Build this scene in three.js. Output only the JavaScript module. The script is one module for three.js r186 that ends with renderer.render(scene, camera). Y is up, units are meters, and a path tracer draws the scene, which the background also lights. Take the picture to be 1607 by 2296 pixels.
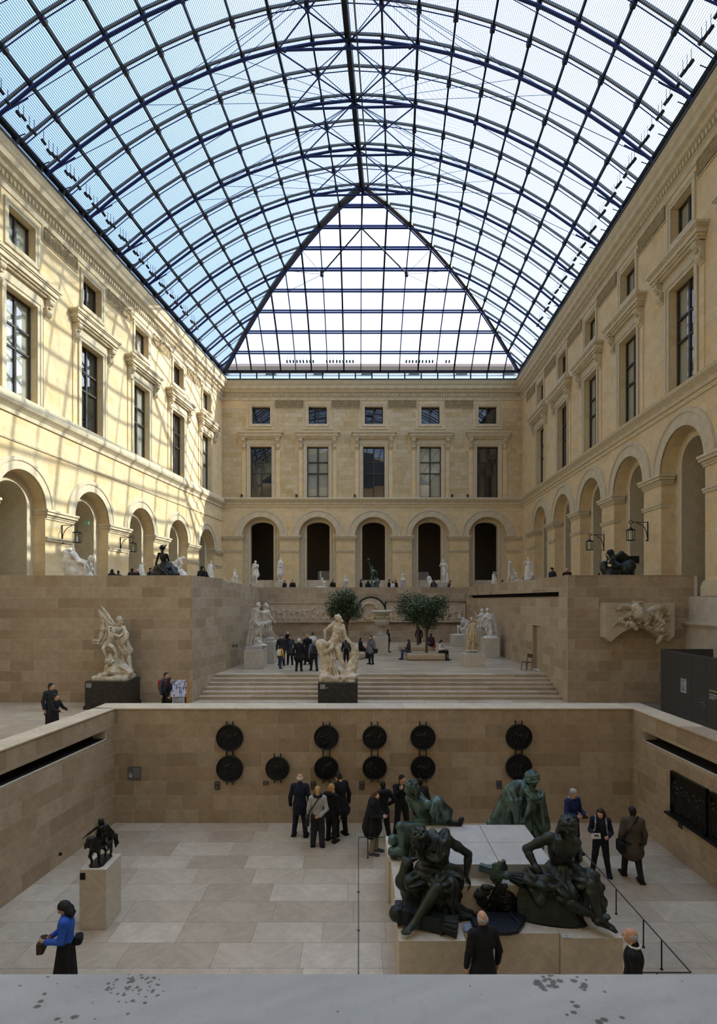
import * as THREE from 'three';
import { mergeGeometries, mergeVertices } from 'three/addons/utils/BufferGeometryUtils.js';
import { RoundedBoxGeometry } from 'three/addons/geometries/RoundedBoxGeometry.js';

// ---------------------------------------------------------------- camera, sky, sun, exposure
const scene = new THREE.Scene();
const renderer = new THREE.WebGLRenderer({ antialias: true });
renderer.toneMapping = THREE.LinearToneMapping;
renderer.toneMappingExposure = 1.42;
renderer.shadowMap.enabled = true;
const E = 6.93;                                   // eye height above the floor of the sunken court
const camera = new THREE.PerspectiveCamera(2 * Math.atan(1148 / 1220) * 180 / Math.PI, 1607 / 2296, 0.05, 400);
camera.position.set(0, E, 0);
camera.lookAt(0, E, -10);
camera.setViewOffset(1607, 2296, 0, -197, 1607, 2296);   // rising front: verticals stay upright
scene.add(camera);

const SUN_EL = 31 * Math.PI / 180, SUN_AZ = 9 * Math.PI / 180;   // from the right, a little beyond
const sunDir = new THREE.Vector3(Math.cos(SUN_EL) * Math.cos(SUN_AZ), Math.sin(SUN_EL), -Math.cos(SUN_EL) * Math.sin(SUN_AZ));
const sun = new THREE.DirectionalLight(0xfff4e4, 6.2);
sun.name = 'sun'; sun.position.copy(sunDir).multiplyScalar(90).add(new THREE.Vector3(0, 10, -34)); sun.target.position.set(0, 10, -34);
sun.castShadow = true; sun.shadow.mapSize.set(4096, 4096);
Object.assign(sun.shadow.camera, { left: -50, right: 50, top: 50, bottom: -50, near: 10, far: 220 });
scene.add(sun, sun.target);
{ // winter sky: clear blue away from the sun, bright thin haze towards it
  const W = 512, H = 256, d = new Float32Array(W * H * 4), v = new THREE.Vector3();
  for (let r = 0; r < H; r++) for (let c = 0; c < W; c++) {
    const el = ((r + 0.5) / H - 0.5) * Math.PI, az = ((c + 0.5) / W - 0.5) * 2 * Math.PI;
    v.set(Math.cos(az) * Math.cos(el), Math.sin(el), Math.sin(az) * Math.cos(el));
    const cs = v.dot(sunDir), t = Math.pow(0.5 + 0.5 * cs, 2.5), hz = Math.pow(1 - Math.max(0, v.y), 3);
    const g = 0.5 + 3.2 * t + 0.7 * hz + 3.0 * Math.pow(Math.max(0, cs), 14);
    const w = Math.min(1, 0.04 + 0.8 * t + 0.45 * hz), i = (r * W + c) * 4, dn = v.y < 0 ? 0.35 : 1;
    d[i] = g * dn * (0.38 + 0.58 * w); d[i + 1] = g * dn * (0.565 + 0.41 * w); d[i + 2] = g * dn * (1.02 + 0.0 * w); d[i + 3] = 1;
  }
  const sky = new THREE.DataTexture(d, W, H, THREE.RGBAFormat, THREE.FloatType);
  sky.mapping = THREE.EquirectangularReflectionMapping; sky.magFilter = sky.minFilter = THREE.LinearFilter; sky.needsUpdate = true;
  scene.background = sky; scene.environment = sky;
}
const SKYGAIN = 1.0; scene.backgroundIntensity = scene.environmentIntensity = SKYGAIN;

// ---------------------------------------------------------------- helpers
let seed = 7;
const rnd = () => { seed = (seed + 0x6d2b79f5) | 0; let t = Math.imul(seed ^ (seed >>> 15), 1 | seed); t = (t + Math.imul(t ^ (t >>> 7), 61 | t)) ^ t; return ((t ^ (t >>> 14)) >>> 0) / 4294967296; };
const rr = (a, b) => a + (b - a) * rnd();
const V = (x, y, z) => new THREE.Vector3(x, y, z);
const lerp = (a, b, t) => a + (b - a) * t, clamp = (x, a, b) => Math.max(a, Math.min(b, x));
const PX = (x, y, z) => V((x - 803.5) / 1220 * z, E - (y - 1345) / 1220 * z, -z);   // where the ray of a photo pixel is at depth z
const hsh = (x, y, z) => { let h = Math.imul(x, 374761393) + Math.imul(y, 668265263) + Math.imul(z, 2147483647 ^ 0x5bd1e995); h = Math.imul(h ^ (h >>> 13), 1274126177); return ((h ^ (h >>> 16)) >>> 0) / 4294967296; };
function n3(x, y, z) {
  const i = Math.floor(x), j = Math.floor(y), k = Math.floor(z); let u = x - i, v = y - j, w = z - k; u = u * u * (3 - 2 * u); v = v * v * (3 - 2 * v); w = w * w * (3 - 2 * w);
  const L = (a, b, t) => a + (b - a) * t;
  return L(L(L(hsh(i, j, k), hsh(i + 1, j, k), u), L(hsh(i, j + 1, k), hsh(i + 1, j + 1, k), u), v), L(L(hsh(i, j, k + 1), hsh(i + 1, j, k + 1), u), L(hsh(i, j + 1, k + 1), hsh(i + 1, j + 1, k + 1), u), v), w);
}
const fbm = (x, y, z, o = 3) => { let s = 0, a = 0.5, m = 0; for (let i = 0; i < o; i++) { s += a * n3(x, y, z); m += a; a *= 0.5; x *= 2.03; y *= 2.03; z *= 2.03; } return s / m; };
const names = {};
const numbered = (n) => { const k = names[n] = (names[n] ?? -1) + 1; return k ? n + '_' + String(k).padStart(3, '0') : n; };
function fin(o) { o.castShadow = o.receiveShadow = true; return o; }
function tag(o, label, category, group) { o.userData.label = label; o.userData.category = category; if (group) o.userData.group = group; return o; }
function thing(name, label, category, pos = [0, 0, 0], turn = 0, group) {
  const o = new THREE.Group(); o.name = numbered(name); scene.add(o); o.position.set(...(pos.isVector3 ? pos.toArray() : pos)); o.rotation.y = turn; return tag(o, label, category, group);
}
function struct(name, pos = [0, 0, 0], turn = 0) { const o = new THREE.Group(); o.name = name; o.userData.kind = 'structure'; o.position.set(...pos); o.rotation.y = turn; scene.add(o); return o; }
function add(parent, name, geo, m, pos, rot) {
  const o = fin(new THREE.Mesh(Array.isArray(geo) ? merge(geo) : geo, m)); o.name = parent === scene ? numbered(name) : name; if (pos) o.position.set(...(pos.isVector3 ? pos.toArray() : pos)); if (rot) o.rotation.set(...rot); parent.add(o); return o;
}
function merge(gs) {
  const any = gs.some((g) => g.index), all = gs.map((g) => { let h = g.index || !any ? g : null; if (!h) { h = g.clone(); h.setIndex([...Array(g.attributes.position.count).keys()]); } if (h.morphAttributes) h.morphAttributes = {}; for (const k of Object.keys(h.attributes)) if (!['position', 'normal', 'uv'].includes(k) && !(k === 'color' && gs.every((q) => q.attributes.color))) h.deleteAttribute(k); if (!h.attributes.uv) h.setAttribute('uv', new THREE.BufferAttribute(new Float32Array(h.attributes.position.count * 2), 2)); return h; });
  return all.length === 1 ? all[0] : mergeGeometries(all);
}
// uv in metres from the face direction
function muv(g, s = 1, ox = 0, oy = 0) {
  const p = g.attributes.position, n = g.attributes.normal, u = new Float32Array(p.count * 2);
  for (let i = 0; i < p.count; i++) {
    const ax = Math.abs(n.getX(i)), ay = Math.abs(n.getY(i)), az = Math.abs(n.getZ(i)), x = p.getX(i), y = p.getY(i), z = p.getZ(i);
    const q = ay > ax && ay > az ? [x, z] : ax > az ? [z, y] : [x, y]; u[2 * i] = q[0] * s + ox; u[2 * i + 1] = q[1] * s + oy;
  }
  g.setAttribute('uv', new THREE.BufferAttribute(u, 2)); return g;
}
const box = (w, h, d, x = 0, y = 0, z = 0, rot) => { const g = new THREE.BoxGeometry(w, h, d); if (rot) g.applyMatrix4(new THREE.Matrix4().makeRotationFromEuler(new THREE.Euler(...rot))); return muv(g.translate(x, y, z)); };
const span = (x0, x1, y0, y1, z0, z1) => box(x1 - x0, y1 - y0, z1 - z0, (x0 + x1) / 2, (y0 + y1) / 2, (z0 + z1) / 2);
const rbox = (w, h, d, r, x = 0, y = 0, z = 0, s = 2) => muv(new RoundedBoxGeometry(w, h, d, s, r).translate(x, y, z));
function rod(a, b, r, n = 6, r2 = r) { const d = b.clone().sub(a), g = new THREE.CylinderGeometry(r2, r, d.length(), n, 1); g.applyQuaternion(new THREE.Quaternion().setFromUnitVectors(V(0, 1, 0), d.clone().normalize())); return g.translate((a.x + b.x) / 2, (a.y + b.y) / 2, (a.z + b.z) / 2); }
function bar(a, b, w, h, up = V(0, 1, 0)) { // rectangular bar from a to b, w across, h along up
  const d = b.clone().sub(a), l = d.length(), z = d.normalize(), x = up.clone().cross(z).normalize(), y = z.clone().cross(x), m = new THREE.Matrix4().makeBasis(x, y, z);
  m.setPosition((a.x + b.x) / 2, (a.y + b.y) / 2, (a.z + b.z) / 2); return new THREE.BoxGeometry(w, h, l).applyMatrix4(m);
}
const lathe = (pts, n = 24) => new THREE.LatheGeometry(pts.map((p) => new THREE.Vector2(p[0], p[1])), n);
const tube = (pts, r, seg = 24, n = 6, closed = false) => new THREE.TubeGeometry(new THREE.CatmullRomCurve3(pts, closed), seg, r, n, closed);
function extr(pts, depth, bevel = 0, holes) {
  const s = pts instanceof THREE.Shape ? pts : new THREE.Shape(pts.map((p) => new THREE.Vector2(p[0], p[1]))); if (holes) s.holes.push(...holes);
  return muv(new THREE.ExtrudeGeometry(s, { depth, bevelEnabled: bevel > 0, bevelSize: bevel, bevelThickness: bevel, bevelSegments: 1, curveSegments: 20 }));
}
// profile [[out, y], ...] run along local x
function run(profile, x0, x1) { const g = new THREE.ExtrudeGeometry(new THREE.Shape(profile.map((p) => new THREE.Vector2(-p[0], p[1]))), { depth: x1 - x0, bevelEnabled: false }); g.rotateY(Math.PI / 2); return muv(g.translate(x0, 0, 0)); }
// ---------------------------------------------------------------- procedural textures and materials
function tex(n, fn, srgb = true, h = n) {
  const d = new Uint8Array(n * h * 4); for (let y = 0; y < h; y++) for (let x = 0; x < n; x++) { const c = fn(x / n, y / h, x, y), i = (y * n + x) * 4; d[i] = c[0]; d[i + 1] = c[1]; d[i + 2] = c[2]; d[i + 3] = 255; }
  const t = new THREE.DataTexture(d, n, h); t.wrapS = t.wrapT = THREE.RepeatWrapping; t.magFilter = THREE.LinearFilter; t.minFilter = THREE.LinearMipmapLinearFilter; t.generateMipmaps = true; if (srgb) t.colorSpace = THREE.SRGBColorSpace; t.needsUpdate = true; return t;
}
const wrapN = (u, v, f, s) => { const a = u * Math.PI * 2, b = v * Math.PI * 2, q = f / 6.2832; return n3(Math.cos(a) * q + s, Math.sin(a) * q + Math.cos(b) * q + 9.1, Math.sin(b) * q + s * 1.7); };
const grainT = tex(512, (u, v, x, y) => { const k = 238 + 22 * (wrapN(u, v, 5, 3) - .5) + 20 * (wrapN(u, v, 16, 8) - .5) + 16 * (wrapN(u, v, 60, 2) - .5) + 26 * (hsh(x, y, 3) - .5) - (hsh(x >> 1, y >> 1, 9) > .985 ? 26 : 0); return [Math.min(255, k), Math.min(255, k * .994), Math.min(255, k * .985)]; });
const grainB = tex(256, (u, v, x, y) => { const k = 128 + 90 * (hsh(x, y, 5) - .5) + 60 * (wrapN(u, v, 20, 4) - .5); return [k, k, k]; }, false);
const marbT = tex(512, (u, v, x, y) => { const k = 226 + 22 * (wrapN(u, v, 4, 5) - .5) + 14 * (wrapN(u, v, 24, 1) - .5) + 10 * (hsh(x, y, 4) - .5), m = wrapN(u, v, 9, 7) > .73 ? 6 : 0; return [k - m, k - m, k - m * .6]; });
const M = {};
function mat(key, color, rough = .8, o = {}) { const { physical, ...rest } = o; return M[key] = new (physical ? THREE.MeshPhysicalMaterial : THREE.MeshStandardMaterial)({ color, roughness: rough, metalness: 0, name: key, ...rest }); }
const clad = ['#b9a68c', '#b29d82', '#c0ae95', '#a9957b', '#b8a78f', '#ae9c84'].map((c, i) => mat('sandstone' + i, c, .82, { map: grainT, bumpMap: grainB, bumpScale: .0012 }));
const slab = ['#cfc0aa', '#c6b69f', '#d6c8b3', '#bfae97', '#cbbca7'].map((c, i) => mat('paving' + i, c, .42, { map: grainT }));
mat('joint', '#ded5c6', .9); mat('floorJoint', '#8d8072', .9);
mat('cope', '#d8c9b0', .7, { map: grainT }); mat('ledge', '#c4c4c0', .75, { map: marbT });
mat('dark', '#141210', .8); mat('gap', '#1a1714', .9);
mat('steel', '#1d2129', .45, { metalness: .4 }); mat('steelBlue', '#26336a', .4, { metalness: .35 }); mat('steelGrey', '#5b5a58', .5, { metalness: .3 }); mat('lampBlack', '#15171b', .5);
mat('glass', '#dcebf2', 0, { physical: true, transmission: 1, thickness: 0, ior: 1.45 });
mat('hipGlass', '#f0f6fa', 0, { physical: true, transmission: 1, thickness: 0, ior: 1.45 });
mat('pane', '#dfe6e6', .02, { physical: true, transmission: 1, thickness: 0, ior: 2.0 });
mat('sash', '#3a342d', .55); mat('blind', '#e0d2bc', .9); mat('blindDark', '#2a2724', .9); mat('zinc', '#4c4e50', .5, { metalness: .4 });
mat('pedestal', '#d6ccbb', .7, { map: grainT }); mat('plinthTop', '#d3cec6', .6, { map: marbT });
mat('marbre', '#77726c', .35, { map: tex(512, (u, v, x, y) => { const a = wrapN(u, v, 9, 2), b = wrapN(u, v, 34, 6), c = wrapN(u, v, 80, 4), q = (Math.abs(a - .5) < .012 && c > .45 ? 60 : 0) + (c > .7 && b > .5 ? 70 : 0), k = 88 + 50 * (b - .5) + 30 * (c - .5) + q + 24 * (hsh(x, y, 2) - .5); return [k, k * .97, k * .94]; }) });
mat('hoard', '#3b3a39', .6); mat('iron', '#14161a', .5, { metalness: .3 }); mat('bronzeDark', '#191613', .42, { metalness: .45, vertexColors: true });
const faceT = tex(1024, (u, v, x, y) => { // ashlar: 8 courses of 0.5 m on 4 m
  const row = Math.floor(v * 8), off = hsh(row, 4, 4) * .3 + (row % 2) * .125, bu = (u + off) * 4, col = ((Math.floor(bu) % 4) + 4) % 4, fx = bu - Math.floor(bu), fy = v * 8 - row;
  const j = fx < .012 || fy < .02 ? 1 : 0, t = hsh(col, row, 11), w = hsh(col, row, 17);
  const k = 1 + .07 * (t - .5) + .07 * (wrapN(u, v, 12, 3) - .5) + .05 * (wrapN(u, v, 40, 5) - .5) + .05 * (hsh(x, y, 1) - .5) - j * .1, q = w > .8 ? 1 : 0;
  return [236 * k, (225 - 5 * q) * k, (202 - 14 * q) * k];
});
const facade = mat('facade', '#ebdcc0', .85, { map: faceT.clone() }); M.facade.map.repeat.set(.25, .25);
mat('trim', '#dccdae', .82, { map: grainT }); mat('friezeStone', '#b5a27f', .9, { map: grainT }); mat('leaf', '#3a4a2c', .6); mat('trunk', '#5b4b3a', .9);
const fstone = ['#d8c49d', '#d1bb8f', '#dccba8', '#ccb383', '#d5c199'].map((c, i) => mat('ashlar' + i, c, .86, { map: grainT }));
// ---------------------------------------------------------------- the shell of the court: floors, clad walls, stairs
const MID = 2.03, LAND = 2.99, TER = 7.1, PAR = 8.1, PIT = 3.56;
const blockGeo = {};
function blk(w, h, d, key) { // shared block geometry: origin at the lower left of its face, face at z = 0
  const k = [w.toFixed(3), h.toFixed(3), d, key].join(); if (!blockGeo[k]) { const g = box(w, h, d, w / 2, h / 2, -d / 2); muv(g, .6, key * .37, key * .71); blockGeo[k] = g; } return blockGeo[k];
}
function cutRects(r, ex) { // r = [x0, x1, y0, y1] less the rectangles ex
  let out = [r]; for (const e of ex) { const nx = []; for (const a of out) { if (e[0] >= a[1] || e[1] <= a[0] || e[2] >= a[3] || e[3] <= a[2]) { nx.push(a); continue; } if (e[0] > a[0]) nx.push([a[0], e[0], a[2], a[3]]); if (e[1] < a[1]) nx.push([e[1], a[1], a[2], a[3]]); const x0 = Math.max(a[0], e[0]), x1 = Math.min(a[1], e[1]); if (e[2] > a[2]) nx.push([x0, x1, a[2], e[2]]); if (e[3] < a[3]) nx.push([x0, x1, e[3], a[3]]); } out = nx; } return out.filter((a) => a[1] - a[0] > .03 && a[3] - a[2] > .03);
}
function clipPoly(poly, f) { const out = []; for (let i = 0; i < poly.length; i++) { const a = poly[i], b = poly[(i + 1) % poly.length], fa = f(a), fb = f(b); if (fa >= 0) out.push(a); if (fa * fb < 0) { const t = fa / (fa - fb); out.push([lerp(a[0], b[0], t), lerp(a[1], b[1], t)]); } } return out; }
function ashlar(parent, x0, x1, top, courses, bw, o = {}) {
  const { ex = [], mats = clad, name = 'stone_block', gap = .007, proud = .003, off = [0, .5], limit = 1e9, clip, vary = 0 } = o; let y = top, n = 0; const rest = {};
  courses.forEach((h, ci) => {
    let x = x0 - bw * (1 - ((off[ci % off.length] + 1e-6) % 1)); const y1 = y, y0 = y - h; y = y0;
    while (x < x1 - .02) {
      const w = bw * (1 + (vary ? rr(-vary, vary) : 0)), a = Math.max(x, x0), b = Math.min(x + w, x1); x += w; if (b - a < .04) continue;
      for (const r of cutRects([a, b, y0, y1], ex)) {
        const m = mats[Math.floor(rnd() * rnd() * mats.length * .999 + (rnd() < .3 ? rnd() * mats.length * .5 : 0)) % mats.length], key = Math.floor(rnd() * 5);
        const w2 = r[1] - r[0] - gap, h2 = r[3] - r[2] - gap; let g = null, px = r[0] + gap / 2, py = r[2] + gap / 2;
        if (clip) { const p = clipPoly([[px, py], [px + w2, py], [px + w2, py + h2], [px, py + h2]], clip); if (p.length < 3) continue; if (p.length !== 4 || Math.abs(p[2][1] - py - h2) > 1e-6 || Math.abs(p[3][1] - py - h2) > 1e-6) { g = extr(p, .05); g.translate(0, 0, -.05); muv(g, .6, key * .37, key * .7); px = py = 0; } }
        g = g || blk(+w2.toFixed(3), +h2.toFixed(3), .05, key);
        if (n++ < limit) add(parent, name, g, m, [px, py, proud]); else (rest[m.name] = rest[m.name] || [m, []])[1].push(g.clone().translate(px, py, proud));
      }
    }
  });
  for (const [m, gs] of Object.values(rest)) add(parent, name + 's', gs, m).userData.kind = 'stuff';
}
const courses = (first, h, total) => { const c = [first]; let s = first; while (s < total - .02) { const k = Math.min(h, total - s); c.push(k); s += k; } return c; };
function wallCore(parent, w, h, d, holes = [], recess = .5, m = M.joint) { // masonry behind the blocks, with real recesses
  const s = new THREE.Shape([[0, 0], [w, 0], [w, h], [0, h]].map((p) => new THREE.Vector2(...p))); for (const e of holes) s.holes.push(new THREE.Path([[e[0], e[2]], [e[0], e[3]], [e[1], e[3]], [e[1], e[2]]].map((p) => new THREE.Vector2(...p))));
  if (!holes.length) return add(parent, 'masonry', span(0, w, 0, h, -d, 0), m);
  add(parent, 'masonry', extr(s, recess).translate(0, 0, -recess), m); for (const e of holes) add(parent, 'recess_back', span(e[0] - .05, e[1] + .05, e[2] - .05, e[3] + .05, -recess - .05, -recess), e[4] || M.gap); for (const e of holes) if (!e[4]) add(parent, 'slot_lining', [span(e[0] + .02, e[1] - .02, e[2] - .01, e[2] + .004, -recess, -.06), span(e[0] + .02, e[1] - .02, e[3] - .004, e[3] + .01, -recess, -.06)], M.gap);
}
function pave(parent, x0, x1, z0, z1, row, len, y, skip) { // slabs, z as depth
  let z = z0, k = 0; while (z < z1 - .05) { const r = Math.min(row * [1, .92, 1.08, 1][k % 4], z1 - z); let x = x0 - rnd() * len; while (x < x1 - .05) { const l = len * rr(.75, 1.3), a = Math.max(x, x0), b = Math.min(x + l, x1); x += l; if (b - a < .08 || (skip && skip((a + b) / 2, z + r / 2))) continue;
      const g = box(b - a - .006, .03, r - .006); muv(g, .5, rnd() * 3, rnd() * 3); add(parent, 'paving_slab', g, slab[Math.floor(rnd() * slab.length)], [(a + b) / 2, y - .015, -(z + r / 2)]); } z += r; k++; }
}
function polyFloor(pts, y0, y1) { const g = extr(pts.map((p) => [p[0], p[1]]), y1 - y0); g.rotateX(-Math.PI / 2); return muv(g.translate(0, y0, 0)); }   // pts = [x, depth]
const ang = (dx) => Math.acos(dx / Math.hypot(dx, 1));

{ // sunken court
  const f = struct('floor_1'); add(f, 'bed', span(-10, 9.5, -.4, -.012, -17.2, 1), M.floorJoint); pave(f, -9.3, 8.8, 7.2, 16.92, .76, 1.55, 0);
  const b = struct('wall_court_back', [-7.58, 0, -16.9]); wallCore(b, 16.1, 3.53, .8); ashlar(b, 0, 16.1, 3.53, courses(.455, .443, 3.53), .99, { off: [.13, .62] });
  let x = -.66; while (x < 16.7) { const w = Math.min(rr(1.9, 3), 16.75 - x); add(b, 'coping_stone', muv(box(w - .006, .034, .86, x + w / 2, 3.547, -.4), .6, x), rnd() < .3 ? slab[2] : M.cope); x += w; }
  const L = struct('wall_court_left', [-9.23, 0, 0], ang(.098)), lw = 17.0, slotL = [3, 16.55, 2.72, 3.0];
  wallCore(L, lw, 3.53, .6, [slotL], .45); add(L, 'masonry', span(0, lw, 0, 3.53, -.62, -.5), M.joint); ashlar(L, 7.2, lw, 3.53, courses(.455, .443, 3.53), .99, { ex: [slotL], off: [.3, .8] });
  const R = struct('wall_court_right', [8.52, 0, -16.9], -ang(.013)), slotR = [.52, 14, 2.72, 3.0];
  wallCore(R, 17, 3.53, .6, [slotR], .45); add(R, 'masonry', span(0, 17, 0, 3.53, -.62, -.5), M.joint); ashlar(R, 0, 9.4, 3.53, courses(.455, .443, 3.53), .99, { ex: [slotR], off: [.3, .8] });
  for (const [g, a, e] of [[L, 6.5, lw], [R, 0, 10]]) { let u = a; while (u < e - .1) { const w = Math.min(rr(1.7, 2.6), e - u); add(g, 'coping_stone', muv(box(w - .006, .034, .68, u + w / 2, 3.547, -.31), .6, u), rnd() < .35 ? slab[3] : M.cope); u += w; } }
}
{ // middle level
  const f = struct('floor_2'); const out = [[-22, -1], [-9.7, -1], [-8.1, 17.6], [9.1, 17.6], [9.2, -1], [17, -1], [17, 30], [-22, 30]];
  add(f, 'bed', polyFloor(out, MID - .5, MID - .012), M.floorJoint);
  pave(f, -17.6, -8.3, 11.8, 26.0, .8, 1.6, MID, (x, z) => x > -8.3 - (17.6 - z) * .1 && z < 17.6); pave(f, -8.3, 13.4, 17.7, 26.0, .8, 1.6, MID); pave(f, -8, 9.95, 26, 26.75, .75, 1.6, MID);
}
{ // block at the left, its raked wall, terrace
  const a = struct('wall_terrace_left', [-18.0, MID, -26]); wallCore(a, 10.06, 6.07, .45); ashlar(a, .1, 10.06, 6.07, courses(.56, .501, 6.07), 1.146, { off: [.1, .58] });
  const n = struct('wall_stair_left', [-7.94, MID, -26], ang(.125)), top = (x) => x < 4.35 ? 6.07 : 6.0 - (x - 4.35) * .36, rake = (p) => top(p[0]) - p[1];
  add(n, 'masonry', extr([[0, 0], [18.2, 0], [18.2, .96], [4.35, 5.98], [4.35, 6.05], [0, 6.05]], .4).translate(0, 0, -.4), M.joint); ashlar(n, 0, 18.2, 6.07, courses(.56, .501, 6.07), 1.146, { off: [.35, .85], clip: rake });
  const o = struct('wall_stair_outer', [-7.95, LAND - .1, -27.8], ang(-.055)); wallCore(o, 23, PAR - LAND + .1, .4); ashlar(o, 2, 22.9, PAR - LAND + .1, courses(.56, .501, PAR - LAND + .1), 1.146);
  const t = struct('floor_3'); add(t, 'terrace_bed', polyFloor([[-18.3, 26.3], [-8.2, 26.3], [-8.2, 28], [-9.6, 50.8], [10.2, 50.8], [10.2, 26.3], [15.9, 26.3], [17.2, 57], [-14.3, 57]], 1.6, TER), slab[1]);
  const st = struct('stairs_side'); for (let i = 0; i < 24; i++) add(st, 'step', span(-9.4, -7.94 + (5.3 + i * .5) * .125 - .45, LAND, LAND + (24 - i) * .17, -31.6 - i * .5, -31.1 - i * .5), slab[i % 5]);
  const b = struct('wall_landing_back', [-9.3, LAND - .05, -50.6]); const H = PAR - LAND + .05; wallCore(b, 19.6, H, .45); ashlar(b, 0, 19.6, H, courses(.56, .501, H), 1.146, { off: [.2, .7] });
  const r = struct('wall_landing_right', [9.97, MID, -50.6], -Math.PI / 2), slot = [.8, 23.5, 4.97, 5.3], door = [19.4, 20.7, .97, 3.48, clad[3]];
  wallCore(r, 24.6, 6.07, .5, [slot, door], .48); ashlar(r, 0, 24.6, 6.07, courses(.56, .501, 6.07), 1.146, { ex: [slot, door], off: [.4, .9] });
  const c = struct('wall_terrace_right', [9.98, MID, -26]); wallCore(c, 6.2, 6.07, .45); ashlar(c, 0, 6.05, 6.07, courses(.56, .501, 6.07), 1.146, { off: [.3, .8] });
  let x = 0; while (x < 5.9) { add(c, 'coping_stone', muv(box(1.14, .02, .5, x + .57, 6.08, -.22), .6, x), M.cope); x += 1.146; }
for (const [a, b] of [[19.39, 19.41], [20.69, 20.71]]) add(r, 'door_jamb', span(a, b, .97, 3.5, -.48, -.01), clad[1]); add(r, 'door_jamb', span(19.4, 20.7, 3.47, 3.49, -.48, -.01), clad[1]);
}
{ // landing and the broad flight of six steps
  const f = struct('floor_4'); const t = tex(1024, (u, v, x, y) => { const r = Math.floor(v * 8), o = (r % 2) * .09 + hsh(r, 2, 2) * .2, c = Math.floor((u + o) * 4), q = hsh(((c % 4) + 4) % 4, r, 3), jx = (u + o) * 4 - c, jy = v * 8 - r, j = jx < .008 || jy < .015 ? 18 : 0, k = 205 + 26 * (q - .5) + 14 * (hsh(x, y, 6) - .5) + 12 * (wrapN(u, v, 14, 2) - .5) - j; return [k, k * .985, k * .96]; }); t.repeat.set(1 / 6, 1 / 6);
  add(f, 'paving', polyFloor([[-9.6, 28.8], [10.2, 28.8], [10.2, 50.7], [-9.6, 50.7]], MID - .2, LAND), mat('landing', '#e2d1b6', .35, { map: t }));
  const s = struct('stairs_main'); for (let i = 0; i < 6; i++) { const z = 26.72 + i * .42, y = MID + (i + 1) * .16; let x = -8.0; while (x < 9.95) { const w = Math.min(rr(2.2, 4), 9.96 - x), m = slab[Math.floor(rnd() * 5)]; add(s, 'step_stone', [span(x, x + w - .005, y - .05, y + (i === 5 ? .004 : 0), -z - .47, -z + .03), span(x, x + w - .005, MID - .1, y - .05, -z - .46, -z)], m); x += w; } }
}
{ // the wall behind the camera and the stone sill in front of it
  const n = struct('wall_near'); add(n, 'masonry', span(-23, 18, -.4, E + 30.5, .9, 1.8), M.facade); add(n, 'masonry', span(-23, 18, -.4, E - .95, -.62, .9), M.facade);
  const s = struct('sill'); const spots = []; { const put = (px, py, r, n, sz) => { for (let i = 0; i < n; i++) { const a = rnd() * 6.283, q = r * Math.sqrt(rnd()), X = px + Math.cos(a) * q, Y = py + Math.sin(a) * q * .6, z = .5 * 1220 / (Y - 1345); spots.push([(X - 803.5) / 1220 * z, -z, sz * rr(.5, 1.4), rnd()]); } }; put(300, 2215, 62, 46, .0022); put(330, 2200, 40, 16, .003); put(1225, 2202, 30, 26, .004); put(1300, 2205, 26, 10, .004); put(160, 2230, 150, 14, .002); put(800, 2240, 800, 40, .0018); put(1330, 2260, 80, 10, .004); put(130, 2255, 60, 5, .004); }
  const sl = tex(2048, (u, v, x, y) => { const X = u * 2 - 1, Z = v - 1, k0 = 216 + 22 * (wrapN(u, v, 9, 3) - .5) + 16 * (wrapN(u, v, 60, 6) - .5) + 9 * (hsh(x, y, 8) - .5) - (n3(X * 90, Z * 90, 2) > .8 ? 4 : 0); let m = 0; for (const s of spots) { const dx = X - s[0], dz = Z - s[1]; if (Math.abs(dx) > .012 || Math.abs(dz) > .012) continue; const d = Math.hypot(dx, dz * 1.3) / s[2] + .6 * (n3(X * 700, Z * 700, s[3] * 9) - .5); if (d < 1) m = Math.max(m, Math.min(1, (1 - d) * 3)); } const k = k0 - m * 95; return [k, k, k * (m > .3 ? .95 : .995)]; }, true, 1024);
  sl.repeat.set(.5, 1); sl.offset.set(.5, 0); const sg = rbox(6, .45, 1.45, .012, 0, E - .5 - .225, -.01); add(s, 'sill_stone', sg, mat('sillStone', '#c6c4be', .7, { map: sl }));
}
// ---------------------------------------------------------------- the three palace fronts
let winN = 0;
function arcPath(cx, y0, half, spring, rise, P = THREE.Path) { const p = new P(); p.moveTo(cx - half, y0); p.lineTo(cx - half, spring); for (let i = 1; i < 24; i++) { const a = Math.PI * (1 - i / 24); p.lineTo(cx + half * Math.cos(a), spring + rise * Math.sin(a)); } p.lineTo(cx + half, spring); p.lineTo(cx + half, y0); p.lineTo(cx - half, y0); return p; }
const rectPath = (x0, x1, y0, y1) => new THREE.Path([[x0, y0], [x0, y1], [x1, y1], [x1, y0]].map((p) => new THREE.Vector2(...p)));
function ring(cx, cy, r0, r1, d, z) { const s = new THREE.Shape(); s.absarc(cx, cy, r1, 0, Math.PI, false); s.absarc(cx, cy, r0, Math.PI, 0, true); return muv(new THREE.ExtrudeGeometry(s, { depth: d, bevelEnabled: true, bevelSize: .02, bevelThickness: .02, bevelSegments: 1, curveSegments: 28 }).translate(0, 0, z)); }
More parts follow.
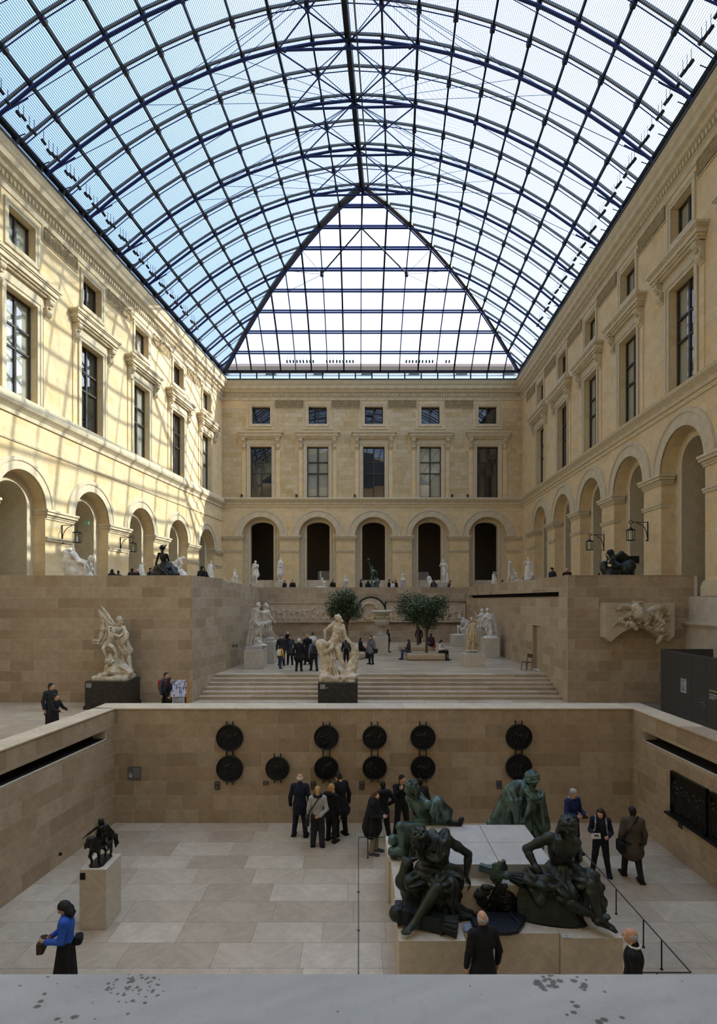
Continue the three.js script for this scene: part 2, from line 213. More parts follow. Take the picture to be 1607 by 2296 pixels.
function frameRing(x0, x1, y0, y1, t, d, z, bottom = true) { const s = new THREE.Shape([[x0 - t, bottom ? y0 - t : y0], [x1 + t, bottom ? y0 - t : y0], [x1 + t, y1 + t], [x0 - t, y1 + t]].map((p) => new THREE.Vector2(...p))); const h = new THREE.Path([[x0, bottom ? y0 : y0 - .01], [x0, y1], [x1, y1], [x1, bottom ? y0 : y0 - .01]].map((p) => new THREE.Vector2(...p))); if (!bottom) { const u = new THREE.Shape([[x0 - t, y0], [x0, y0], [x0, y1], [x1, y1], [x1, y0], [x1 + t, y0], [x1 + t, y1 + t], [x0 - t, y1 + t]].map((p) => new THREE.Vector2(...p))); return extr(u, d, .012).translate(0, 0, z); } s.holes.push(h); return extr(s, d, .012).translate(0, 0, z); }
// carved frieze panel: scrolls in relief, a real height field
let friezeG; function friezeGeo() {
  if (friezeG) return friezeG; const g = new THREE.PlaneGeometry(2.9, .62, 116, 26), p = g.attributes.position;
  for (let i = 0; i < p.count; i++) { const x = p.getX(i), y = p.getY(i), ax = Math.abs(x); let h = 0; for (const c of [.45, 1.02]) { const dx = ax - c, dy = y * (c > .7 ? 1 : -1), r = Math.hypot(dx, dy), t = Math.atan2(dy, dx); if (r < .29) h = Math.max(h, (.5 + .5 * Math.cos(r * 52 - t)) * (r < .26 ? 1 : .5)); }
    if (ax < .2) h = Math.max(h, .5 + .5 * Math.cos(Math.atan2(x, y + .25) * 11)); if (Math.abs(y) > .27 || ax > 1.4) h = 1.1; p.setZ(i, (h + .3 * n3(x * 14, y * 14, 2)) * .085); }
  g.computeVertexNormals(); return friezeG = muv(g);
}
let consoleG; function consoleGeo() { // scrolled bracket, side profile in (out, y)
  if (consoleG) return consoleG; const s = new THREE.Shape(); s.moveTo(0, 0); s.bezierCurveTo(.12, -.02, .46, .02, .44, -.2); s.bezierCurveTo(.42, -.38, .22, -.34, .2, -.5); s.bezierCurveTo(.2, -.66, .3, -.7, .26, -.85); s.bezierCurveTo(.22, -.98, .08, -.95, .06, -1.1); s.lineTo(0, -1.12); s.lineTo(0, 0);
  const g = new THREE.ExtrudeGeometry(s, { depth: .3, bevelEnabled: true, bevelSize: .02, bevelThickness: .02, bevelSegments: 1, curveSegments: 10 }); g.translate(0, 0, -.15); g.rotateY(-Math.PI / 2); const parts = [muv(g)];
  for (const x of [-.17, .17]) { const t1 = new THREE.TorusGeometry(.11, .03, 6, 14); t1.rotateY(Math.PI / 2).translate(x, -.17, .3); const t2 = new THREE.TorusGeometry(.07, .025, 6, 12); t2.rotateY(Math.PI / 2).translate(x, -.86, .17); parts.push(t1, t2); }
  for (let i = 0; i < 4; i++) { const q = new THREE.SphereGeometry(.075, 8, 6); q.scale(1.5, 1, 1).translate(0, -.35 - i * .15, .26 + .06 * Math.sin(i * 2)); parts.push(q); } return consoleG = merge(parts);
}
const winGeo = {};
function windowAt(G, cx, y0, w, h, kind, blind, sets) {
  const o = new THREE.Group(); o.name = `window_${++winN}`; o.userData.kind = 'structure'; G.updateMatrixWorld(true); o.position.copy(V(cx, y0, -.42).applyMatrix4(G.matrixWorld)); o.rotation.y = G.rotation.y; scene.add(o);
  const rows = kind === 'tall' ? [0, .48, .70, 1] : [0, 1], t = .09, fs = [span(-w / 2, w / 2, 0, t, -.06, .05), span(-w / 2, w / 2, h - t, h, -.06, .05), span(-w / 2, -w / 2 + t, 0, h, -.06, .05), span(w / 2 - t, w / 2, 0, h, -.06, .05), span(-t * .75, t * .75, 0, h, -.06, .06)];
  for (const r of rows.slice(1, -1)) fs.push(span(-w / 2, w / 2, r * h - .055, r * h + .055, -.06, .055)); add(o, 'sash_frame', winGeo[kind] || (winGeo[kind] = merge(fs)), M.sash);
  for (let i = 0; i < rows.length - 1; i++) for (const s of [-1, 1]) { const k = kind + i, g = winGeo[k] || (winGeo[k] = new THREE.PlaneGeometry(w / 2 - .1, (rows[i + 1] - rows[i]) * h - .08)); const p = add(o, 'pane', g, M.pane, [s * w / 4, (rows[i] + rows[i + 1]) / 2 * h, 0]); p.rotation.set(rr(-.008, .008), rr(-.008, .008), 0); }
  const drop = kind === 'tall' && blind === M.blind ? rr(.0, .3) : 0; add(o, 'blind', span(-w / 2, w / 2, drop, h, -.14, -.11), blind); if (drop) add(o, 'room', span(-w / 2, w / 2, 0, drop, -.2, -.16), M.blindDark);
  return o;
}
function front(name, pos, turn, L, centers, P, blinds) {
  const G = struct(name, pos, turn), e = E, tw = 2.22, aw = 1.9, s = new THREE.Shape([[0, MID - .1], [L, MID - .1], [L, e + 22.6], [0, e + 22.6]].map((p) => new THREE.Vector2(...p)));
  for (const c of centers) { s.holes.push(arcPath(c, TER, P.rin, P.spring, P.rin * P.k)); s.holes.push(rectPath(c - tw / 2, c + tw / 2, e + 10.55, e + 15.8), rectPath(c - aw / 2, c + aw / 2, e + 18.1, e + 19.9)); }
  add(G, 'masonry', extr(s, .75).translate(0, 0, -.75), M.facade);
  // gallery behind the arches
  const gx0 = Math.max(0, Math.min(...centers) - 3.4), gx1 = Math.min(L, Math.max(...centers) + 3.4);
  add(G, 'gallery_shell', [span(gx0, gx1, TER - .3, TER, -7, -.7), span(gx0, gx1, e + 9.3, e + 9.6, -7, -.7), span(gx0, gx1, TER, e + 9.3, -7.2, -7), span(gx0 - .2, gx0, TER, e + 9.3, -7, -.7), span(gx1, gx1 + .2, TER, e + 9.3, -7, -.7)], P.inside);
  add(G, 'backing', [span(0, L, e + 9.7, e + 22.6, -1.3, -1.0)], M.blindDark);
  centers.forEach((c, i) => {
    const yt = P.spring + P.rin * P.k + .3, xo = P.rin + .25, inn = arcPath(c, TER, P.fh, P.fs, P.fr).getPoints().slice(0, -1).map((q) => [q.x, q.y]);   // up the left side, over, down the right
    add(G, 'arch_jamb', extr([[c + P.fh, TER], [c + xo, TER], [c + xo, yt], [c - xo, yt], [c - xo, TER], ...inn.slice(0, -1)], P.jd).translate(0, 0, -.72 - P.jd), M.trim);
    const ou = arcPath(c, TER, P.fh + .2, P.fs, P.fr + .2).getPoints().slice(0, -1).map((q) => [q.x, q.y]); add(G, 'jamb_moulding', extr([...inn, ...ou.slice().reverse()], .06, .012).translate(0, 0, -.72), M.trim);
    add(G, 'archivolt', [ring(c, P.spring, P.rin + .02, P.rout, .05, 0), ring(c, P.spring, P.rout - .2, P.rout - .02, .1, 0), ring(c, P.spring, P.rin + .02, P.rin + .3, .075, 0)], M.trim);
    if (P.low) add(G, 'low_wall', [span(c - P.fh, c + P.fh, TER, TER + 1.9, -1.3, -1.0)], slab[2]);
    // tall window, hood on scrolled brackets
    add(G, 'window_surround', [frameRing(c - tw / 2, c + tw / 2, e + 10.55, e + 15.8, .3, .05, 0, false), frameRing(c - tw / 2 - .18, c + tw / 2 + .18, e + 10.55, e + 15.98, .14, .1, 0, false)], M.trim);
    add(G, 'strip', [span(c - tw / 2 - .82, c - tw / 2 - .44, e + 10.5, e + 15.5, 0, .06), span(c + tw / 2 + .44, c + tw / 2 + .82, e + 10.5, e + 15.5, 0, .06)], M.facade);
    const hs = []; for (const [y0, y1, w, d] of [[16.0, 16.55, 3.7, .12], [16.5, 16.62, 3.95, .3], [16.62, 16.74, 4.1, .42], [16.74, 16.98, 4.3, .52], [16.98, 17.06, 4.45, .58], [17.06, 17.18, 4.6, .64]]) hs.push(span(c - w / 2, c + w / 2, e + y0, e + y1, 0, d)); add(G, 'hood', hs, M.trim);
    for (const sgn of [-1, 1]) { add(G, 'console', consoleGeo(), M.trim, [c + sgn * 1.74, e + 16.55, .02]); add(G, 'console_cap', span(c + sgn * 1.74 - .22, c + sgn * 1.74 + .22, e + 16.5, e + 16.6, 0, .5), M.trim); }
    add(G, 'attic_surround', [frameRing(c - aw / 2, c + aw / 2, e + 18.1, e + 19.9, .26, .05, 0), frameRing(c - aw / 2 - .15, c + aw / 2 + .15, e + 17.95, e + 20.05, .12, .09, 0), span(c - 1.5, c + 1.5, e + 17.55, e + 17.7, 0, .1)], M.trim);
    const b = blinds[i % blinds.length]; windowAt(G, c, e + 10.55, tw, 5.25, 'tall', b); windowAt(G, c, e + 18.1, aw, 1.8, 'attic', b === M.blind && P.side ? M.blind : M.blindDark);
  });
  const mids = centers.slice(1).map((c, i) => (c + centers[i]) / 2); mids.push(2 * centers[centers.length - 1] - mids[mids.length - 1]); mids.unshift(2 * centers[0] - mids[0]);
  mids.forEach((m, i) => {
    const pw = 5.83 - 2 * P.rin, x0 = Math.max(m - pw / 2, .02), x1 = Math.min(m + pw / 2, L - .02); if (x1 - x0 < .3) return; const cap = [];
    for (const [a, b, d] of [[-.52, -.4, .05], [-.4, -.28, .1], [-.28, -.12, .2], [-.12, 0, .26]]) cap.push(span(x0 - d * .8, Math.min(x1 + d * .8, L), P.spring + a, P.spring + b, -.6, d)); add(G, 'impost_capital', cap, M.trim);
    add(G, 'pier_band', [span(x0 - .03, x1 + .03, P.spring - 1.72, P.spring - 1.5, -.3, .06), span(x0 - .05, x1 + .05, P.spring - 1.58, P.spring - 1.5, -.3, .1)], M.trim);
    add(G, 'pier_base', [span(x0 - .1, x1 + .1, TER, TER + .5, -.4, .12), span(x0 - .06, x1 + .06, TER + .5, TER + .62, -.4, .09), span(x0 - .03, x1 + .03, TER + .62, TER + .72, -.4, .05)], M.trim);
    const fx = m, fw = 1.45; if (fx - fw > 0 && fx + fw < L) { add(G, 'frieze_panel', friezeGeo(), M.friezeStone, [fx, e + 20.12, .0]).scale.y = 1.25; add(G, 'frieze_frame', [frameRing(fx - fw, fx + fw, e + 19.74, e + 20.5, .07, .03, .02)], M.trim); } });
  const y = e; add(G, 'string_course', [run([[0, y + P.st], [.08, y + P.st], [.1, y + P.st + .2], [.2, y + P.st + .32], [.34, y + P.st + .45], [.38, y + P.st + .6], [.3, y + 10.42], [.12, y + 10.52], [0, y + 10.55]], 0, L), run([[0, y + P.led - .12], [.06, y + P.led - .1], [.08, y + P.led], [0, y + P.led + .03]], 0, L)], M.trim);
  add(G, 'cornice', [run([[0, y + 20.5], [.06, y + 20.5], [.1, y + 20.8], [.16, y + 20.84], [.16, y + 21.2], [.34, y + 21.28], [.42, y + 21.45], [.62, y + 21.55], [.64, y + 21.85], [.74, y + 21.95], [.84, y + 22.2], [.84, y + 22.3], [.3, y + 22.45], [0, y + 22.6]], 0, L)], M.trim);
  const ds = []; for (let x = .1; x < L - .1; x += .26) ds.push(span(x, x + .15, y + 20.9, y + 21.14, .1, .27)); add(G, 'dentils', ds, M.trim).userData.kind = 'stuff';
  add(G, 'gutter', [span(0, L, y + 22.3, y + 22.42, .5, .9)], M.zinc);
  return G;
}
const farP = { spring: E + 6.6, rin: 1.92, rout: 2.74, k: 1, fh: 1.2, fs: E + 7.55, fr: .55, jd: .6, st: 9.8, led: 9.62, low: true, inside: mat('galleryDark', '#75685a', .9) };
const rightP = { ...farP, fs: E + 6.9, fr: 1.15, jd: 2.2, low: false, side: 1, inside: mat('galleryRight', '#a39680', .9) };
const leftP = { ...rightP, spring: E + 5.0, rin: 1.75, rout: 2.42, fs: E + 5.1, fr: 1.12, st: 9.45, led: 8.2 };
const FARX = -14.05, farC = [-10.03, -4.2, 1.58, 7.41, 13.29].map((x) => x - FARX);
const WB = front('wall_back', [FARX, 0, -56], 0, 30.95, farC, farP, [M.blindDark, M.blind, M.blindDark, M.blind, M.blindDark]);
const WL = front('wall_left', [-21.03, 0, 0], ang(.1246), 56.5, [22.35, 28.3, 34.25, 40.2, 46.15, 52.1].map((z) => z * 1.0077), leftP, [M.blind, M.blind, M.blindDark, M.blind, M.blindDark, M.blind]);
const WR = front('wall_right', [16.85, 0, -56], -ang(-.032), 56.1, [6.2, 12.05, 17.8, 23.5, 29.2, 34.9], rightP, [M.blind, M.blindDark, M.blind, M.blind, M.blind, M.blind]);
add(WR, 'base_course', [span(29.6, 36, MID, 5.72, 0, .28), span(29.6, 36, 5.72, 5.8, 0, .4), span(29.6, 36, 5.8, 5.88, 0, .46), span(29.6, 36, 5.88, TER - .02, 0, .12)], M.pedestal);
{ // coursed ashlar of the far front
  const ex = []; for (const c of farC) ex.push([c - 1.6, c + 1.6, E + 10, E + 16.1], [c - 2.32, c + 2.32, E + 15.3, E + 17.25], [c - 2.0, c + 2.0, E + 10, E + 15.6], [c - 1.52, c + 1.52, E + 17.4, E + 20.5], [c - 2.78, c + 2.78, TER, E + 9.45]);
  const n = Math.round(9.3 / .46); ashlar(WB, .05, 30.9, E + 19.72, Array(n).fill(9.2 / n), 1.15, { ex, mats: fstone, proud: .016, gap: .008, limit: 285, vary: .25, off: [.1, .6, .35, .8], name: 'ashlar_block' });
}
{ // small black lamps standing on the string course
  for (const [px, z] of [[541, 55.6], [664, 55.6], [795, 55.6], [1014, 55.6], [1049, 55.6]]) { const p = PX(px, 1111, z); const t = thing('ledge_spotlight', `black spotlight on the far front's ledge, ${{ 541: 'left of the first tall window', 664: 'left of the second tall window', 795: 'left of the third tall window', 1014: 'right of the fourth tall window', 1049: 'left of the fifth tall window' }[px]}`, 'spotlight', [p.x, E + 10.53, -55.75], 0, 'spotlights on the string course'); add(t, 'housing', rbox(.2, .24, .2, .03, 0, .16, 0), M.lampBlack); add(t, 'foot', span(-.05, .05, 0, .05, -.05, .05), M.lampBlack); }
}
// ---------------------------------------------------------------- the glazed vault with its hipped far end
const EH = E + 23.4, RH = 7.0, SG = 1.7, hipB = 55.6, APX = 39.7;
const bul = (s) => 4 * SG * s * (1 - s);
const ridgeX = (z) => .0783 * z - 2.87, eaveX = (sd, z) => sd < 0 ? -21.03 + .1246 * z + .35 : 15.06 + .032 * z - .35;
function VA(sd, s, z, dn = 0) { const zz = z + (1 - s) * (sd < 0 ? .35 : -.55) * (z < APX ? 1 : Math.max(0, (hipB - z) / (hipB - APX))), a = eaveX(sd, zz), b = ridgeX(z), run_ = Math.abs(b - a), l = Math.hypot(run_, RH), B = bul(s) - dn; return V(lerp(a, b, s) + .35 * sd * RH / l * B, EH + RH * s + run_ / l * B, -zz); }
const hipZ = (t) => hipB - (hipB - APX) * t + .42 * bul(t) * (1 - t);
const zRow = []; for (let k = 0; k <= 9; k++) zRow.push(hipZ(k / 9)); for (let m = 1; m <= 22; m++) zRow.push(APX - 1.755 * m);   // far to near
{
  const R = struct('roof'), quad = (a, b, c, d) => { const g = new THREE.BufferGeometry(), P = d ? [a, b, c, a, c, d] : [a, b, c]; g.setAttribute('position', new THREE.Float32BufferAttribute(P.flatMap((p) => p.toArray()), 3)); g.computeVertexNormals(); g.setAttribute('uv', new THREE.Float32BufferAttribute(P.flatMap((p) => [p.x, p.z]), 2)); return g; };
  const rest = [];
  for (const sd of [-1, 1]) for (let j = 0; j < zRow.length - 1; j++) for (let i = 0; i < 9; i++) {
    if (j < 9 && i > j) continue; const z0 = zRow[j], z1 = zRow[j + 1], s0 = i / 9, s1 = (i + 1) / 9, tri = j < 9 && i === j;
    const g = tri ? quad(VA(sd, s0, z0), VA(sd, s0, z1), VA(sd, s1, z1)) : quad(VA(sd, s0, z0), VA(sd, s0, z1), VA(sd, s1, z1), VA(sd, s1, z0));
    if (j < 20) add(R, 'glass_pane', g, M.glass); else rest.push(g);
  }
  add(R, 'glass_panes', rest, M.glass).userData.kind = 'stuff';
  const hx = (i) => i <= 9 ? VA(-1, i / 9, zRow[i]).x : VA(1, (18 - i) / 9, zRow[18 - i]).x, hp = (i, k) => { const q = VA(-1, k / 9, zRow[k]); return V(hx(i), q.y, q.z); };
  for (let k = 0; k < 9; k++) for (let i = k; i < 18 - k; i++) { const g = i === k ? quad(hp(i, k), hp(i + 1, k), hp(i + 1, k + 1)) : i === 17 - k ? quad(hp(i, k), hp(i + 1, k), hp(i, k + 1)) : quad(hp(i, k), hp(i + 1, k), hp(i + 1, k + 1), hp(i, k + 1)); add(R, 'end_pane', g, M.hipGlass); }
  // ribs
  for (let j = 0; j < 24; j++) { const z = zRow[j], top = j < 9 ? j : 9, main = (j % 2) === 1; if (top < 1) continue;
    const gs = [], lo = []; for (const sd of [-1, 1]) for (let i = 0; i < top; i++) { const a = VA(sd, i / 9, z, .02), b = VA(sd, (i + 1) / 9, z, .02); gs.push(bar(a, b, .078, .14)); const c = VA(sd, i / 9, z, main ? .42 : .34), d = VA(sd, (i + 1) / 9, z, main ? .42 : .34); lo.push(rod(c, d, main ? .085 : .028, main ? 8 : 5)); if (i) { lo.push(bar(VA(sd, i / 9, z, .05), VA(sd, i / 9, z, main ? .42 : .36), .1, .06)); } }
    add(R, 'glazing_rib', gs, M.steelGrey); add(R, main ? 'arch_rib' : 'tension_rib', lo, M.steelBlue);
    if (j >= 9 && main) { const t = []; for (const sd of [-1, 1]) { const s2 = (j % 4) === 1 ? .56 : .8; t.push(rod(VA(sd, .03, z, .5), VA(sd, s2, z, .45), .02, 5)); const q = VA(sd, s2, z, .45); t.push(rod(q, q.clone().add(V(0, -.12, 0)), .1, 8), rod(VA(sd, .03, z, .5), VA(sd, .1, z, .75), .045, 5)); }
      t.push(rod(VA(-1, 7 / 9, z, .42), VA(1, 7 / 9, z, .42), .07, 6)); const hub = VA(-1, 1, z, .55); t.push(rod(hub.clone().add(V(0, .3, 0)), hub.clone().add(V(0, -.25, 0)), .12, 8));
      for (const dj of [-2, 2]) { const zz = zRow[j + dj]; if (!zz || zz > APX + .5) continue; for (const sd of [-1, 1]) { t.push(rod(hub, VA(sd, 7 / 9, zz, .42), .042, 5), rod(hub, VA(sd, 8 / 9, (z + zz) / 2, .1), .025, 5)); if ((j % 4) === 1) for (let i = 3; i < 7; i++) t.push(rod(hub, VA(sd, i / 9, zz, .42), .014, 4)); } }
      add(R, 'tie_rods', t, M.steelBlue); } }
  // purlins along the vault, with their clamps
  for (const sd of [-1, 1]) for (let i = 1; i < 9; i++) { const a = VA(sd, i / 9, zRow[i], .2), c = VA(sd, i / 9, 3, .2), w = i === 7 ? .14 : .1, cl = []; for (let j = i + 1; j < 24; j++) { const p = VA(sd, i / 9, zRow[j], .16), q = VA(sd, i / 9, zRow[j] + .3, .16); cl.push(bar(p, q, .24, .2)); } add(R, 'purlin', [bar(a, c, w, .2)], M.steel); add(R, 'clamps', cl, M.steelGrey); }
  add(R, 'ridge_beam', [bar(VA(-1, 1, APX, .15), VA(-1, 1, 2, .15), .34, .4), bar(VA(-1, 1, APX + .2, .7), VA(-1, 1, 2, .7), .16, .16)], M.steel); add(R, 'ridge_rail', bar(VA(-1, 1, APX, .5).add(V(.45, 0, 0)), VA(-1, 1, 2, .5).add(V(.45, 0, 0)), .08, .3), M.steelGrey);
  // hip: edge beams, cross bars, mullions, braces
  for (const sd of [-1, 1]) { const gs = [], gt = []; for (let k = 0; k < 9; k++) { gs.push(bar(VA(sd, k / 9, zRow[k], .12), VA(sd, (k + 1) / 9, zRow[k + 1], .12), .34, .22)); gt.push(rod(VA(sd, k / 9, zRow[k], .5), VA(sd, (k + 1) / 9, zRow[k + 1], .5), .07, 6)); } add(R, 'hip_beam', gs, M.steelGrey); add(R, 'hip_tube', gt, M.steelBlue); }
  const dnv = (p, d) => p.add(V(0, -d, .2 * d)); for (let k = 1; k < 9; k++) add(R, 'cross_bar', [bar(dnv(hp(k, k), .1), dnv(hp(18 - k, k), .1), .1, .12), rod(dnv(hp(k, k), .32), dnv(hp(18 - k, k), .32), .075, 6)], M.steelBlue);
  for (let i = 1; i < 18; i++) { const kk = Math.min(i, 18 - i), gs = []; for (let k = 0; k < kk; k++) gs.push(bar(dnv(hp(i, k), .12), dnv(hp(i, k + 1), .12), i % 2 ? .09 : .15, .16)); add(R, 'mullion', gs, M.steel); }
  { const hub = dnv(hp(9, 7), .3), t = [rod(hub, dnv(hp(7, 5).lerp(hp(8, 5), .0), .6), .06, 6), rod(hub, dnv(hp(11, 5), .6), .06, 6), rod(hub, VA(-1, 1, APX, .5), .07, 6)]; for (const q of [7, 11]) { const c = dnv(hp(q, 5), .7); t.push(rod(c.clone().add(V(0, .2, 0)), c.clone().add(V(0, -.15, 0)), .16, 8)); const e = q === 7 ? 5 : 13; t.push(rod(c, dnv(hp(e, 5), .3), .02, 4), rod(c, dnv(hp(e, 4), .3), .02, 4), rod(c, dnv(hp(q, 4), .3), .02, 4), rod(c, dnv(hp(q < 9 ? 6 : 12, 6), .3), .02, 4)); } add(R, 'end_braces', t, M.steel); }
  // eaves: glazed strip, posts, edge tube
  for (const sd of [-1, 1]) { const ev = (z, h) => V(eaveX(sd, z), E + h, -z); add(R, 'eave_tube', rod(ev(2, 23.36), ev(hipB, 23.36), .19, 8), M.steel); add(R, 'eave_rail', [rod(ev(2, 22.98).add(V(sd * .3, 0, 0)), ev(hipB, 22.98).add(V(sd * .3, 0, 0)), .06, 6), bar(ev(2, 22.62).add(V(sd * .3, 0, 0)), ev(hipB, 22.62).add(V(sd * .3, 0, 0)), .5, .06)], M.steel);
    const ps = []; for (let j = 0; j < 26; j++) ps.push(bar(ev(zRow[j], 22.6).add(V(sd * .2, 0, 0)), ev(zRow[j], 23.3), .3, .16, V(0, 0, 1)), rod(ev(zRow[j], 23.3), ev(zRow[j], 23.3).add(V(-sd * .55, .1, .1)), .03, 4)); add(R, 'eave_posts', ps, M.steel); add(R, 'eave_glazing', quad(ev(1, 22.6).add(V(sd * .25, 0, 0)), ev(hipB, 22.6).add(V(sd * .25, 0, 0)), ev(hipB, 23.4).add(V(sd * .05, 0, 0)), ev(1, 23.4).add(V(sd * .05, 0, 0))), M.glass); }
  { const z = hipB, a = eaveX(-1, z), b = eaveX(1, z), ps = [bar(V(a, E + 23.3, -z), V(b, E + 23.3, -z), .24, .26), bar(V(a, E + 22.35, -z), V(b, E + 22.5, -z), .2, .22)]; for (let i = 0; i <= 18; i++) { const x = lerp(a, b, i / 18); ps.push(bar(V(x, E + 22.3, -z), V(x, E + 23.4, -z), .13, .1, V(0, 0, 1))); } add(R, 'end_frame', ps, M.steel); for (let i = 0; i < 18; i++) { const x0 = lerp(a, b, i / 18), x1 = lerp(a, b, (i + 1) / 18); add(R, 'strip_pane', quad(V(x0, E + 22.4, -z), V(x1, E + 22.4, -z), V(x1, E + 23.3, -z), V(x0, E + 23.3, -z)), M.hipGlass); } }
  // fine sun-shade slats under the vault glass
  const sl = []; for (const sd of [-1, 1]) for (let i = 0; i < 9; i++) for (let q = 0; q < 22; q++) { const s = (i + (q + .5) / 22) / 9, f = s * 9, k = Math.floor(f), zf = lerp(zRow[k], zRow[k + 1], f - k) - .1, la = VA(sd, i / 9, zf, .07).lerp(VA(sd, (i + 1) / 9, zf, .07), (q + .5) / 22), lb = VA(sd, i / 9, 6, .07).lerp(VA(sd, (i + 1) / 9, 6, .07), (q + .5) / 22); sl.push(bar(la, lb, .022, .014)); }
  add(R, 'sunshade_slats', sl, mat('slat', '#76818f', .6)).userData.kind = 'stuff';
  // end wall of the vault over the near wall
  add(R, 'near_gable', (() => { const pts = []; for (let i = 0; i <= 9; i++) pts.push(VA(-1, i / 9, 1)); for (let i = 8; i >= 0; i--) pts.push(VA(1, i / 9, 1)); return extr(pts.map((p) => [p.x, p.y]), .2).translate(0, 0, -1.1); })(), M.zinc);
}
{ // spotlights hung in clusters above both eaves
  let g0 = null; const parts = [];
  for (const sd of [-1, 1]) for (let j = 5; j < 20; j++) for (let q = 0; q < 4; q++) {
    const z = lerp(zRow[j], zRow[j + 1], .2 + q * .2), p = VA(sd, .055, z, .5 + .12 * ((q * 7 + j) % 3)); if (z < 20) continue;
    const t = thing('eave_spotlight', sd < 0 ? 'small black spotlight hung from the glass vault just above the left eave' : 'small black spotlight hung from the glass vault just above the right eave', 'spotlight', p, sd * .6, sd < 0 ? 'spotlights over the left eave' : 'spotlights over the right eave');
    if (!g0) g0 = [muv(lathe([[0, -.14], [.075, -.14], [.085, .1], [.05, .14], [0, .14]], 8).rotateX(.9)), rod(V(0, 0, 0), V(0, .62, 0), .016, 4)];
    add(t, 'lamp_head', g0[0], M.lampBlack); add(t, 'hanger', g0[1], M.lampBlack);
  }
  for (let i = 0; i < 18; i++) if (Math.abs(i - 8.5) > 2.2 && (i % 4) !== 3) for (const q of [-.42, 0, .42]) { const x = -7.4 + i * .99 + q * .75; if (Math.abs(x) > 8.6) continue; const t = thing('end_spotlight', 'small black spotlight in the row hung before the glazed far end of the roof', 'spotlight', [x + .6, E + 23.75, -54.2], 0, 'spotlights before the far end glazing'); add(t, 'lamp_head', g0[0], M.lampBlack, [0, 0, 0]); add(t, 'hanger', g0[1], M.lampBlack); }
}
{ // roofs of the palace beyond the far front
  const B = struct('roof_beyond'); add(B, 'lead_slope', extr([[0, 0], [26, 0], [26, 9.1], [15, 7.7], [0, .5]], 60).rotateY(Math.PI / 2).translate(-30, E + 22.4, -58), mat('lead', '#8d9a92', .6)); add(B, 'tile_band', span(-30, 30, E + 30.9, E + 31.25, -73.4, -72), mat('tile', '#b59a8e', .9)); add(B, 'ridge_cap', span(-30, 30, E + 31.0, E + 31.5, -79, -76), mat('zincPale', '#aab4b8', .5)); for (let i = 0; i < 9; i++) add(B, 'chimney', span(-26 + i * 6.6, -24.6 + i * 6.6, E + 30.5, E + 31.9, -76, -75), M.zinc);
}
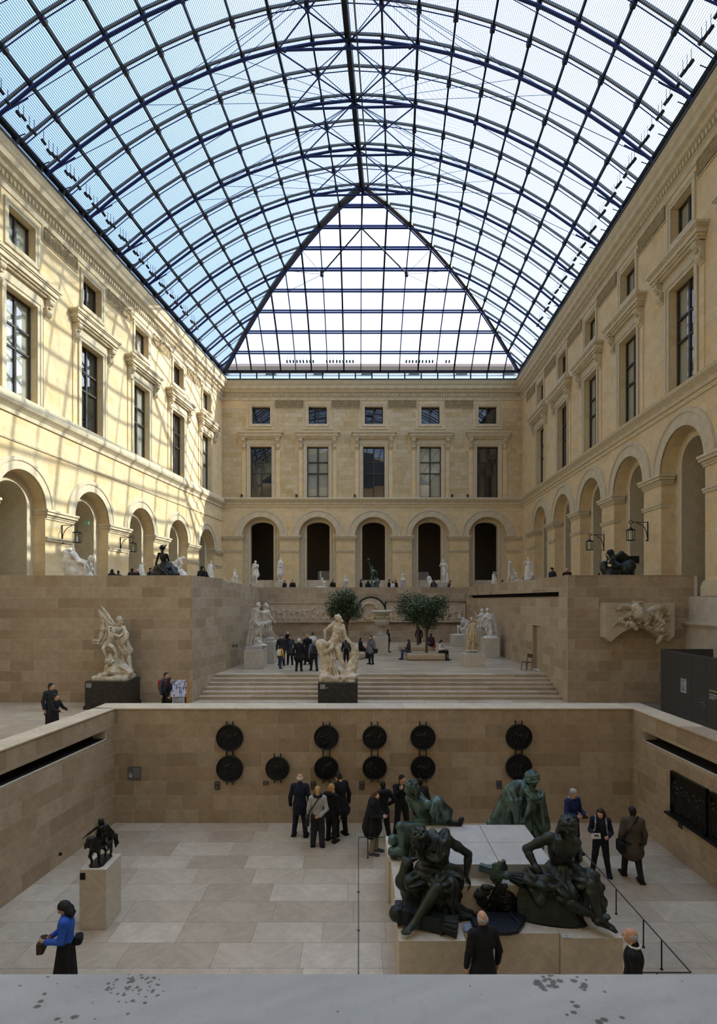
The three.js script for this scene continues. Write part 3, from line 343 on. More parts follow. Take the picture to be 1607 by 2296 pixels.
// ---------------------------------------------------------------- smooth bodies: blended distance fields, meshed with surface nets
class Field {
  constructor(ks = 1) { this.p = []; this.ks = ks; }
  put(d, lo, hi, k, sub) { this.p.push({ d, lo, hi, k: k * this.ks, sub }); return this; }
  cap(a, b, ra, rb = ra, k = .03, o = {}) { // tapered capsule; o.flat = [axis, scale]; o.fold = [n, amp, phase, twist]; o.noise = [amp, freq]
    const ax = a.x, ay = a.y, az = a.z, bx = b.x - ax, by = b.y - ay, bz = b.z - az, L2 = bx * bx + by * by + bz * bz || 1e-9, { flat, noise } = o, fold = o.fold && [o.fold[0], o.fold[1] * 1.7, o.fold[2], o.fold[3]]; let ux, uy, uz, vx, vy, vz;
    if (fold) { const u = V(bx, by, bz).normalize(), q = Math.abs(u.y) > .8 ? V(0, 0, 1) : V(0, 1, 0), s = q.cross(u).normalize(), t = u.clone().cross(s); [ux, uy, uz] = s.toArray(); [vx, vy, vz] = t.toArray(); }
    const fx = flat ? flat[0].x : 0, fy = flat ? flat[0].y : 0, fz = flat ? flat[0].z : 0, fs = flat ? 1 / flat[1] - 1 : 0;
    const R = Math.max(ra, rb) * (flat ? Math.max(1, flat[1]) : 1) + (fold ? fold[1] : 0) + (noise ? noise[0] : 0);
    return this.put((x, y, z) => { let px = x - ax, py = y - ay, pz = z - az, t = (px * bx + py * by + pz * bz) / L2; t = t < 0 ? 0 : t > 1 ? 1 : t; px -= bx * t; py -= by * t; pz -= bz * t;
      let dd = 0; if (fold) { const pv = px * vx + py * vy + pz * vz, pu = px * ux + py * uy + pz * uz, th = Math.atan2(pv, pu), w = Math.min(1, Math.hypot(pu, pv) / (Math.sqrt(px * px + py * py + pz * pz) + 1e-6)); dd = fold[1] * (Math.abs(Math.sin((fold[0] * th + fold[2] + (fold[3] || 0) * t) / 2)) * 2 - 1.2) * (.35 + .65 * t) * w * w; }
      if (flat) { const q = (px * fx + py * fy + pz * fz) * fs; px += fx * q; py += fy * q; pz += fz * q; }
      if (noise) dd += noise[0] * (fbm(x * noise[1], y * noise[1], z * noise[1]) * 2 - 1); return Math.sqrt(px * px + py * py + pz * pz) - (ra + (rb - ra) * t) - dd; },
      [Math.min(ax, b.x) - R, Math.min(ay, b.y) - R, Math.min(az, b.z) - R], [Math.max(ax, b.x) + R, Math.max(ay, b.y) + R, Math.max(az, b.z) + R], k, o.sub);
  }
  ell(c, r, k = .03, ax, o = {}) { // ellipsoid on axes [x, y, z]
    const X = ax ? ax[0] : V(1, 0, 0), Y = ax ? ax[1] : V(0, 1, 0), Z = ax ? ax[2] : V(0, 0, 1), m = Math.max(...r) + (o.noise ? o.noise[0] : 0), mn = Math.min(...r), noise = o.noise;
    return this.put((x, y, z) => { const px = x - c.x, py = y - c.y, pz = z - c.z, a = (px * X.x + py * X.y + pz * X.z) / r[0], b = (px * Y.x + py * Y.y + pz * Y.z) / r[1], d = (px * Z.x + py * Z.y + pz * Z.z) / r[2], l = Math.sqrt(a * a + b * b + d * d), g = Math.sqrt(a * a / (r[0] * r[0]) + b * b / (r[1] * r[1]) + d * d / (r[2] * r[2])); return (g > 1e-6 ? l * (l - 1) / g : -mn) - (noise ? noise[0] * (fbm(x * noise[1], y * noise[1], z * noise[1]) * 2 - 1) : 0); },
      [c.x - m, c.y - m, c.z - m], [c.x + m, c.y + m, c.z + m], k, o.sub);
  }
  ball(c, r, k = .03, o) { return this.ell(c, [r, r, r], k, null, o); }
  box(c, h, r = .02, k = .03, ax, o = {}) {
    const X = ax ? ax[0] : V(1, 0, 0), Y = ax ? ax[1] : V(0, 1, 0), Z = ax ? ax[2] : V(0, 0, 1), m = Math.hypot(...h) + (o.noise ? o.noise[0] : 0), noise = o.noise;
    return this.put((x, y, z) => { const px = x - c.x, py = y - c.y, pz = z - c.z, a = Math.abs(px * X.x + py * X.y + pz * X.z) - h[0] + r, b = Math.abs(px * Y.x + py * Y.y + pz * Y.z) - h[1] + r, d = Math.abs(px * Z.x + py * Z.y + pz * Z.z) - h[2] + r; return Math.hypot(Math.max(a, 0), Math.max(b, 0), Math.max(d, 0)) + Math.min(Math.max(a, b, d), 0) - r - (noise ? noise[0] * (fbm(x * noise[1], y * noise[1], z * noise[1]) * 2 - 1) : 0); },
      [c.x - m, c.y - m, c.z - m], [c.x + m, c.y + m, c.z + m], k, o.sub);
  }
  chain(ps, rs, k, o) { for (let i = 0; i < ps.length - 1; i++) this.cap(ps[i], ps[i + 1], rs[i], rs[i + 1] ?? rs[i], k, o); return this; }
  mesh(cell, color) {
    const P = this.p, lo = [1e9, 1e9, 1e9], hi = [-1e9, -1e9, -1e9]; for (const q of P) if (!q.sub) for (let c = 0; c < 3; c++) { lo[c] = Math.min(lo[c], q.lo[c]); hi[c] = Math.max(hi[c], q.hi[c]); }
    for (let c = 0; c < 3; c++) { lo[c] -= cell * 2.5; hi[c] += cell * 2.5; } let n = [0, 1, 2].map((c) => Math.ceil((hi[c] - lo[c]) / cell) + 1); while (n[0] * n[1] * n[2] > 9e6) { cell *= 1.15; n = [0, 1, 2].map((c) => Math.ceil((hi[c] - lo[c]) / cell) + 1); }
    const [nx, ny, nz] = n, F = new Float32Array(nx * ny * nz).fill(10), sx = 1, sy = nx, sz = nx * ny;
    for (const q of P) { const pad = q.k + cell * 2, a = [0, 1, 2].map((c) => Math.max(0, Math.floor((q.lo[c] - pad - lo[c]) / cell))), b = [0, 1, 2].map((c) => Math.min(n[c] - 1, Math.ceil((q.hi[c] + pad - lo[c]) / cell))), k = q.k, ik = k > 0 ? 1 / k : 0;
      for (let z = a[2]; z <= b[2]; z++) for (let y = a[1]; y <= b[1]; y++) { let i = a[0] + y * sy + z * sz; const wy = lo[1] + y * cell, wz = lo[2] + z * cell; for (let x = a[0]; x <= b[0]; x++, i++) { const d = q.d(lo[0] + x * cell, wy, wz), f = F[i]; if (q.sub) { const e = -d, h = Math.max(k - Math.abs(e - f), 0) * ik; F[i] = Math.max(e, f) + h * h * k * .25; } else { const h = Math.max(k - Math.abs(d - f), 0) * ik; F[i] = Math.min(d, f) - h * h * k * .25; } } } }
    const id = new Int32Array(F.length).fill(-1), pos = [], idx = [], E8 = [[0, 1], [0, 2], [0, 4], [1, 3], [1, 5], [2, 3], [2, 6], [3, 7], [4, 5], [4, 6], [5, 7], [6, 7]], off = [0, sx, sy, sx + sy, sz, sx + sz, sy + sz, sx + sy + sz], v = new Float32Array(8);
    for (let z = 0; z < nz - 1; z++) for (let y = 0; y < ny - 1; y++) for (let x = 0; x < nx - 1; x++) { const i = x + y * sy + z * sz; let m = 0; for (let c = 0; c < 8; c++) { v[c] = F[i + off[c]]; if (v[c] < 0) m |= 1 << c; } if (m === 0 || m === 255) continue;
      let X = 0, Y = 0, Z = 0, k = 0; for (const [a, b] of E8) if (((m >> a) ^ (m >> b)) & 1) { const t = v[a] / (v[a] - v[b]); X += (a & 1) + ((b & 1) - (a & 1)) * t; Y += ((a >> 1) & 1) + (((b >> 1) & 1) - ((a >> 1) & 1)) * t; Z += (a >> 2) + ((b >> 2) - (a >> 2)) * t; k++; }
      id[i] = pos.length / 3; pos.push(lo[0] + (x + X / k) * cell, lo[1] + (y + Y / k) * cell, lo[2] + (z + Z / k) * cell); }
    const q4 = (a, b, c, d, flip) => { if (a < 0 || b < 0 || c < 0 || d < 0) return; flip ? idx.push(a, c, b, a, d, c) : idx.push(a, b, c, a, c, d); };
    for (let z = 1; z < nz - 1; z++) for (let y = 1; y < ny - 1; y++) for (let x = 1; x < nx - 1; x++) { const i = x + y * sy + z * sz, s = F[i] < 0; if (s !== F[i + sx] < 0) q4(id[i - sy - sz], id[i - sz], id[i], id[i - sy], !s); if (s !== F[i + sy] < 0) q4(id[i - sx - sz], id[i - sx], id[i], id[i - sz], !s); if (s !== F[i + sz] < 0) q4(id[i - sx - sy], id[i - sy], id[i], id[i - sx], !s); }
    const g = new THREE.BufferGeometry(); g.setAttribute('position', new THREE.Float32BufferAttribute(pos, 3)); g.setIndex(idx); g.computeVertexNormals(); g.setAttribute('uv', new THREE.BufferAttribute(new Float32Array(pos.length / 3 * 2), 2));
    if (color) { const c = new Float32Array(pos.length); for (let i = 0; i < pos.length; i += 3) { const r = color(pos[i], pos[i + 1], pos[i + 2]); c[i] = r[0]; c[i + 1] = r[1]; c[i + 2] = r[2]; } g.setAttribute('color', new THREE.BufferAttribute(c, 3)); } return g;
  }
}
const dirTo = (a, b) => b.clone().sub(a).normalize(), mix = (a, b, t) => a.clone().lerp(b, t), off = (a, ...vs) => { const r = a.clone(); for (let i = 0; i < vs.length; i += 2) r.addScaledVector(vs[i], vs[i + 1]); return r; };
function frameOf(J) { // lateral (towards the figure's left), spine, forward
  const up = dirTo(J.pe, J.ne), lat = J.sl.clone().sub(J.sr); lat.addScaledVector(up, -lat.dot(up)).normalize(); return { up, lat, fw: lat.clone().cross(up) };
}
function bodyPrims(F, J, H, o = {}) {
  const { up, lat, fw } = frameOf(J), A = [lat, up, fw], fem = o.fem, fat = o.fat ?? 1, k = .022 * H; J.hl = J.hl || off(J.pe, lat, .052 * H, up, -.01 * H); J.hr = J.hr || off(J.pe, lat, -.052 * H, up, -.01 * H);
  F.ell(mix(J.ch, J.ne, .2), [.092 * H * fat, .105 * H, .066 * H * fat], k, A); F.cap(off(J.sl, lat, -.02 * H), off(J.sr, lat, .02 * H), .036 * H, .036 * H, k);
  F.cap(J.ch, J.pe, (fem ? .062 : .07) * H * fat, .078 * H * fat, k, { flat: [fw, .76] }); F.ell(J.pe, [.09 * H * fat, .07 * H, .07 * H * fat], k, A);
  for (const s of [1, -1]) { F.ball(off(J.pe, lat, s * .042 * H, fw, -.036 * H, up, -.015 * H), .05 * H, k); const pc = off(mix(J.ch, J.ne, .32), lat, s * .042 * H, fw, .043 * H); fem ? F.ball(off(pc, up, -.015 * H), .033 * H, .01 * H) : F.ell(pc, [.046 * H, .034 * H, .022 * H], .02 * H, A); }
  if (!fem && o.abs) for (let i = 0; i < 3; i++) for (const s of [1, -1]) F.ball(off(mix(J.ch, J.pe, .22 + .2 * i), fw, .043 * H, lat, s * .021 * H), .02 * H, .018 * H);
  F.cap(J.ne, off(J.he, o.hu || up, -.04 * H), .036 * H, .03 * H, k * .8);
  for (const s of ['l', 'r']) { const sh = J['s' + s], el = J['e' + s], wr = J['w' + s], hp = J['h' + s], kn = J['k' + s], an = J['a' + s], to = J['t' + s];
    if (el) { F.ball(sh, .037 * H, k); F.cap(sh, el, .032 * H, .025 * H, k * .7); F.ball(mix(sh, el, .45), .032 * H, k); F.cap(el, mix(el, wr, .3), .025 * H, .027 * H, k * .6); F.cap(mix(el, wr, .3), wr, .027 * H, .017 * H, k * .6); }
    if (kn) { F.cap(hp, kn, .056 * H * fat, .037 * H, k); F.ball(kn, .037 * H, k * .6); const bk = off(mix(kn, an, .3), dirTo(an, to), -.012 * H); F.cap(kn, bk, .035 * H, .037 * H, k * .6); F.cap(bk, an, .037 * H, .021 * H, k * .6); if (to) footPrims(F, an, to, H); } }
}
function footPrims(F, an, to, H) { const d = dirTo(an, to), dn = V(0, -1, 0), s = d.clone().cross(dn).normalize(); F.ball(off(an, d, -.018 * H, dn, .018 * H), .024 * H, .015 * H); F.cap(off(an, dn, .008 * H), mix(an, to, .75), .026 * H, .018 * H, .02 * H); for (let i = 0; i < 5; i++) F.cap(off(mix(an, to, .7), s, (i - 2) * .011 * H), off(to, s, (i - 2) * .012 * H, d, -.008 * H * Math.abs(i - 1)), .011 * H, .0085 * H, .006 * H); }
function headPrims(F, he, hf, hu, H, o = {}) {
  hf = hf.clone().normalize(); const sd = hu.clone().cross(hf).normalize(); hu = hf.clone().cross(sd); const at = (s, u, f) => off(he, sd, s * H, hu, u * H, hf, f * H), A = [sd, hu, hf];
  F.ell(at(0, .014, -.008), [.043 * H, .05 * H, .054 * H], .01 * H, A); F.ell(at(0, -.016, .012), [.035 * H, .05 * H, .04 * H], .012 * H, A); F.cap(at(-.02, -.048, .022), at(.02, -.048, .022), .013 * H, .013 * H, .015 * H); F.ball(at(0, -.056, .037), .014 * H, .012 * H); F.cap(at(0, -.02, -.02), at(0, -.075, -.022), .03 * H, .032 * H, .015 * H);
  for (const s of [1, -1]) { F.ball(at(s * .018, .003, .056), .0115 * H, .008 * H, { sub: true }); F.ball(at(s * .018, .002, .0425), .0085 * H, .002 * H); F.ball(at(s * .023, -.014, .037), .013 * H, .012 * H); F.cap(at(s * .006, .0145, .05), at(s * .03, .0145, .038), .006 * H, .0055 * H, .006 * H); F.ell(at(s * .044, -.004, -.004), [.006 * H, .016 * H, .011 * H], .004 * H, A); F.ball(at(s * .007, -.018, .057), .0055 * H, .004 * H); }
  F.cap(at(0, .012, .05), at(0, -.0145, .063), .0055 * H, .008 * H, .006 * H); for (const u of [-.028, -.0365]) F.cap(at(-.011, u, .0465), at(.011, u, .0465), .0052 * H, .0052 * H, .003 * H); F.cap(at(-.014, -.0322, .053), at(.014, -.0322, .053), .0022 * H, .0022 * H, .002 * H, { sub: true });
  if (o.curls) for (let i = 0; i < o.curls; i++) { const a = rnd() * 6.283, e = rr(-.7, 1), r = Math.sqrt(1 - e * e); let x = Math.cos(a) * r, f = Math.sin(a) * r; if (f > .3 && e < .5) continue; const c = at(x * .05, .014 + e * .056, -.008 + f * .058); F.ball(c, rr(.008, .0135) * H, .004 * H); }
  if (o.cap) F.ell(at(0, .022, -.01), [.0475 * H, .05 * H, .0585 * H], .004 * H, A);
  if (o.beard) for (let i = 0; i < o.beard; i++) { const a = rr(-1, 1), l = rnd(); F.cap(at(a * .034, -.04 - l * .02, .04 - Math.abs(a) * .025), at(a * .028 + rr(-.008, .008), -.062 - l * (o.beard > 40 ? .085 : .05), .044 - Math.abs(a) * .014 + l * .01), .0115 * H, .007 * H, .005 * H); }
  if (o.locks) for (let i = 0; i < o.locks; i++) { const a = rr(1.35, 2.7) * (rnd() < .5 ? 1 : -1), x = Math.sin(a), f = Math.cos(a) * 1; const p0 = at(x * .046, rr(.0, .05), f * .05 - .01), p1 = at(x * .058 + rr(-.01, .01), rr(-.07, -.02), f * .05 - .012); F.cap(p0, p1, .013 * H, .01 * H, .006 * H); }
}
function handPrims(F, w, d, n, s, curl = .5, thumb = 1) { // wrist, direction of the hand, palm normal, hand length
  d = d.clone().normalize(); n = n.clone().addScaledVector(d, -n.dot(d)).normalize(); const sd = d.clone().cross(n), rotd = (v, a) => v.clone().multiplyScalar(Math.cos(a)).addScaledVector(n, Math.sin(a));
  F.cap(off(w, d, -.08 * s), off(w, d, .1 * s), .13 * s, .15 * s, .05 * s, { flat: [n, .75] }); F.ell(off(w, d, .3 * s), [.22 * s, .27 * s, .1 * s], .05 * s, [sd, d, n]);
  [.4, .46, .43, .34].forEach((l, i) => { const b = off(w, d, (.5 - Math.abs(i - 1.3) * .03) * s, sd, (1.5 - i) * .115 * s * thumb), c = curl * (.85 + .12 * i), m = off(b, rotd(d, c * .6), l * .5 * s), e = off(m, rotd(d, c * 1.5), l * .5 * s); F.cap(b, m, .052 * s, .047 * s, .015 * s); F.cap(m, e, .047 * s, .038 * s, .012 * s); });
  const tb = off(w, d, .16 * s, sd, .17 * s * thumb), td = d.clone().multiplyScalar(.72).addScaledVector(sd, .6 * thumb).addScaledVector(n, .25).normalize(), tm = off(tb, td, .25 * s); F.cap(tb, tm, .065 * s, .055 * s, .03 * s); F.cap(tm, off(tm, d.clone().addScaledVector(n, .4).normalize(), .19 * s), .055 * s, .042 * s, .012 * s);
}
// colour variation that belongs to the stone or the metal, from solid noise
const lin = (h) => { const c = new THREE.Color(h); return [c.r, c.g, c.b]; };
function mottle(a, b, f, w = 1, seedv = 0) { const A = lin(a), B = lin(b); return (x, y, z) => { let t = fbm(x * f + seedv, y * f, z * f, 4); t = clamp((t - .5) * 2.6 * w + .5, 0, 1); return [lerp(A[0], B[0], t), lerp(A[1], B[1], t), lerp(A[2], B[2], t)]; }; }
mat('marble', '#ffffff', .55, { vertexColors: true }); mat('bronze', '#ffffff', .42, { vertexColors: true, metalness: .35 });
const marbleC = mottle('#dcd4c6', '#bdb29d', 9), marbleWarm = mottle('#d6c6a5', '#b0976f', 9), marbleWhite = mottle('#e7e3dc', '#cdc6ba', 9), bronzeC = mottle('#363f3a', '#242826', 5), bronzeG = mottle('#5b736b', '#323e39', 5, 1.3), bronzeK = mottle('#1c1a18', '#121110', 6);
// a carved figure from joints; returns { body, cloth } fields. hands: [side, direction, palm normal, curl]
function carve(J, H, o = {}) {
  const B = new Field(.7), D = new Field(.5), S = []; bodyPrims(B, J, H, o); const hF = new Field(); headPrims(hF, J.he, o.hf, o.hu || frameOf(J).up, H, o); S.push([hF, .3]);
  for (const h of o.hands || []) { const w = J['w' + h[0]], e = J['e' + h[0]], f = new Field(); handPrims(f, w, h[1] || dirTo(e, w), h[2] || frameOf(J).fw, .105 * H, h[3] ?? .6, h[4] || 1); S.push([f, .28]); }
  return { B, D, S };
}
const local = (g, p) => g.translate(-p.x, -p.y, -p.z);
function jp(z0, m) { const J = {}; for (const k in m) J[k] = PX(m[k][0], m[k][1], z0 + (m[k][2] || 0)); return J; }
// ---------------------------------------------------------------- the bronze captives on their stepped plinth
const PT = .94;
function sculpt(name, label, category, base, m, color, parts, group) {
  const t = thing(name, label, category, base, 0, group); for (const k in parts) { const gs = parts[k].map(([f, c, col]) => { const g = local(f.mesh(c, col || color), base), q = g.attributes.position; for (let i = 0; i < q.count; i++) if (q.getY(i) < 0) q.setY(i, 0); return g; }); add(t, k.replace(/\d$/, ''), gs, m); } return t;
}
{ // plinth
  const t = thing('plinth', 'stepped plinth of pale stone slabs carrying the green bronze captives', 'plinth', [0, 0, 0]), s = (n, ...a) => add(t, n, muv(new RoundedBoxGeometry(a[1] - a[0], a[3] - a[2], a[5] - a[4], 1, .008).translate((a[0] + a[1]) / 2, (a[2] + a[3]) / 2, -(a[4] + a[5]) / 2), .7), n === 'top_slab' ? M.plinthTop : M.pedestal);
  s('corner_block', .71, 1.885, 0, PT, 9.56, 10.9); s('corner_block', 3.62, 4.69, 0, PT, 9.64, 10.9); s('front_block', 1.89, 3.615, 0, PT, 9.78, 10.9); s('side_block', .74, 1.6, 0, PT, 10.905, 12.45); s('corner_block', .68, 1.9, 0, PT, 12.455, 13.8); s('side_block', 3.75, 4.65, 0, PT, 10.905, 12.4); s('corner_block', 3.5, 4.6, 0, PT, 12.405, 13.8); s('back_block', 1.905, 3.495, 0, PT, 12.455, 13.6); s('core_block', 1.6, 3.75, 0, PT, 10.905, 12.45);
  s('middle_step', 1.45, 3.95, PT, 1.47, 10.4, 12.9);
  for (const [a, b] of [[1.54, 2.78], [2.79, 3.83]]) for (const [c, d] of [[10.68, 11.65], [11.66, 12.56]]) s('top_slab', a, b, 1.47, 1.74, c, d);
}
const along = (c, H, hf, hu) => ({ c, H, hf, hu });
{ // bearded captive, front left
  const J = jp(10.45, { he: [938, 1881, -.12], ne: [969, 1871, .05], sl: [1003, 1883, -.02], sr: [951, 1896, .18], ch: [979, 1909, .02], pe: [986, 1962, .2], el: [1050, 1915, .12], wl: [1045, 1962, .05], er: [949, 1943, .02], wr: [1014, 1960, -.18], kl: [980, 1991, -.5], al: [928, 2070, -.72], tl: [905, 2096, -.86], kr: [918, 1976, -.12], ar: [953, 2032, .1], tr: [940, 2046, .05], hl: [1000, 1972, .1], hr: [965, 1970, .15] }), H = 2.95;
  const up = V(0, 1, 0), hf = V(-.55, -.62, .55), { B, D, S } = carve(J, H, { hf, hu: V(-.35, .62, .5), abs: 1, curls: 130, beard: 60, locks: 10, hands: [['l', V(.35, -.8, .3), V(-1, -.2, .2), .7], ['r', V(.8, -.1, .25), V(0, -1, .1), 1.1]] });
  const q = (x, y, d) => PX(x, y, 10.45 + d);
  D.chain([q(998, 1868, .02), q(991, 1890, -.16), q(988, 1915, -.2), q(985, 1932, -.2)], [.1, .09, .085, .06], .03, { fold: [5, .022, 0, 0] }); D.chain([q(955, 1905, .0), q(966, 1922, -.16), q(981, 1928, -.22), q(994, 1916, -.22), q(1000, 1892, -.16)], [.07, .075, .075, .07, .06], .03, { fold: [4, .016, 1, 3] }); D.chain([q(988, 1866, .05), q(998, 1862, .0), q(994, 1870, -.06), q(986, 1868, 0)], [.035, .045, .04, .035], .02);
  D.cap(q(956, 1956, .02), q(1012, 1972, -.02), .25, .25, .1, { fold: [9, .035, 0, 2] }); D.cap(q(1000, 1972, .05), q(984, 1985, -.36), .26, .2, .08, { fold: [9, .024, 0, 0] }); D.cap(q(958, 1966, .05), q(923, 1980, -.1), .24, .15, .08, { fold: [8, .03, 2, 0] }); D.chain([q(1005, 1985, -.25), q(1000, 2020, -.3), q(1008, 2048, -.35)], [.2, .17, .16], .06, { fold: [7, .035, 0, 1] }); D.chain([q(1012, 2035, -.2), q(1030, 2048, -.2), q(1052, 2052, -.2)], [.15, .13, .09], .05, { fold: [5, .03, 1, 0] }); D.chain([q(1010, 1985, 0), q(1022, 2000, .05), q(1014, 2010, .05)], [.2, .14, .1], .05, { fold: [5, .02, 0, 0] }); D.cap(q(960, 2000, -.1), q(962, 2045, -.1), .12, .16, .05, { fold: [6, .03, 0, 0] });
  const R = new Field(); R.box(off(q(985, 2010, .25), up, -.05), [.38, .42, .32], .08, .05, null, { noise: [.05, 4] }); R.ell(q(917, 1985, .25), [.2, .42, .1], .04, [V(1, .1, 0), V(-.15, 1, .1).normalize(), V(0, 0, 1)]); R.ell(q(936, 2016, .05), [.26, .3, .08], .04, [V(.8, -.6, 0), V(.6, .8, 0), V(0, 0, 1)]); R.chain([q(902, 1922, .3), q(918, 1930, .28), q(935, 1925, .3)], [.03, .05, .03], .02); R.chain([q(912, 1940, .2), q(905, 1975, .2), q(915, 2000, .2)], [.12, .16, .1], .05, { noise: [.04, 5] });
  sculpt('bronze_captive', 'dark bronze seated old captive with full beard, front left corner of the plinth', 'statue', PX(945, 2075, 10.2).setY(PT), M.bronze, bronzeC, { figure: [[B, .024], [S[0][0], .011], [S[1][0], .012], [S[2][0], .012]], drapery: [[D, .022]], rock_and_shield: [[R, .03]] });
}
{ // young captive, front right
  const J = jp(10.35, { he: [1275, 1856, -.12], ne: [1266, 1880, .08], sl: [1290, 1889, .12], sr: [1229, 1879, .05], ch: [1256, 1908, .02], pe: [1259, 1966, .2], er: [1179, 1903, .15], wr: [1206, 1953, -.1], el: [1297, 1925, .45], wl: [1268, 1950, .4], kr: [1279, 2026, -.42], ar: [1340, 2055, -.5], tr: [1368, 2056, -.62], kl: [1324, 1984, -.35], al: [1345, 2064, -.62], tl: [1382, 2087, -.72], hl: [1280, 1968, .12], hr: [1240, 1975, .1] }), H = 2.9;
  const hf = V(.12, -.16, 1), { B, D, S } = carve(J, H, { hf, hu: V(.08, 1, .1), abs: 1, curls: 170, locks: 22, hands: [['r', V(.5, -.75, .35), V(.1, -.3, 1), 1.0], ['l', V(-.6, -.5, 0), V(0, 0, 1), .8]] });
  const q = (x, y, d) => PX(x, y, 10.35 + d); B.cap(q(1202, 1948, -.08), q(1206, 1954, -.1), .085, .085, .01);
  D.cap(q(1240, 1970, .1), q(1268, 2004, -.28), .27, .2, .08, { fold: [8, .026, 0, 1] }); D.cap(q(1282, 1966, .1), q(1308, 1976, -.2), .24, .2, .08, { fold: [8, .02, 0, 0] }); D.cap(q(1250, 1955, .12), q(1284, 1962, .1), .25, .22, .08, { fold: [6, .02, 0, 0] }); D.chain([q(1262, 1950, -.1), q(1264, 1975, -.16), q(1262, 1990, -.12)], [.1, .1, .08], .04, { fold: [5, .03, 0, 0] });
  D.chain([q(1188, 1958, .0), q(1192, 1975, -.12), q(1215, 1985, -.2), q(1240, 1985, -.15)], [.12, .15, .16, .14], .06, { fold: [5, .04, 0, 2] }); D.chain([q(1186, 1978, -.05), q(1200, 1995, -.18), q(1212, 2018, -.3), q(1216, 2030, -.34)], [.1, .13, .1, .06], .05, { fold: [5, .035, 1, 0] }); D.chain([q(1250, 1862, -.02), q(1252, 1885, -.18), q(1252, 1912, -.22)], [.05, .06, .05], .03, { fold: [4, .016, 0, 0] });
  const R = new Field(), sc = q(1232, 2034, -.2), n = V(-.25, .28, 1).normalize(), s1 = V(0, 1, 0).cross(n).normalize(), s2 = n.clone().cross(s1), AX = [s1, s2, n];
  R.ell(sc, [.58, .56, .1], .02, AX); for (let i = 0; i < 40; i++) { const a = i / 40 * 6.2832, b = (i + 1) / 40 * 6.2832; R.cap(off(sc, s1, .55 * Math.cos(a), s2, .53 * Math.sin(a)), off(sc, s1, .55 * Math.cos(b), s2, .53 * Math.sin(b)), .05, .05, .01); R.cap(off(sc, s1, .42 * Math.cos(a), s2, .41 * Math.sin(a), n, .055), off(sc, s1, .42 * Math.cos(b), s2, .41 * Math.sin(b), n, .055), .015, .015, .01); if (i % 2) R.ball(off(sc, s1, .485 * Math.cos(a), s2, .47 * Math.sin(a), n, .045), .026, .01); }
  R.box(q(1265, 2000, .3), [.4, .42, .3], .08, .05, null, { noise: [.05, 4] });
  const Q = new Field(); Q.chain([q(1322, 1962, .15), q(1332, 1990, .12), q(1340, 2020, .12), q(1348, 2045, .1)], [.12, .16, .16, .1], .05, { noise: [.06, 7] }); for (let i = 0; i < 26; i++) Q.ball(q(1330 + rr(-12, 16), 1968 + rr(-8, 34), .1 + rr(-.1, .1)), rr(.035, .065), .02); Q.box(q(1293, 2010, -.15), [.16, .1, .07], .03, .03, [V(.8, -.5, 0).normalize(), V(.5, .8, 0).normalize(), V(0, 0, 1)], { noise: [.02, 14] });
  sculpt('bronze_captive', 'dark bronze seated young captive with headband and curls, resting on a round shield', 'statue', PX(1262, 2060, 10.2).setY(PT), M.bronze, bronzeC, { figure: [[B, .024], [S[0][0], .011], [S[1][0], .012], [S[2][0], .014]], drapery: [[D, .022]], shield: [[R, .022]], helmet_and_arms: [[Q, .024]] });
  const t = thing('bronze_sword', 'dark bronze sword leaning between shield and feet of the young captive', 'sword', PX(1303, 2075, 9.95).setY(PT)), a = PX(1294, 2050, 10.0), b = PX(1312, 2082, 9.86).setY(PT + .06); add(t, 'scabbard', local(bar(a, b, .1, .05), t.position), M.iron);
}
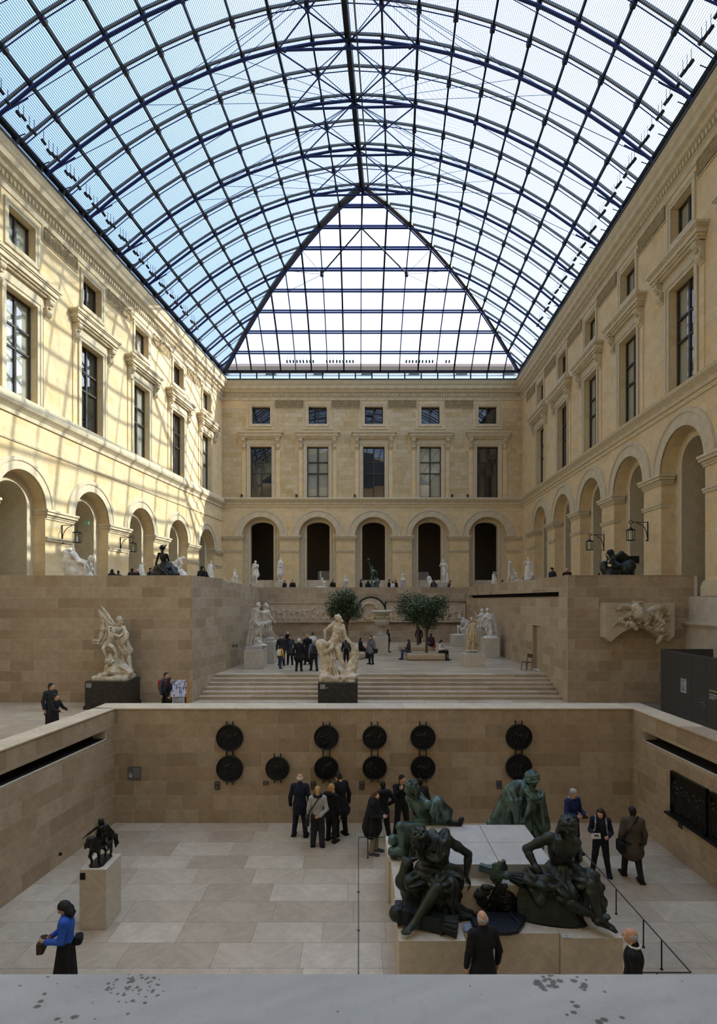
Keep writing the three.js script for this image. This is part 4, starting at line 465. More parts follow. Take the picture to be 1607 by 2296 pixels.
{ // youth, back left
  const J = jp(12.75, { he: [921, 1768, -.1], ne: [941, 1786, 0], sl: [957, 1803, -.28], sr: [917, 1790, .2], ch: [946, 1813, -.02], pe: [962, 1847, .05], el: [984, 1818, -.25], wl: [998, 1832, .05], er: [930, 1822, .35], wr: [975, 1838, .3], kl: [897, 1853, -.25], al: [899, 1910, -.2], tl: [877, 1925, -.22], kr: [925, 1868, .2], ar: [935, 1900, .2], tr: [918, 1912, .2] }), H = 2.75;
  const { B, D, S } = carve(J, H, { hf: V(-.8, -.22, -.42), hu: V(-.2, 1, -.05), curls: 150, locks: 12, hands: [['l', V(.7, -.6, -.4), V(0, -1, 0), .8]] }), q = (x, y, d) => PX(x, y, 12.75 + d);
  D.chain([q(980, 1802, -.15), q(990, 1822, -.1), q(993, 1843, 0)], [.17, .22, .17], .08, { fold: [6, .035, 0, 2] }); D.chain([q(974, 1800, -.3), q(973, 1822, -.36), q(974, 1840, -.34)], [.07, .1, .05], .03, { fold: [4, .03, 0, 0] }); D.cap(q(965, 1850, 0), q(930, 1856, -.12), .24, .17, .08, { fold: [6, .02, 0, 0] }); D.chain([q(930, 1866, -.02), q(920, 1890, .02), q(915, 1915, 0)], [.14, .12, .1], .05, { fold: [6, .04, 0, 1] });
  const R = new Field(); R.box(q(962, 1880, .1), [.36, .5, .3], .08, .05, null, { noise: [.05, 4] });
  sculpt('bronze_captive', 'green bronze curly-haired youth leaning left, back left corner of the plinth', 'statue', PX(930, 1900, 12.9).setY(PT), M.bronze, bronzeG, { figure: [[B, .024], [S[0][0], .012], [S[1][0], .014]], drapery: [[D, .024]], rock: [[R, .035]] });
  const T = new Field(); for (let i = 0; i < 16; i++) T.ball(q(883 + rr(-9, 10), 1886 + rr(-7, 8), rr(-.2, .1)), rr(.05, .1), .04); const T2 = new Field(); T2.ell(q(885, 1909, -.15), [.18, .12, .16], .05, null, { noise: [.05, 8] }); T2.ell(q(896, 1909, -.2), [.12, .13, .1], .05, null, { noise: [.05, 9] });
  sculpt('bronze_helmet', 'green bronze plumed helmet behind the foot of the back left captive', 'helmet', q(884, 1892, 0).setY(PT), M.bronze, bronzeG, { helmet: [[T, .025]] }); sculpt('bronze_cloth_bundle', 'green bronze cloth bundle beside the foot of the back left captive', 'trophy', q(888, 1915, 0).setY(PT), M.bronze, bronzeG, { bundle: [[T2, .022]] });
}
{ // cloaked captive seen from behind, back right
  const z = 13.15, q = (x, y, d) => PX(x, y, z + d), J = jp(z, { he: [1192, 1750, .05], ne: [1182, 1766, 0], sl: [1149, 1772, .05], sr: [1206, 1780, .1], ch: [1172, 1795, .05], pe: [1162, 1845, .1], el: [1138, 1805, .3], wl: [1160, 1825, .4], er: [1214, 1812, .3], wr: [1190, 1830, .4], kl: [1118, 1850, .3], al: [1105, 1885, .5], tl: [1096, 1890, .7], kr: [1190, 1862, .5], ar: [1195, 1900, .6], tr: [1195, 1905, .8] }), H = 2.75;
  const { B, D, S } = carve(J, H, { hf: V(.75, -.1, -.6), hu: V(.05, 1, 0), cap: 1, curls: 40, hands: [] }); const hat = new Field(), sd = V(0, 1, 0).cross(V(.75, 0, -.6)).normalize(); hat.ell(off(J.he, V(0, 1, 0), .1), [.175, .15, .185], .03, [sd, V(0, 1, 0), V(.75, 0, -.6).normalize()]); hat.ball(off(J.he, V(0, 1, 0), .22, V(1, 0, 0), .02), .06, .06); for (const h of [.02, .09, .15]) for (let i = 0; i < 20; i++) { const a = i / 20 * 6.283, b = (i + 1) / 20 * 6.283, r = .185 - h * .25; hat.cap(off(J.he, V(1, 0, 0), r * Math.cos(a), V(0, 0, 1), r * Math.sin(a), V(0, 1, 0), h + .02 * Math.cos(a)), off(J.he, V(1, 0, 0), r * Math.cos(b), V(0, 0, 1), r * Math.sin(b), V(0, 1, 0), h + .02 * Math.cos(b)), .022, .022, .015); }
  D.cap(q(1166, 1782, .05), q(1152, 1840, .05), .36, .5, .1, { flat: [V(0, 0, 1), .72], fold: [9, .07, 0, 1.6] }); D.cap(q(1148, 1776, .05), q(1134, 1842, .05), .2, .33, .08, { fold: [5, .05, 0, 0], flat: [V(0, 0, 1), .8] }); D.cap(q(1203, 1784, .08), q(1206, 1850, .1), .17, .23, .06, { fold: [7, .05, 0, 0] }); D.chain([q(1180, 1775, -.15), q(1192, 1792, -.22), q(1206, 1790, -.12), q(1212, 1780, .05)], [.07, .1, .09, .08], .04, { fold: [5, .03, 0, 3] }); D.chain([q(1190, 1840, .05), q(1200, 1858, .05), q(1207, 1870, .05)], [.22, .2, .14], .08, { fold: [8, .05, 0, 0] }); for (const [a, b, c] of [[1152, 1158, 1156], [1168, 1160, 1158], [1182, 1184, 1172], [1136, 1150, 1158]]) D.chain([q(a, 1772, -.12), q((a + b) / 2 + 3, 1795, -.25), q(b, 1815, -.31), q(c, 1844, -.36)], [.035, .045, .05, .04], .09);
  const R = new Field(); R.box(q(1165, 1880, .25), [.5, .45, .35], .08, .05, null, { noise: [.05, 4] }); R.cap(q(1100, 1845, .1), q(1112, 1843, .05), .12, .11, .04);
  sculpt('bronze_captive', 'green bronze captive in a heavy cloak and cap, seen from behind', 'statue', PX(1165, 1880, 13.3).setY(PT), M.bronze, bronzeG, { figure: [[B, .03], [S[0][0], .012]], hat: [[hat, .012]], cloak: [[D, .022]], rock: [[R, .035]] });
}
{ // trophies between the captives
  const mk = (n, l, c, base) => thing(n, l, c, base), B2 = mat('bronzeTrophy', '#232a29', .45, { metalness: .4 });
  { const a = PX(887, 2052, 10.05).setY(PT + .2), b = PX(1026, 2078, 9.72).setY(PT + .15), t = mk('bronze_quiver', 'dark bronze quiver of arrows lying under the bearded captive\'s leg', 'quiver', mix(a, b, .5).setY(PT)), d = dirTo(a, b), P = (u) => mix(a, b, u); const L = (g) => local(g, t.position);
    add(t, 'case', L(bar(P(.05), P(.78), .2, .26)), B2); add(t, 'arrow_bundle', L(merge([rod(P(.78), P(1), .13, 18, .17), ...[...Array(14)].map((_, i) => { const s = V(0, 1, 0).cross(d).normalize(), u = d.clone().cross(s), an = i / 14 * 6.283; return rod(off(P(.78), s, .12 * Math.cos(an), u, .12 * Math.sin(an)), off(P(1.0), s, .165 * Math.cos(an), u, .165 * Math.sin(an)), .025, 5); })])), B2); for (const u of [.06, .22, .74]) add(t, 'band', L(bar(P(u), P(u + .045), .24, .3)), M.iron); add(t, 'end_cap', L(merge([new THREE.SphereGeometry(.15, 12, 8).translate(...P(.02).toArray()), rod(P(-.06), P(0), .05, 8)])), B2); add(t, 'rivet', L(new THREE.SphereGeometry(.03, 8, 6).translate(...off(P(.62), V(0, 1, 0), .13).toArray())), M.iron); }
  { const a = PX(1075, 1948, 10.62), b = PX(1172, 1996, 10.3).setY(1.62); a.y = 1.72; const t = mk('bronze_torch', 'bronze sheath with tasselled end and torn flag lying across the plinth step', 'trophy', mix(a, b, .5).setY(1.47)), P = (u) => mix(a, b, u), L = (g) => local(g, t.position), d = dirTo(a, b);
    add(t, 'sheath', L(merge([bar(P(0), P(.6), .11, .13), bar(P(0), P(.58), .14, .04)])), mat('bronzePale', '#4c5f60', .5, { metalness: .3 })); add(t, 'knob', L(merge([new THREE.SphereGeometry(.085, 12, 8).translate(...P(.62).toArray()), rod(P(.6), P(.7), .05, 8)])), M.bronzePale); add(t, 'tassel', L(merge([rod(P(.7), P(1), .07, 16, .13), ...[...Array(12)].map((_, i) => { const s = V(0, 1, 0).cross(d).normalize(), u = d.clone().cross(s), an = i / 12 * 6.283; return rod(off(P(.72), s, .07 * Math.cos(an), u, .07 * Math.sin(an)), off(P(1.02), s, .13 * Math.cos(an), u, .13 * Math.sin(an)), .022, 5); })])), B2);
    const F = new Field(); F.ell(off(P(.46), V(0, 1, 0), .02, V(0, 0, 1), .02), [.24, .16, .03], .02, [V(.3, .9, 0).normalize(), V(.9, -.3, 0).normalize(), V(0, 0, 1)], { noise: [.05, 9] }); add(t, 'torn_flag', L(F.mesh(.018, bronzeG)), M.bronze); }
  { const q = (x, y) => PX(x, y, 10.36), F = new Field(), base = q(1105, 2030).setY(PT), X = V(1, 0, 0), Y = V(0, 1, 0), Z = V(0, 0, 1);   // eagle
    F.cap(q(1092, 2000), q(1073, 2006), .06, .07, .04); F.cap(q(1082, 2004), q(1074, 1998), .07, .045, .03); F.chain([q(1072, 2008), q(1066, 2004), q(1065, 2010), q(1069, 2012)], [.035, .03, .022, .015], .02); F.chain([q(1074, 1998), q(1071, 1994), q(1078, 1994)], [.03, .02, .015], .015); F.chain([q(1084, 1998), q(1085, 1990), q(1095, 1990), q(1104, 1990)], [.06, .055, .05, .03], .03); F.ell(q(1080, 2019), [.1, .16, .05], .03, [V(.9, .4, 0).normalize(), V(-.4, .9, 0).normalize(), Z], { noise: [.02, 16] }); F.cap(q(1080, 2010), q(1087, 2027), .06, .03, .03);
    sculpt('bronze_eagle', 'small dark bronze eagle hung on the plinth step, left of the breastplate', 'trophy', base, M.bronze, bronzeC, { eagle: [[F, .012]] });
    const G = new Field(), u = V(.86, -.42, 0).normalize(), v = V(.42, .86, 0).normalize(), c = q(1124, 2018); G.box(off(c, u, -.12), [.09, .27, .08], .03, .02, [u, v, Z]); G.ell(off(c, u, .08), [.22, .22, .1], .03, [u, v, Z]); for (const r of [.16, .1, .05]) for (let i = 0; i < 20; i++) { const a = i / 20 * 6.283, b = (i + 1) / 20 * 6.283; G.cap(off(c, u, .08 + r * Math.cos(a), v, r * Math.sin(a), Z, .1), off(c, u, .08 + r * Math.cos(b), v, r * Math.sin(b), Z, .1), .013, .013, .008); } G.chain([off(c, u, .28), off(c, u, .36), off(c, u, .46)], [.06, .05, .055], .02); for (const s of [-1, 1]) { G.ball(off(c, u, -.05, v, s * .27), .05, .02); } for (let i = 0; i < 9; i++) G.ball(off(c, u, -.2 + rr(0, .04), v, rr(-.25, .25), Z, .06), .03, .015);
    sculpt('bronze_breastplate', 'dark bronze ornate breastplate hung on the plinth step between the captives', 'trophy', base, M.bronze, bronzeK, { breastplate: [[G, .013]] }); }
  { const pts = [[1056, 2062], [1066, 2051], [1080, 2046], [1139, 2044], [1150, 2048], [1162, 2047], [1170, 2043], [1178, 2055], [1172, 2071], [1160, 2088], [1142, 2092], [1098, 2092], [1082, 2088], [1062, 2074]].map(([x, y]) => { const z = 1220 * (E - PT - .06) / (y - 1345); return [(x - 803.5) / 1220 * z, z]; }), t = mk('bronze_shield', 'dark bronze flat oval shield lying on the plinth between both seated captives', 'shield', [2.6, PT, -10.05]), g = extr(pts.map((p) => [p[0] - 2.6, p[1] - 10.05]), .05, .02); g.rotateX(-Math.PI / 2).translate(0, .03, 0); const sh = tex(256, (u, v) => { const k = 150 + 60 * Math.sin((u + v) * 60) * Math.sin((u - v) * 60); return [k, k, k]; }, false); sh.repeat.set(1, 1); add(t, 'plate', muv(g), mat('shieldBronze', '#20252c', .45, { metalness: .4, bumpMap: sh, bumpScale: .012 })); for (const x of [-.4, .25]) add(t, 'strap', tube([V(x - .03, .1, -.14), V(x + .02, .12, 0), V(x + .1, .09, .18)], .028, 12, 6), M.iron); }
  { const F = new Field(), z = 12.5; F.cap(PX(1010, 1846, z), PX(1030, 1845, z), .05, .06, .03); F.ball(PX(1033, 1840, z), .06, .02); F.cap(PX(1031, 1843, z), PX(1036, 1836, z), .03, .05, .02); for (let i = 0; i < 6; i++) F.ball(PX(1008 + i * 5, 1845 + rr(-2, 2), z), .05, .03); sculpt('bronze_fragment', 'small dark bronze trophy fragment lying at the back edge of the top slab', 'trophy', PX(1022, 1849, z).setY(1.74), M.bronze, bronzeK, { fragment: [[F, .014]] }); }
}
{ // labels on the plinth, barrier around it
  const plate = (n, lab, px, py, w, d, y, col, tilt, back) => { const z = 1220 * (E - y) / (py - 1345), p = V((px - 803.5) / 1220 * z, y, -z), t = thing(n, lab, 'label', p, back || 0), tx = tex(64, (u, v) => { const l = v > .15 && v < .85 && u > .1 && u < (Math.floor(v * 9) % 3 ? .9 : .6) && (v * 9) % 1 > .45; const c = lin3(col), k = l ? 1 : 0; return c.map((q) => k ? (q > 128 ? q * .55 : q + 70) : q); }); add(t, 'panel', box(w, .012, d, 0, .02 + Math.sin(tilt) * d / 2, 0, [tilt, 0, 0]), mat(n + px, '#ffffff', .6, { map: tx })); tx.repeat.set(1 / w, 1 / d); tx.offset.set(.5, .5); add(t, 'foot', span(-w * .3, w * .3, 0, .02 + Math.sin(tilt) * d * .3, -d * .1, d * .1), M.iron); };
  const lin3 = (h) => { const c = new THREE.Color(h).convertLinearToSRGB(); return [c.r * 255, c.g * 255, c.b * 255]; };
  plate('label_plate', 'black tilted label plate at the left edge of the plinth', 895, 2034, .17, .16, PT, '#20242c', .5); plate('label_plate', 'small white label card beside the quiver end', 889, 2048, .05, .1, PT, '#c9ced3', .3); plate('label_plate', 'blue-grey tilted label plate in front of the oval shield', 1048, 2086, .14, .17, PT, '#59677c', .4); plate('label_plate', 'small white label card at the front right plinth corner', 1271, 2103, .14, .06, PT, '#c9ced3', .3);
  mat('railSteel', '#4a4b4d', .45, { metalness: .5 }); const t = thing('barrier', 'low thin metal barrier rail on posts around the bronze captives', 'barrier', [2.8, 0, -12]), L = (x, y, z) => V(x - 2.8, y, 12 - z), rail = (a, b) => add(t, 'rail', bar(a, b, .022, .014), M.railSteel);
  rail(L(0, .56, 9.3), L(0, .56, 14.6)); rail(L(5.68, .56, 9.3), L(5.68, .56, 14.6)); rail(L(0, .56, 14.6), L(.9, .56, 14.6)); rail(L(4.62, .56, 9.3), L(5.68, .56, 9.3)); for (const [x, z] of [[0, 9.9], [0, 11.4], [0, 12.9], [0.25, 14.6], [5.68, 10.2], [5.68, 10.85], [5.68, 12.0], [5.68, 13.2], [5.68, 14.3], [5.1, 9.3]]) add(t, 'post', [rod(L(x, .012, z), L(x, .56, z), .013, 6), rod(L(x, 0, z), L(x, .012, z), .03, 10)], M.iron);
}
// ---------------------------------------------------------------- marble groups in the court and on the terraces
function pedestal(name, label, x0, x1, y0, y1, z0, z1, m, plinthLip) { const t = thing(name, label, 'pedestal', [(x0 + x1) / 2, y0, -(z0 + z1) / 2]); add(t, 'block', muv(new RoundedBoxGeometry(x1 - x0, y1 - y0, z1 - z0, 1, .012).translate(0, (y1 - y0) / 2, 0), .7), m); if (plinthLip) add(t, 'plinth_foot', muv(box(x1 - x0 + .1, plinthLip, z1 - z0 + .1, 0, plinthLip / 2, 0), .7), m); return t; }
function pcard(t, x, y, z, m = M.iron) { add(t, 'label_plate', box(.24, .2, .02, x, y, z), m); }
mat('cardGrey', '#8d9093', .7);
const chainD = (F, z, pts, rs, k, fold) => F.chain(pts.map((p) => PX(p[0], p[1], z + (p[2] || 0))), rs, k, fold ? { fold } : undefined);
// figure with drapery: J table in photo pixels, d = drapery chains, r = rock prims
function marbleFig(name, label, z, jm, H, o, base) {
  const J = jp(z, jm), K = o.cell || .03, { B, D, S } = carve(J, H, o); for (const c of o.d || []) chainD(D, z, ...c); const parts = { figure: [[B, K], [S[0][0], Math.min(K, .018)], ...S.slice(1).map((s) => [s[0], Math.min(K, .02)])] }; if (D.p.length) parts.drapery = [[D, K * .85]];
  if (o.rock) { const R = new Field(); o.rock(R, (x, y, d) => PX(x, y, z + d)); parts.rock_base = [[R, K * 1.1]]; } if (o.extra) { const R = new Field(); o.extra(R, (x, y, d) => PX(x, y, z + d)); parts[o.extraName] = [[R, K * .9]]; }
  return sculpt(name, label, o.cat || 'statue', base, o.m || M.marble, o.col || marbleC, parts, o.group);
}
{ // athlete with a lion, on a dark block before the stairs
  const z = 25.4, t = pedestal('marble_block_pedestal', 'dark veined marble block under the athlete and lion group, before the stairs', -1.83, -.04, MID, 3.18, 24.55, 26.25, M.marbre); pcard(t, -.68, .98, .86, M.cardGrey); add(t, 'stud', box(.06, .05, .02, -.48, .93, .86), M.cardGrey);
  marbleFig('marble_group', 'pale marble nude athlete attacked by a lion, on the dark block before the stairs', z, { he: [759, 1385.5, -.05], ne: [761, 1398, 0], sr: [748, 1398, -.02], sl: [768, 1404, .05], ch: [757, 1413, 0], pe: [747, 1444, 0], er: [729, 1414, .05], wr: [729, 1432, 0], el: [776, 1430, -.1], wl: [790, 1447, -.15], kr: [743, 1470, .1], ar: [738, 1500, .1], tr: [734, 1508, -.1], kl: [760, 1466, -.15], al: [776, 1502, -.1], tl: [789, 1509, -.2] }, 2.75, { hf: V(.55, .35, .75), hu: V(-.45, .85, .0), abs: 1, curls: 60, beard: 14, hands: [['r', V(0, -1, 0), V(1, 0, 0), .4], ['l', V(.35, -.9, .1), V(-1, 0, 0), .5]], cell: .022, col: mottle('#dcd2be', '#bda98a', 8, 1.2),
    d: [[[[738, 1452, .1], [741, 1478, -.05], [736, 1512, -.05]], [.14, .19, .22], .05, [7, .06, 0, 1]], [[[748, 1460, .05], [744, 1490, -.1], [752, 1515, -.2]], [.1, .11, .12], .05, [5, .05, 1, 1]]],
    rock: (R, q) => { R.box(q(758, 1520, .1), [.82, .18, .62], .1, .08, null, { noise: [.1, 3] }); R.ell(q(730, 1514, -.1), [.3, .22, .3], .08, null, { noise: [.08, 5] }); R.ell(q(785, 1516, -.1), [.4, .18, .4], .08, null, { noise: [.08, 4] }); R.chain([q(757, 1500, .2), q(766, 1505, -.1), q(774, 1512, -.25)], [.16, .13, .1], .06, { noise: [.06, 5] }); R.chain([q(796, 1452, .1), q(795, 1475, .1), q(788, 1495, .05), q(780, 1508, 0)], [.15, .2, .26, .3], .06, { noise: [.07, 5] }); R.cap(q(797, 1448, .05), q(768, 1424, .1), .045, .03, .03); R.ell(q(768, 1430, .2), [.22, .14, .12], .05); },
    extraName: 'lion', extra: (F, q) => { F.ball(q(720, 1445, -.05), .25, .06); for (let i = 0; i < 46; i++) F.ball(q(719 + rr(-8, 7), 1443 + rr(-9, 11), rr(-.2, .2)), rr(.055, .085), .03); F.cap(q(727, 1441, -.15), q(733, 1444, -.15), .11, .08, .04); F.chain([q(723, 1458, .05), q(731, 1474, .15), q(735, 1500, .2)], [.24, .24, .28], .1); F.chain([q(728, 1462, -.1), q(737, 1458, -.25), q(745, 1450, -.28)], [.1, .085, .09], .04); for (let i = 0; i < 4; i++) F.cap(q(744 + i * .5, 1449 - i * 2, -.3), q(748, 1446 - i * 1.6 + 3, -.33), .035, .025, .01); F.chain([q(728, 1500, .15), q(722, 1508, 0), q(718, 1506, -.05)], [.16, .1, .08], .05); } }, PX(758, 1527, z).setY(3.18));
}
{ // rescue group against the left block
  const z = 25.1, t = pedestal('marble_block_pedestal', 'dark veined marble block against the left wall under the rescue group', -12.22, -10.38, MID, 3.28, 24.3, 25.85, M.marbre, .16); pcard(t, -.74, 1.08, .79, M.cardGrey);
  const A = { he: [269, 1390, .05], ne: [265, 1402, .1], sr: [254, 1400, .1], sl: [277, 1407, .15], ch: [262, 1418, .15], pe: [276, 1448, .2], er: [241, 1378, .05], wr: [230, 1363, 0], el: [283, 1423, 0], wl: [273, 1430, -.15], kl: [289, 1475, .1], al: [293, 1500, .1], tl: [296, 1508, -.1], kr: [268, 1472, .2], ar: [272, 1495, .3], tr: [270, 1505, .1] };
  marbleFig('marble_group', 'tall marble rescue group with a hero reaching up, against the left block wall', z, A, 2.6, { hf: V(.75, .25, .5), hu: V(-.3, 1, 0), curls: 60, hands: [['r', V(-.6, .8, 0), V(-.6, -.4, .3), .3], ['l', V(-.6, .2, .3), V(0, 0, 1), .6]], cell: .022, col: mottle('#d5cdbd', '#b5a88f', 8, 1.2),
    d: [[[[222, 1370, .05], [236, 1386, .05], [252, 1402, .1]], [.06, .11, .13], .04, [5, .04, 0, 1]], [[[236, 1388, .1], [236, 1410, .15], [232, 1428, .1], [224, 1440, .05], [210, 1438, 0]], [.13, .16, .13, .1, .05], .05, [5, .05, 0, 2]], [[[274, 1440, .15], [284, 1460, .1], [282, 1470, .1]], [.24, .2, .1], .06, [7, .06, 0, 1]], [[[262, 1440, .2], [274, 1465, .25], [284, 1498, .25]], [.2, .2, .2], .06, [6, .05, 1, 0]]],
    rock: (R, q) => { R.box(q(256, 1519, .1), [.8, .12, .55], .08, .06, null, { noise: [.07, 4] }); R.chain([q(264, 1478, .2), q(270, 1500, .1), q(286, 1512, 0)], [.26, .36, .28], .1, { noise: [.1, 4] }); R.ell(q(258, 1502, -.15), [.34, .26, .3], .08, null, { noise: [.07, 5] }); R.chain([q(222, 1516, -.3), q(236, 1512, -.3), q(246, 1505, -.2), q(290, 1508, -.2)], [.1, .12, .14, .14], .05, { noise: [.05, 7] }); R.chain([q(252, 1490, -.2), q(270, 1494, -.3), q(292, 1508, -.25)], [.06, .07, .06], .03); R.chain([q(234, 1510, -.2), q(240, 1496, -.1), q(247, 1480, 0)], [.07, .1, .12], .04); },
    extraName: 'shield', extra: (F, q) => { const c = q(278, 1427, -.15), u = V(.75, 0, .66), v = V(.1, .99, -.1); for (let i = 0; i < 26; i++) { const a = i / 26 * 6.283, b = (i + 1) / 26 * 6.283, P = (w, r, d) => off(c, u, r * Math.cos(w), v, r * Math.sin(w), V(-.66, 0, .75), d); F.cap(P(a, .3, 0), P(b, .3, 0), .035, .035, .01); F.cap(P(a, .2, -.02), P(b, .2, -.02), .1, .1, .02); } F.ell(c, [.14, .14, .12], .03, null, { noise: [.05, 12] }); } }, PX(256, 1523, z).setY(3.28));
  { const J = jp(z - .25, { he: [255, 1414, 0], ne: [252, 1421, .05], sr: [245, 1419, 0], sl: [259, 1424, 0], ch: [249, 1428, 0], pe: [242, 1443, .05], er: [244, 1405, 0], wr: [259, 1407, .05], el: [268, 1427, -.05], wl: [276, 1421, 0], kr: [231, 1454, -.1], ar: [239, 1474, 0], tr: [241, 1482, -.1], kl: [253, 1451, -.2], al: [261, 1467, -.1], tl: [257, 1474, -.2] }), { B, S } = carve(J, 1.75, { fem: 1, hf: V(.5, -.3, .75), hu: V(-.2, 1, .1), curls: 50, hands: [['r', V(.9, -.2, .2), V(0, -1, 0), .5]] }), C = new Field(); const q = (x, y, d) => PX(x, y, z - .3 + d); C.ball(q(241, 1483, 0), .13, .03); for (let i = 0; i < 14; i++) C.ball(q(241 + rr(-4, 4), 1481 + rr(-4, 3), rr(-.1, .1)), .04, .02); C.chain([q(247, 1470, .05), q(249, 1478, .05), q(247, 1488, .1)], [.1, .13, .12], .04); C.chain([q(250, 1473, 0), q(255, 1481, -.05), q(250, 1485, -.1)], [.05, .045, .04], .02);
    sculpt('marble_maiden', 'small marble maiden held in the arms of the reaching hero, cherub at her feet', 'statue', PX(248, 1490, z - .25), M.marble, mottle('#dcd6c8', '#bdb097', 3.4), { figure: [[B, .018], [S[0][0], .013], [S[1][0], .014]], cherub: [[C, .018]] }); }
}
const robe = (top, bot, w, n = 8, a = .06, dz = 0) => [[[...top, dz], [(top[0] + bot[0]) / 2, (top[1] + bot[1]) / 2, dz], [...bot, dz]], w, .06, [n, a, 0, .6]];
{ // pair of cloaked figures at the left of the landing
  pedestal('stone_pedestal', 'pale stone pedestal nearest the stairs at the left of the landing', -6.53, -5.43, LAND, 4.08, 31.0, 32.3, M.pedestal); pedestal('stone_pedestal', 'taller pale stone pedestal behind, against the raked left wall', -6.3, -5.2, LAND, 4.37, 33.4, 34.7, M.pedestal);
  let z = 31.7; { const t = thing('stone_slab_base', 'moulded marble slab under the cloaked statue nearest the stairs', 'base', [-6.0, 4.08, -31.65]); add(t, 'slab', rbox(.98, .18, 1.0, .02, 0, .09, 0), M.plinthTop); }
  marbleFig('marble_statue', 'grey marble cloaked figure with outstretched arm, nearest the stairs on the left', z, { he: [580, 1357, 0], ne: [578, 1368, 0], sl: [571, 1373, .1], sr: [586, 1373, -.12], ch: [579, 1382, 0], pe: [580, 1402, 0], er: [590, 1375, -.1], wr: [597, 1373, 0], el: [568, 1388, .2], wl: [572, 1398, .2], kl: [574, 1424, .05], al: [570, 1444, .1], tl: [576, 1448, 0], kr: [584, 1424, -.1], ar: [585, 1444, -.05], tr: [592, 1448, -.05] }, 2.35, { hf: V(.85, -.05, -.3), curls: 60, hands: [['r', V(1, .1, 0), V(0, -1, 0), .4]], cell: .026, d: [robe([574, 1370], [566, 1442], [.2, .26, .3], 9, .08, .05), [[[577, 1368, -.1], [571, 1392, -.18], [580, 1402, -.22], [588, 1398, -.15]], [.1, .12, .12, .08], .05, [5, .04, 0, 1]], [[[584, 1400, -.1], [574, 1420, -.15], [562, 1440, -.05]], [.16, .12, .08], .05, [5, .04, 0, 1]]], rock: (R, q) => { R.ell(q(580, 1447, 0), [.5, .1, .4], .05, null, { noise: [.05, 6] }); R.chain([q(577, 1432, -.1), q(580, 1442, -.1)], [.14, .2], .05, { noise: [.06, 7] }); R.ell(q(586, 1447, -.25), [.22, .07, .16], .03); R.cap(q(588, 1382, -.1), q(580, 1438, -.15), .025, .03, .01); } }, PX(580, 1450, z).setY(4.26));
  z = 34.0; { const t = thing('stone_slab_base', 'marble slab under the tunic statue behind, at the raked left wall', 'base', [-5.72, 4.37, -34.05]); add(t, 'slab', rbox(.85, .18, .9, .02, 0, .09, 0), M.plinthTop); }
  marbleFig('marble_statue', 'grey marble standing figure in a tunic, one arm lowered, behind the cloaked statue', z, { he: [597, 1359, 0], ne: [597, 1369, 0], sl: [602, 1372, -.1], sr: [590, 1373, .1], ch: [597, 1382, 0], pe: [596, 1401, 0], el: [608, 1385, -.1], wl: [614, 1392, -.05], er: [586, 1386, .1], wr: [588, 1398, .1], kl: [600, 1421, -.1], al: [600, 1439, -.05], tl: [606, 1442, -.1], kr: [592, 1421, 0], ar: [591, 1439, .05], tr: [595, 1442, -.05] }, 2.5, { hf: V(.85, .05, .4), curls: 70, hands: [['l', V(.5, -.8, 0), V(0, 0, 1), .6]], cell: .03, d: [robe([597, 1375], [596, 1400], [.24, .23, .26], 7, .03, 0), robe([596, 1396], [597, 1416], [.27, .3, .32], 11, .06, 0), [[[606, 1394, -.2], [596, 1400, -.3], [588, 1396, -.2]], [.1, .1, .08], .04, [5, .03, 0, 1]]] }, PX(597, 1444, z).setY(4.55));
}
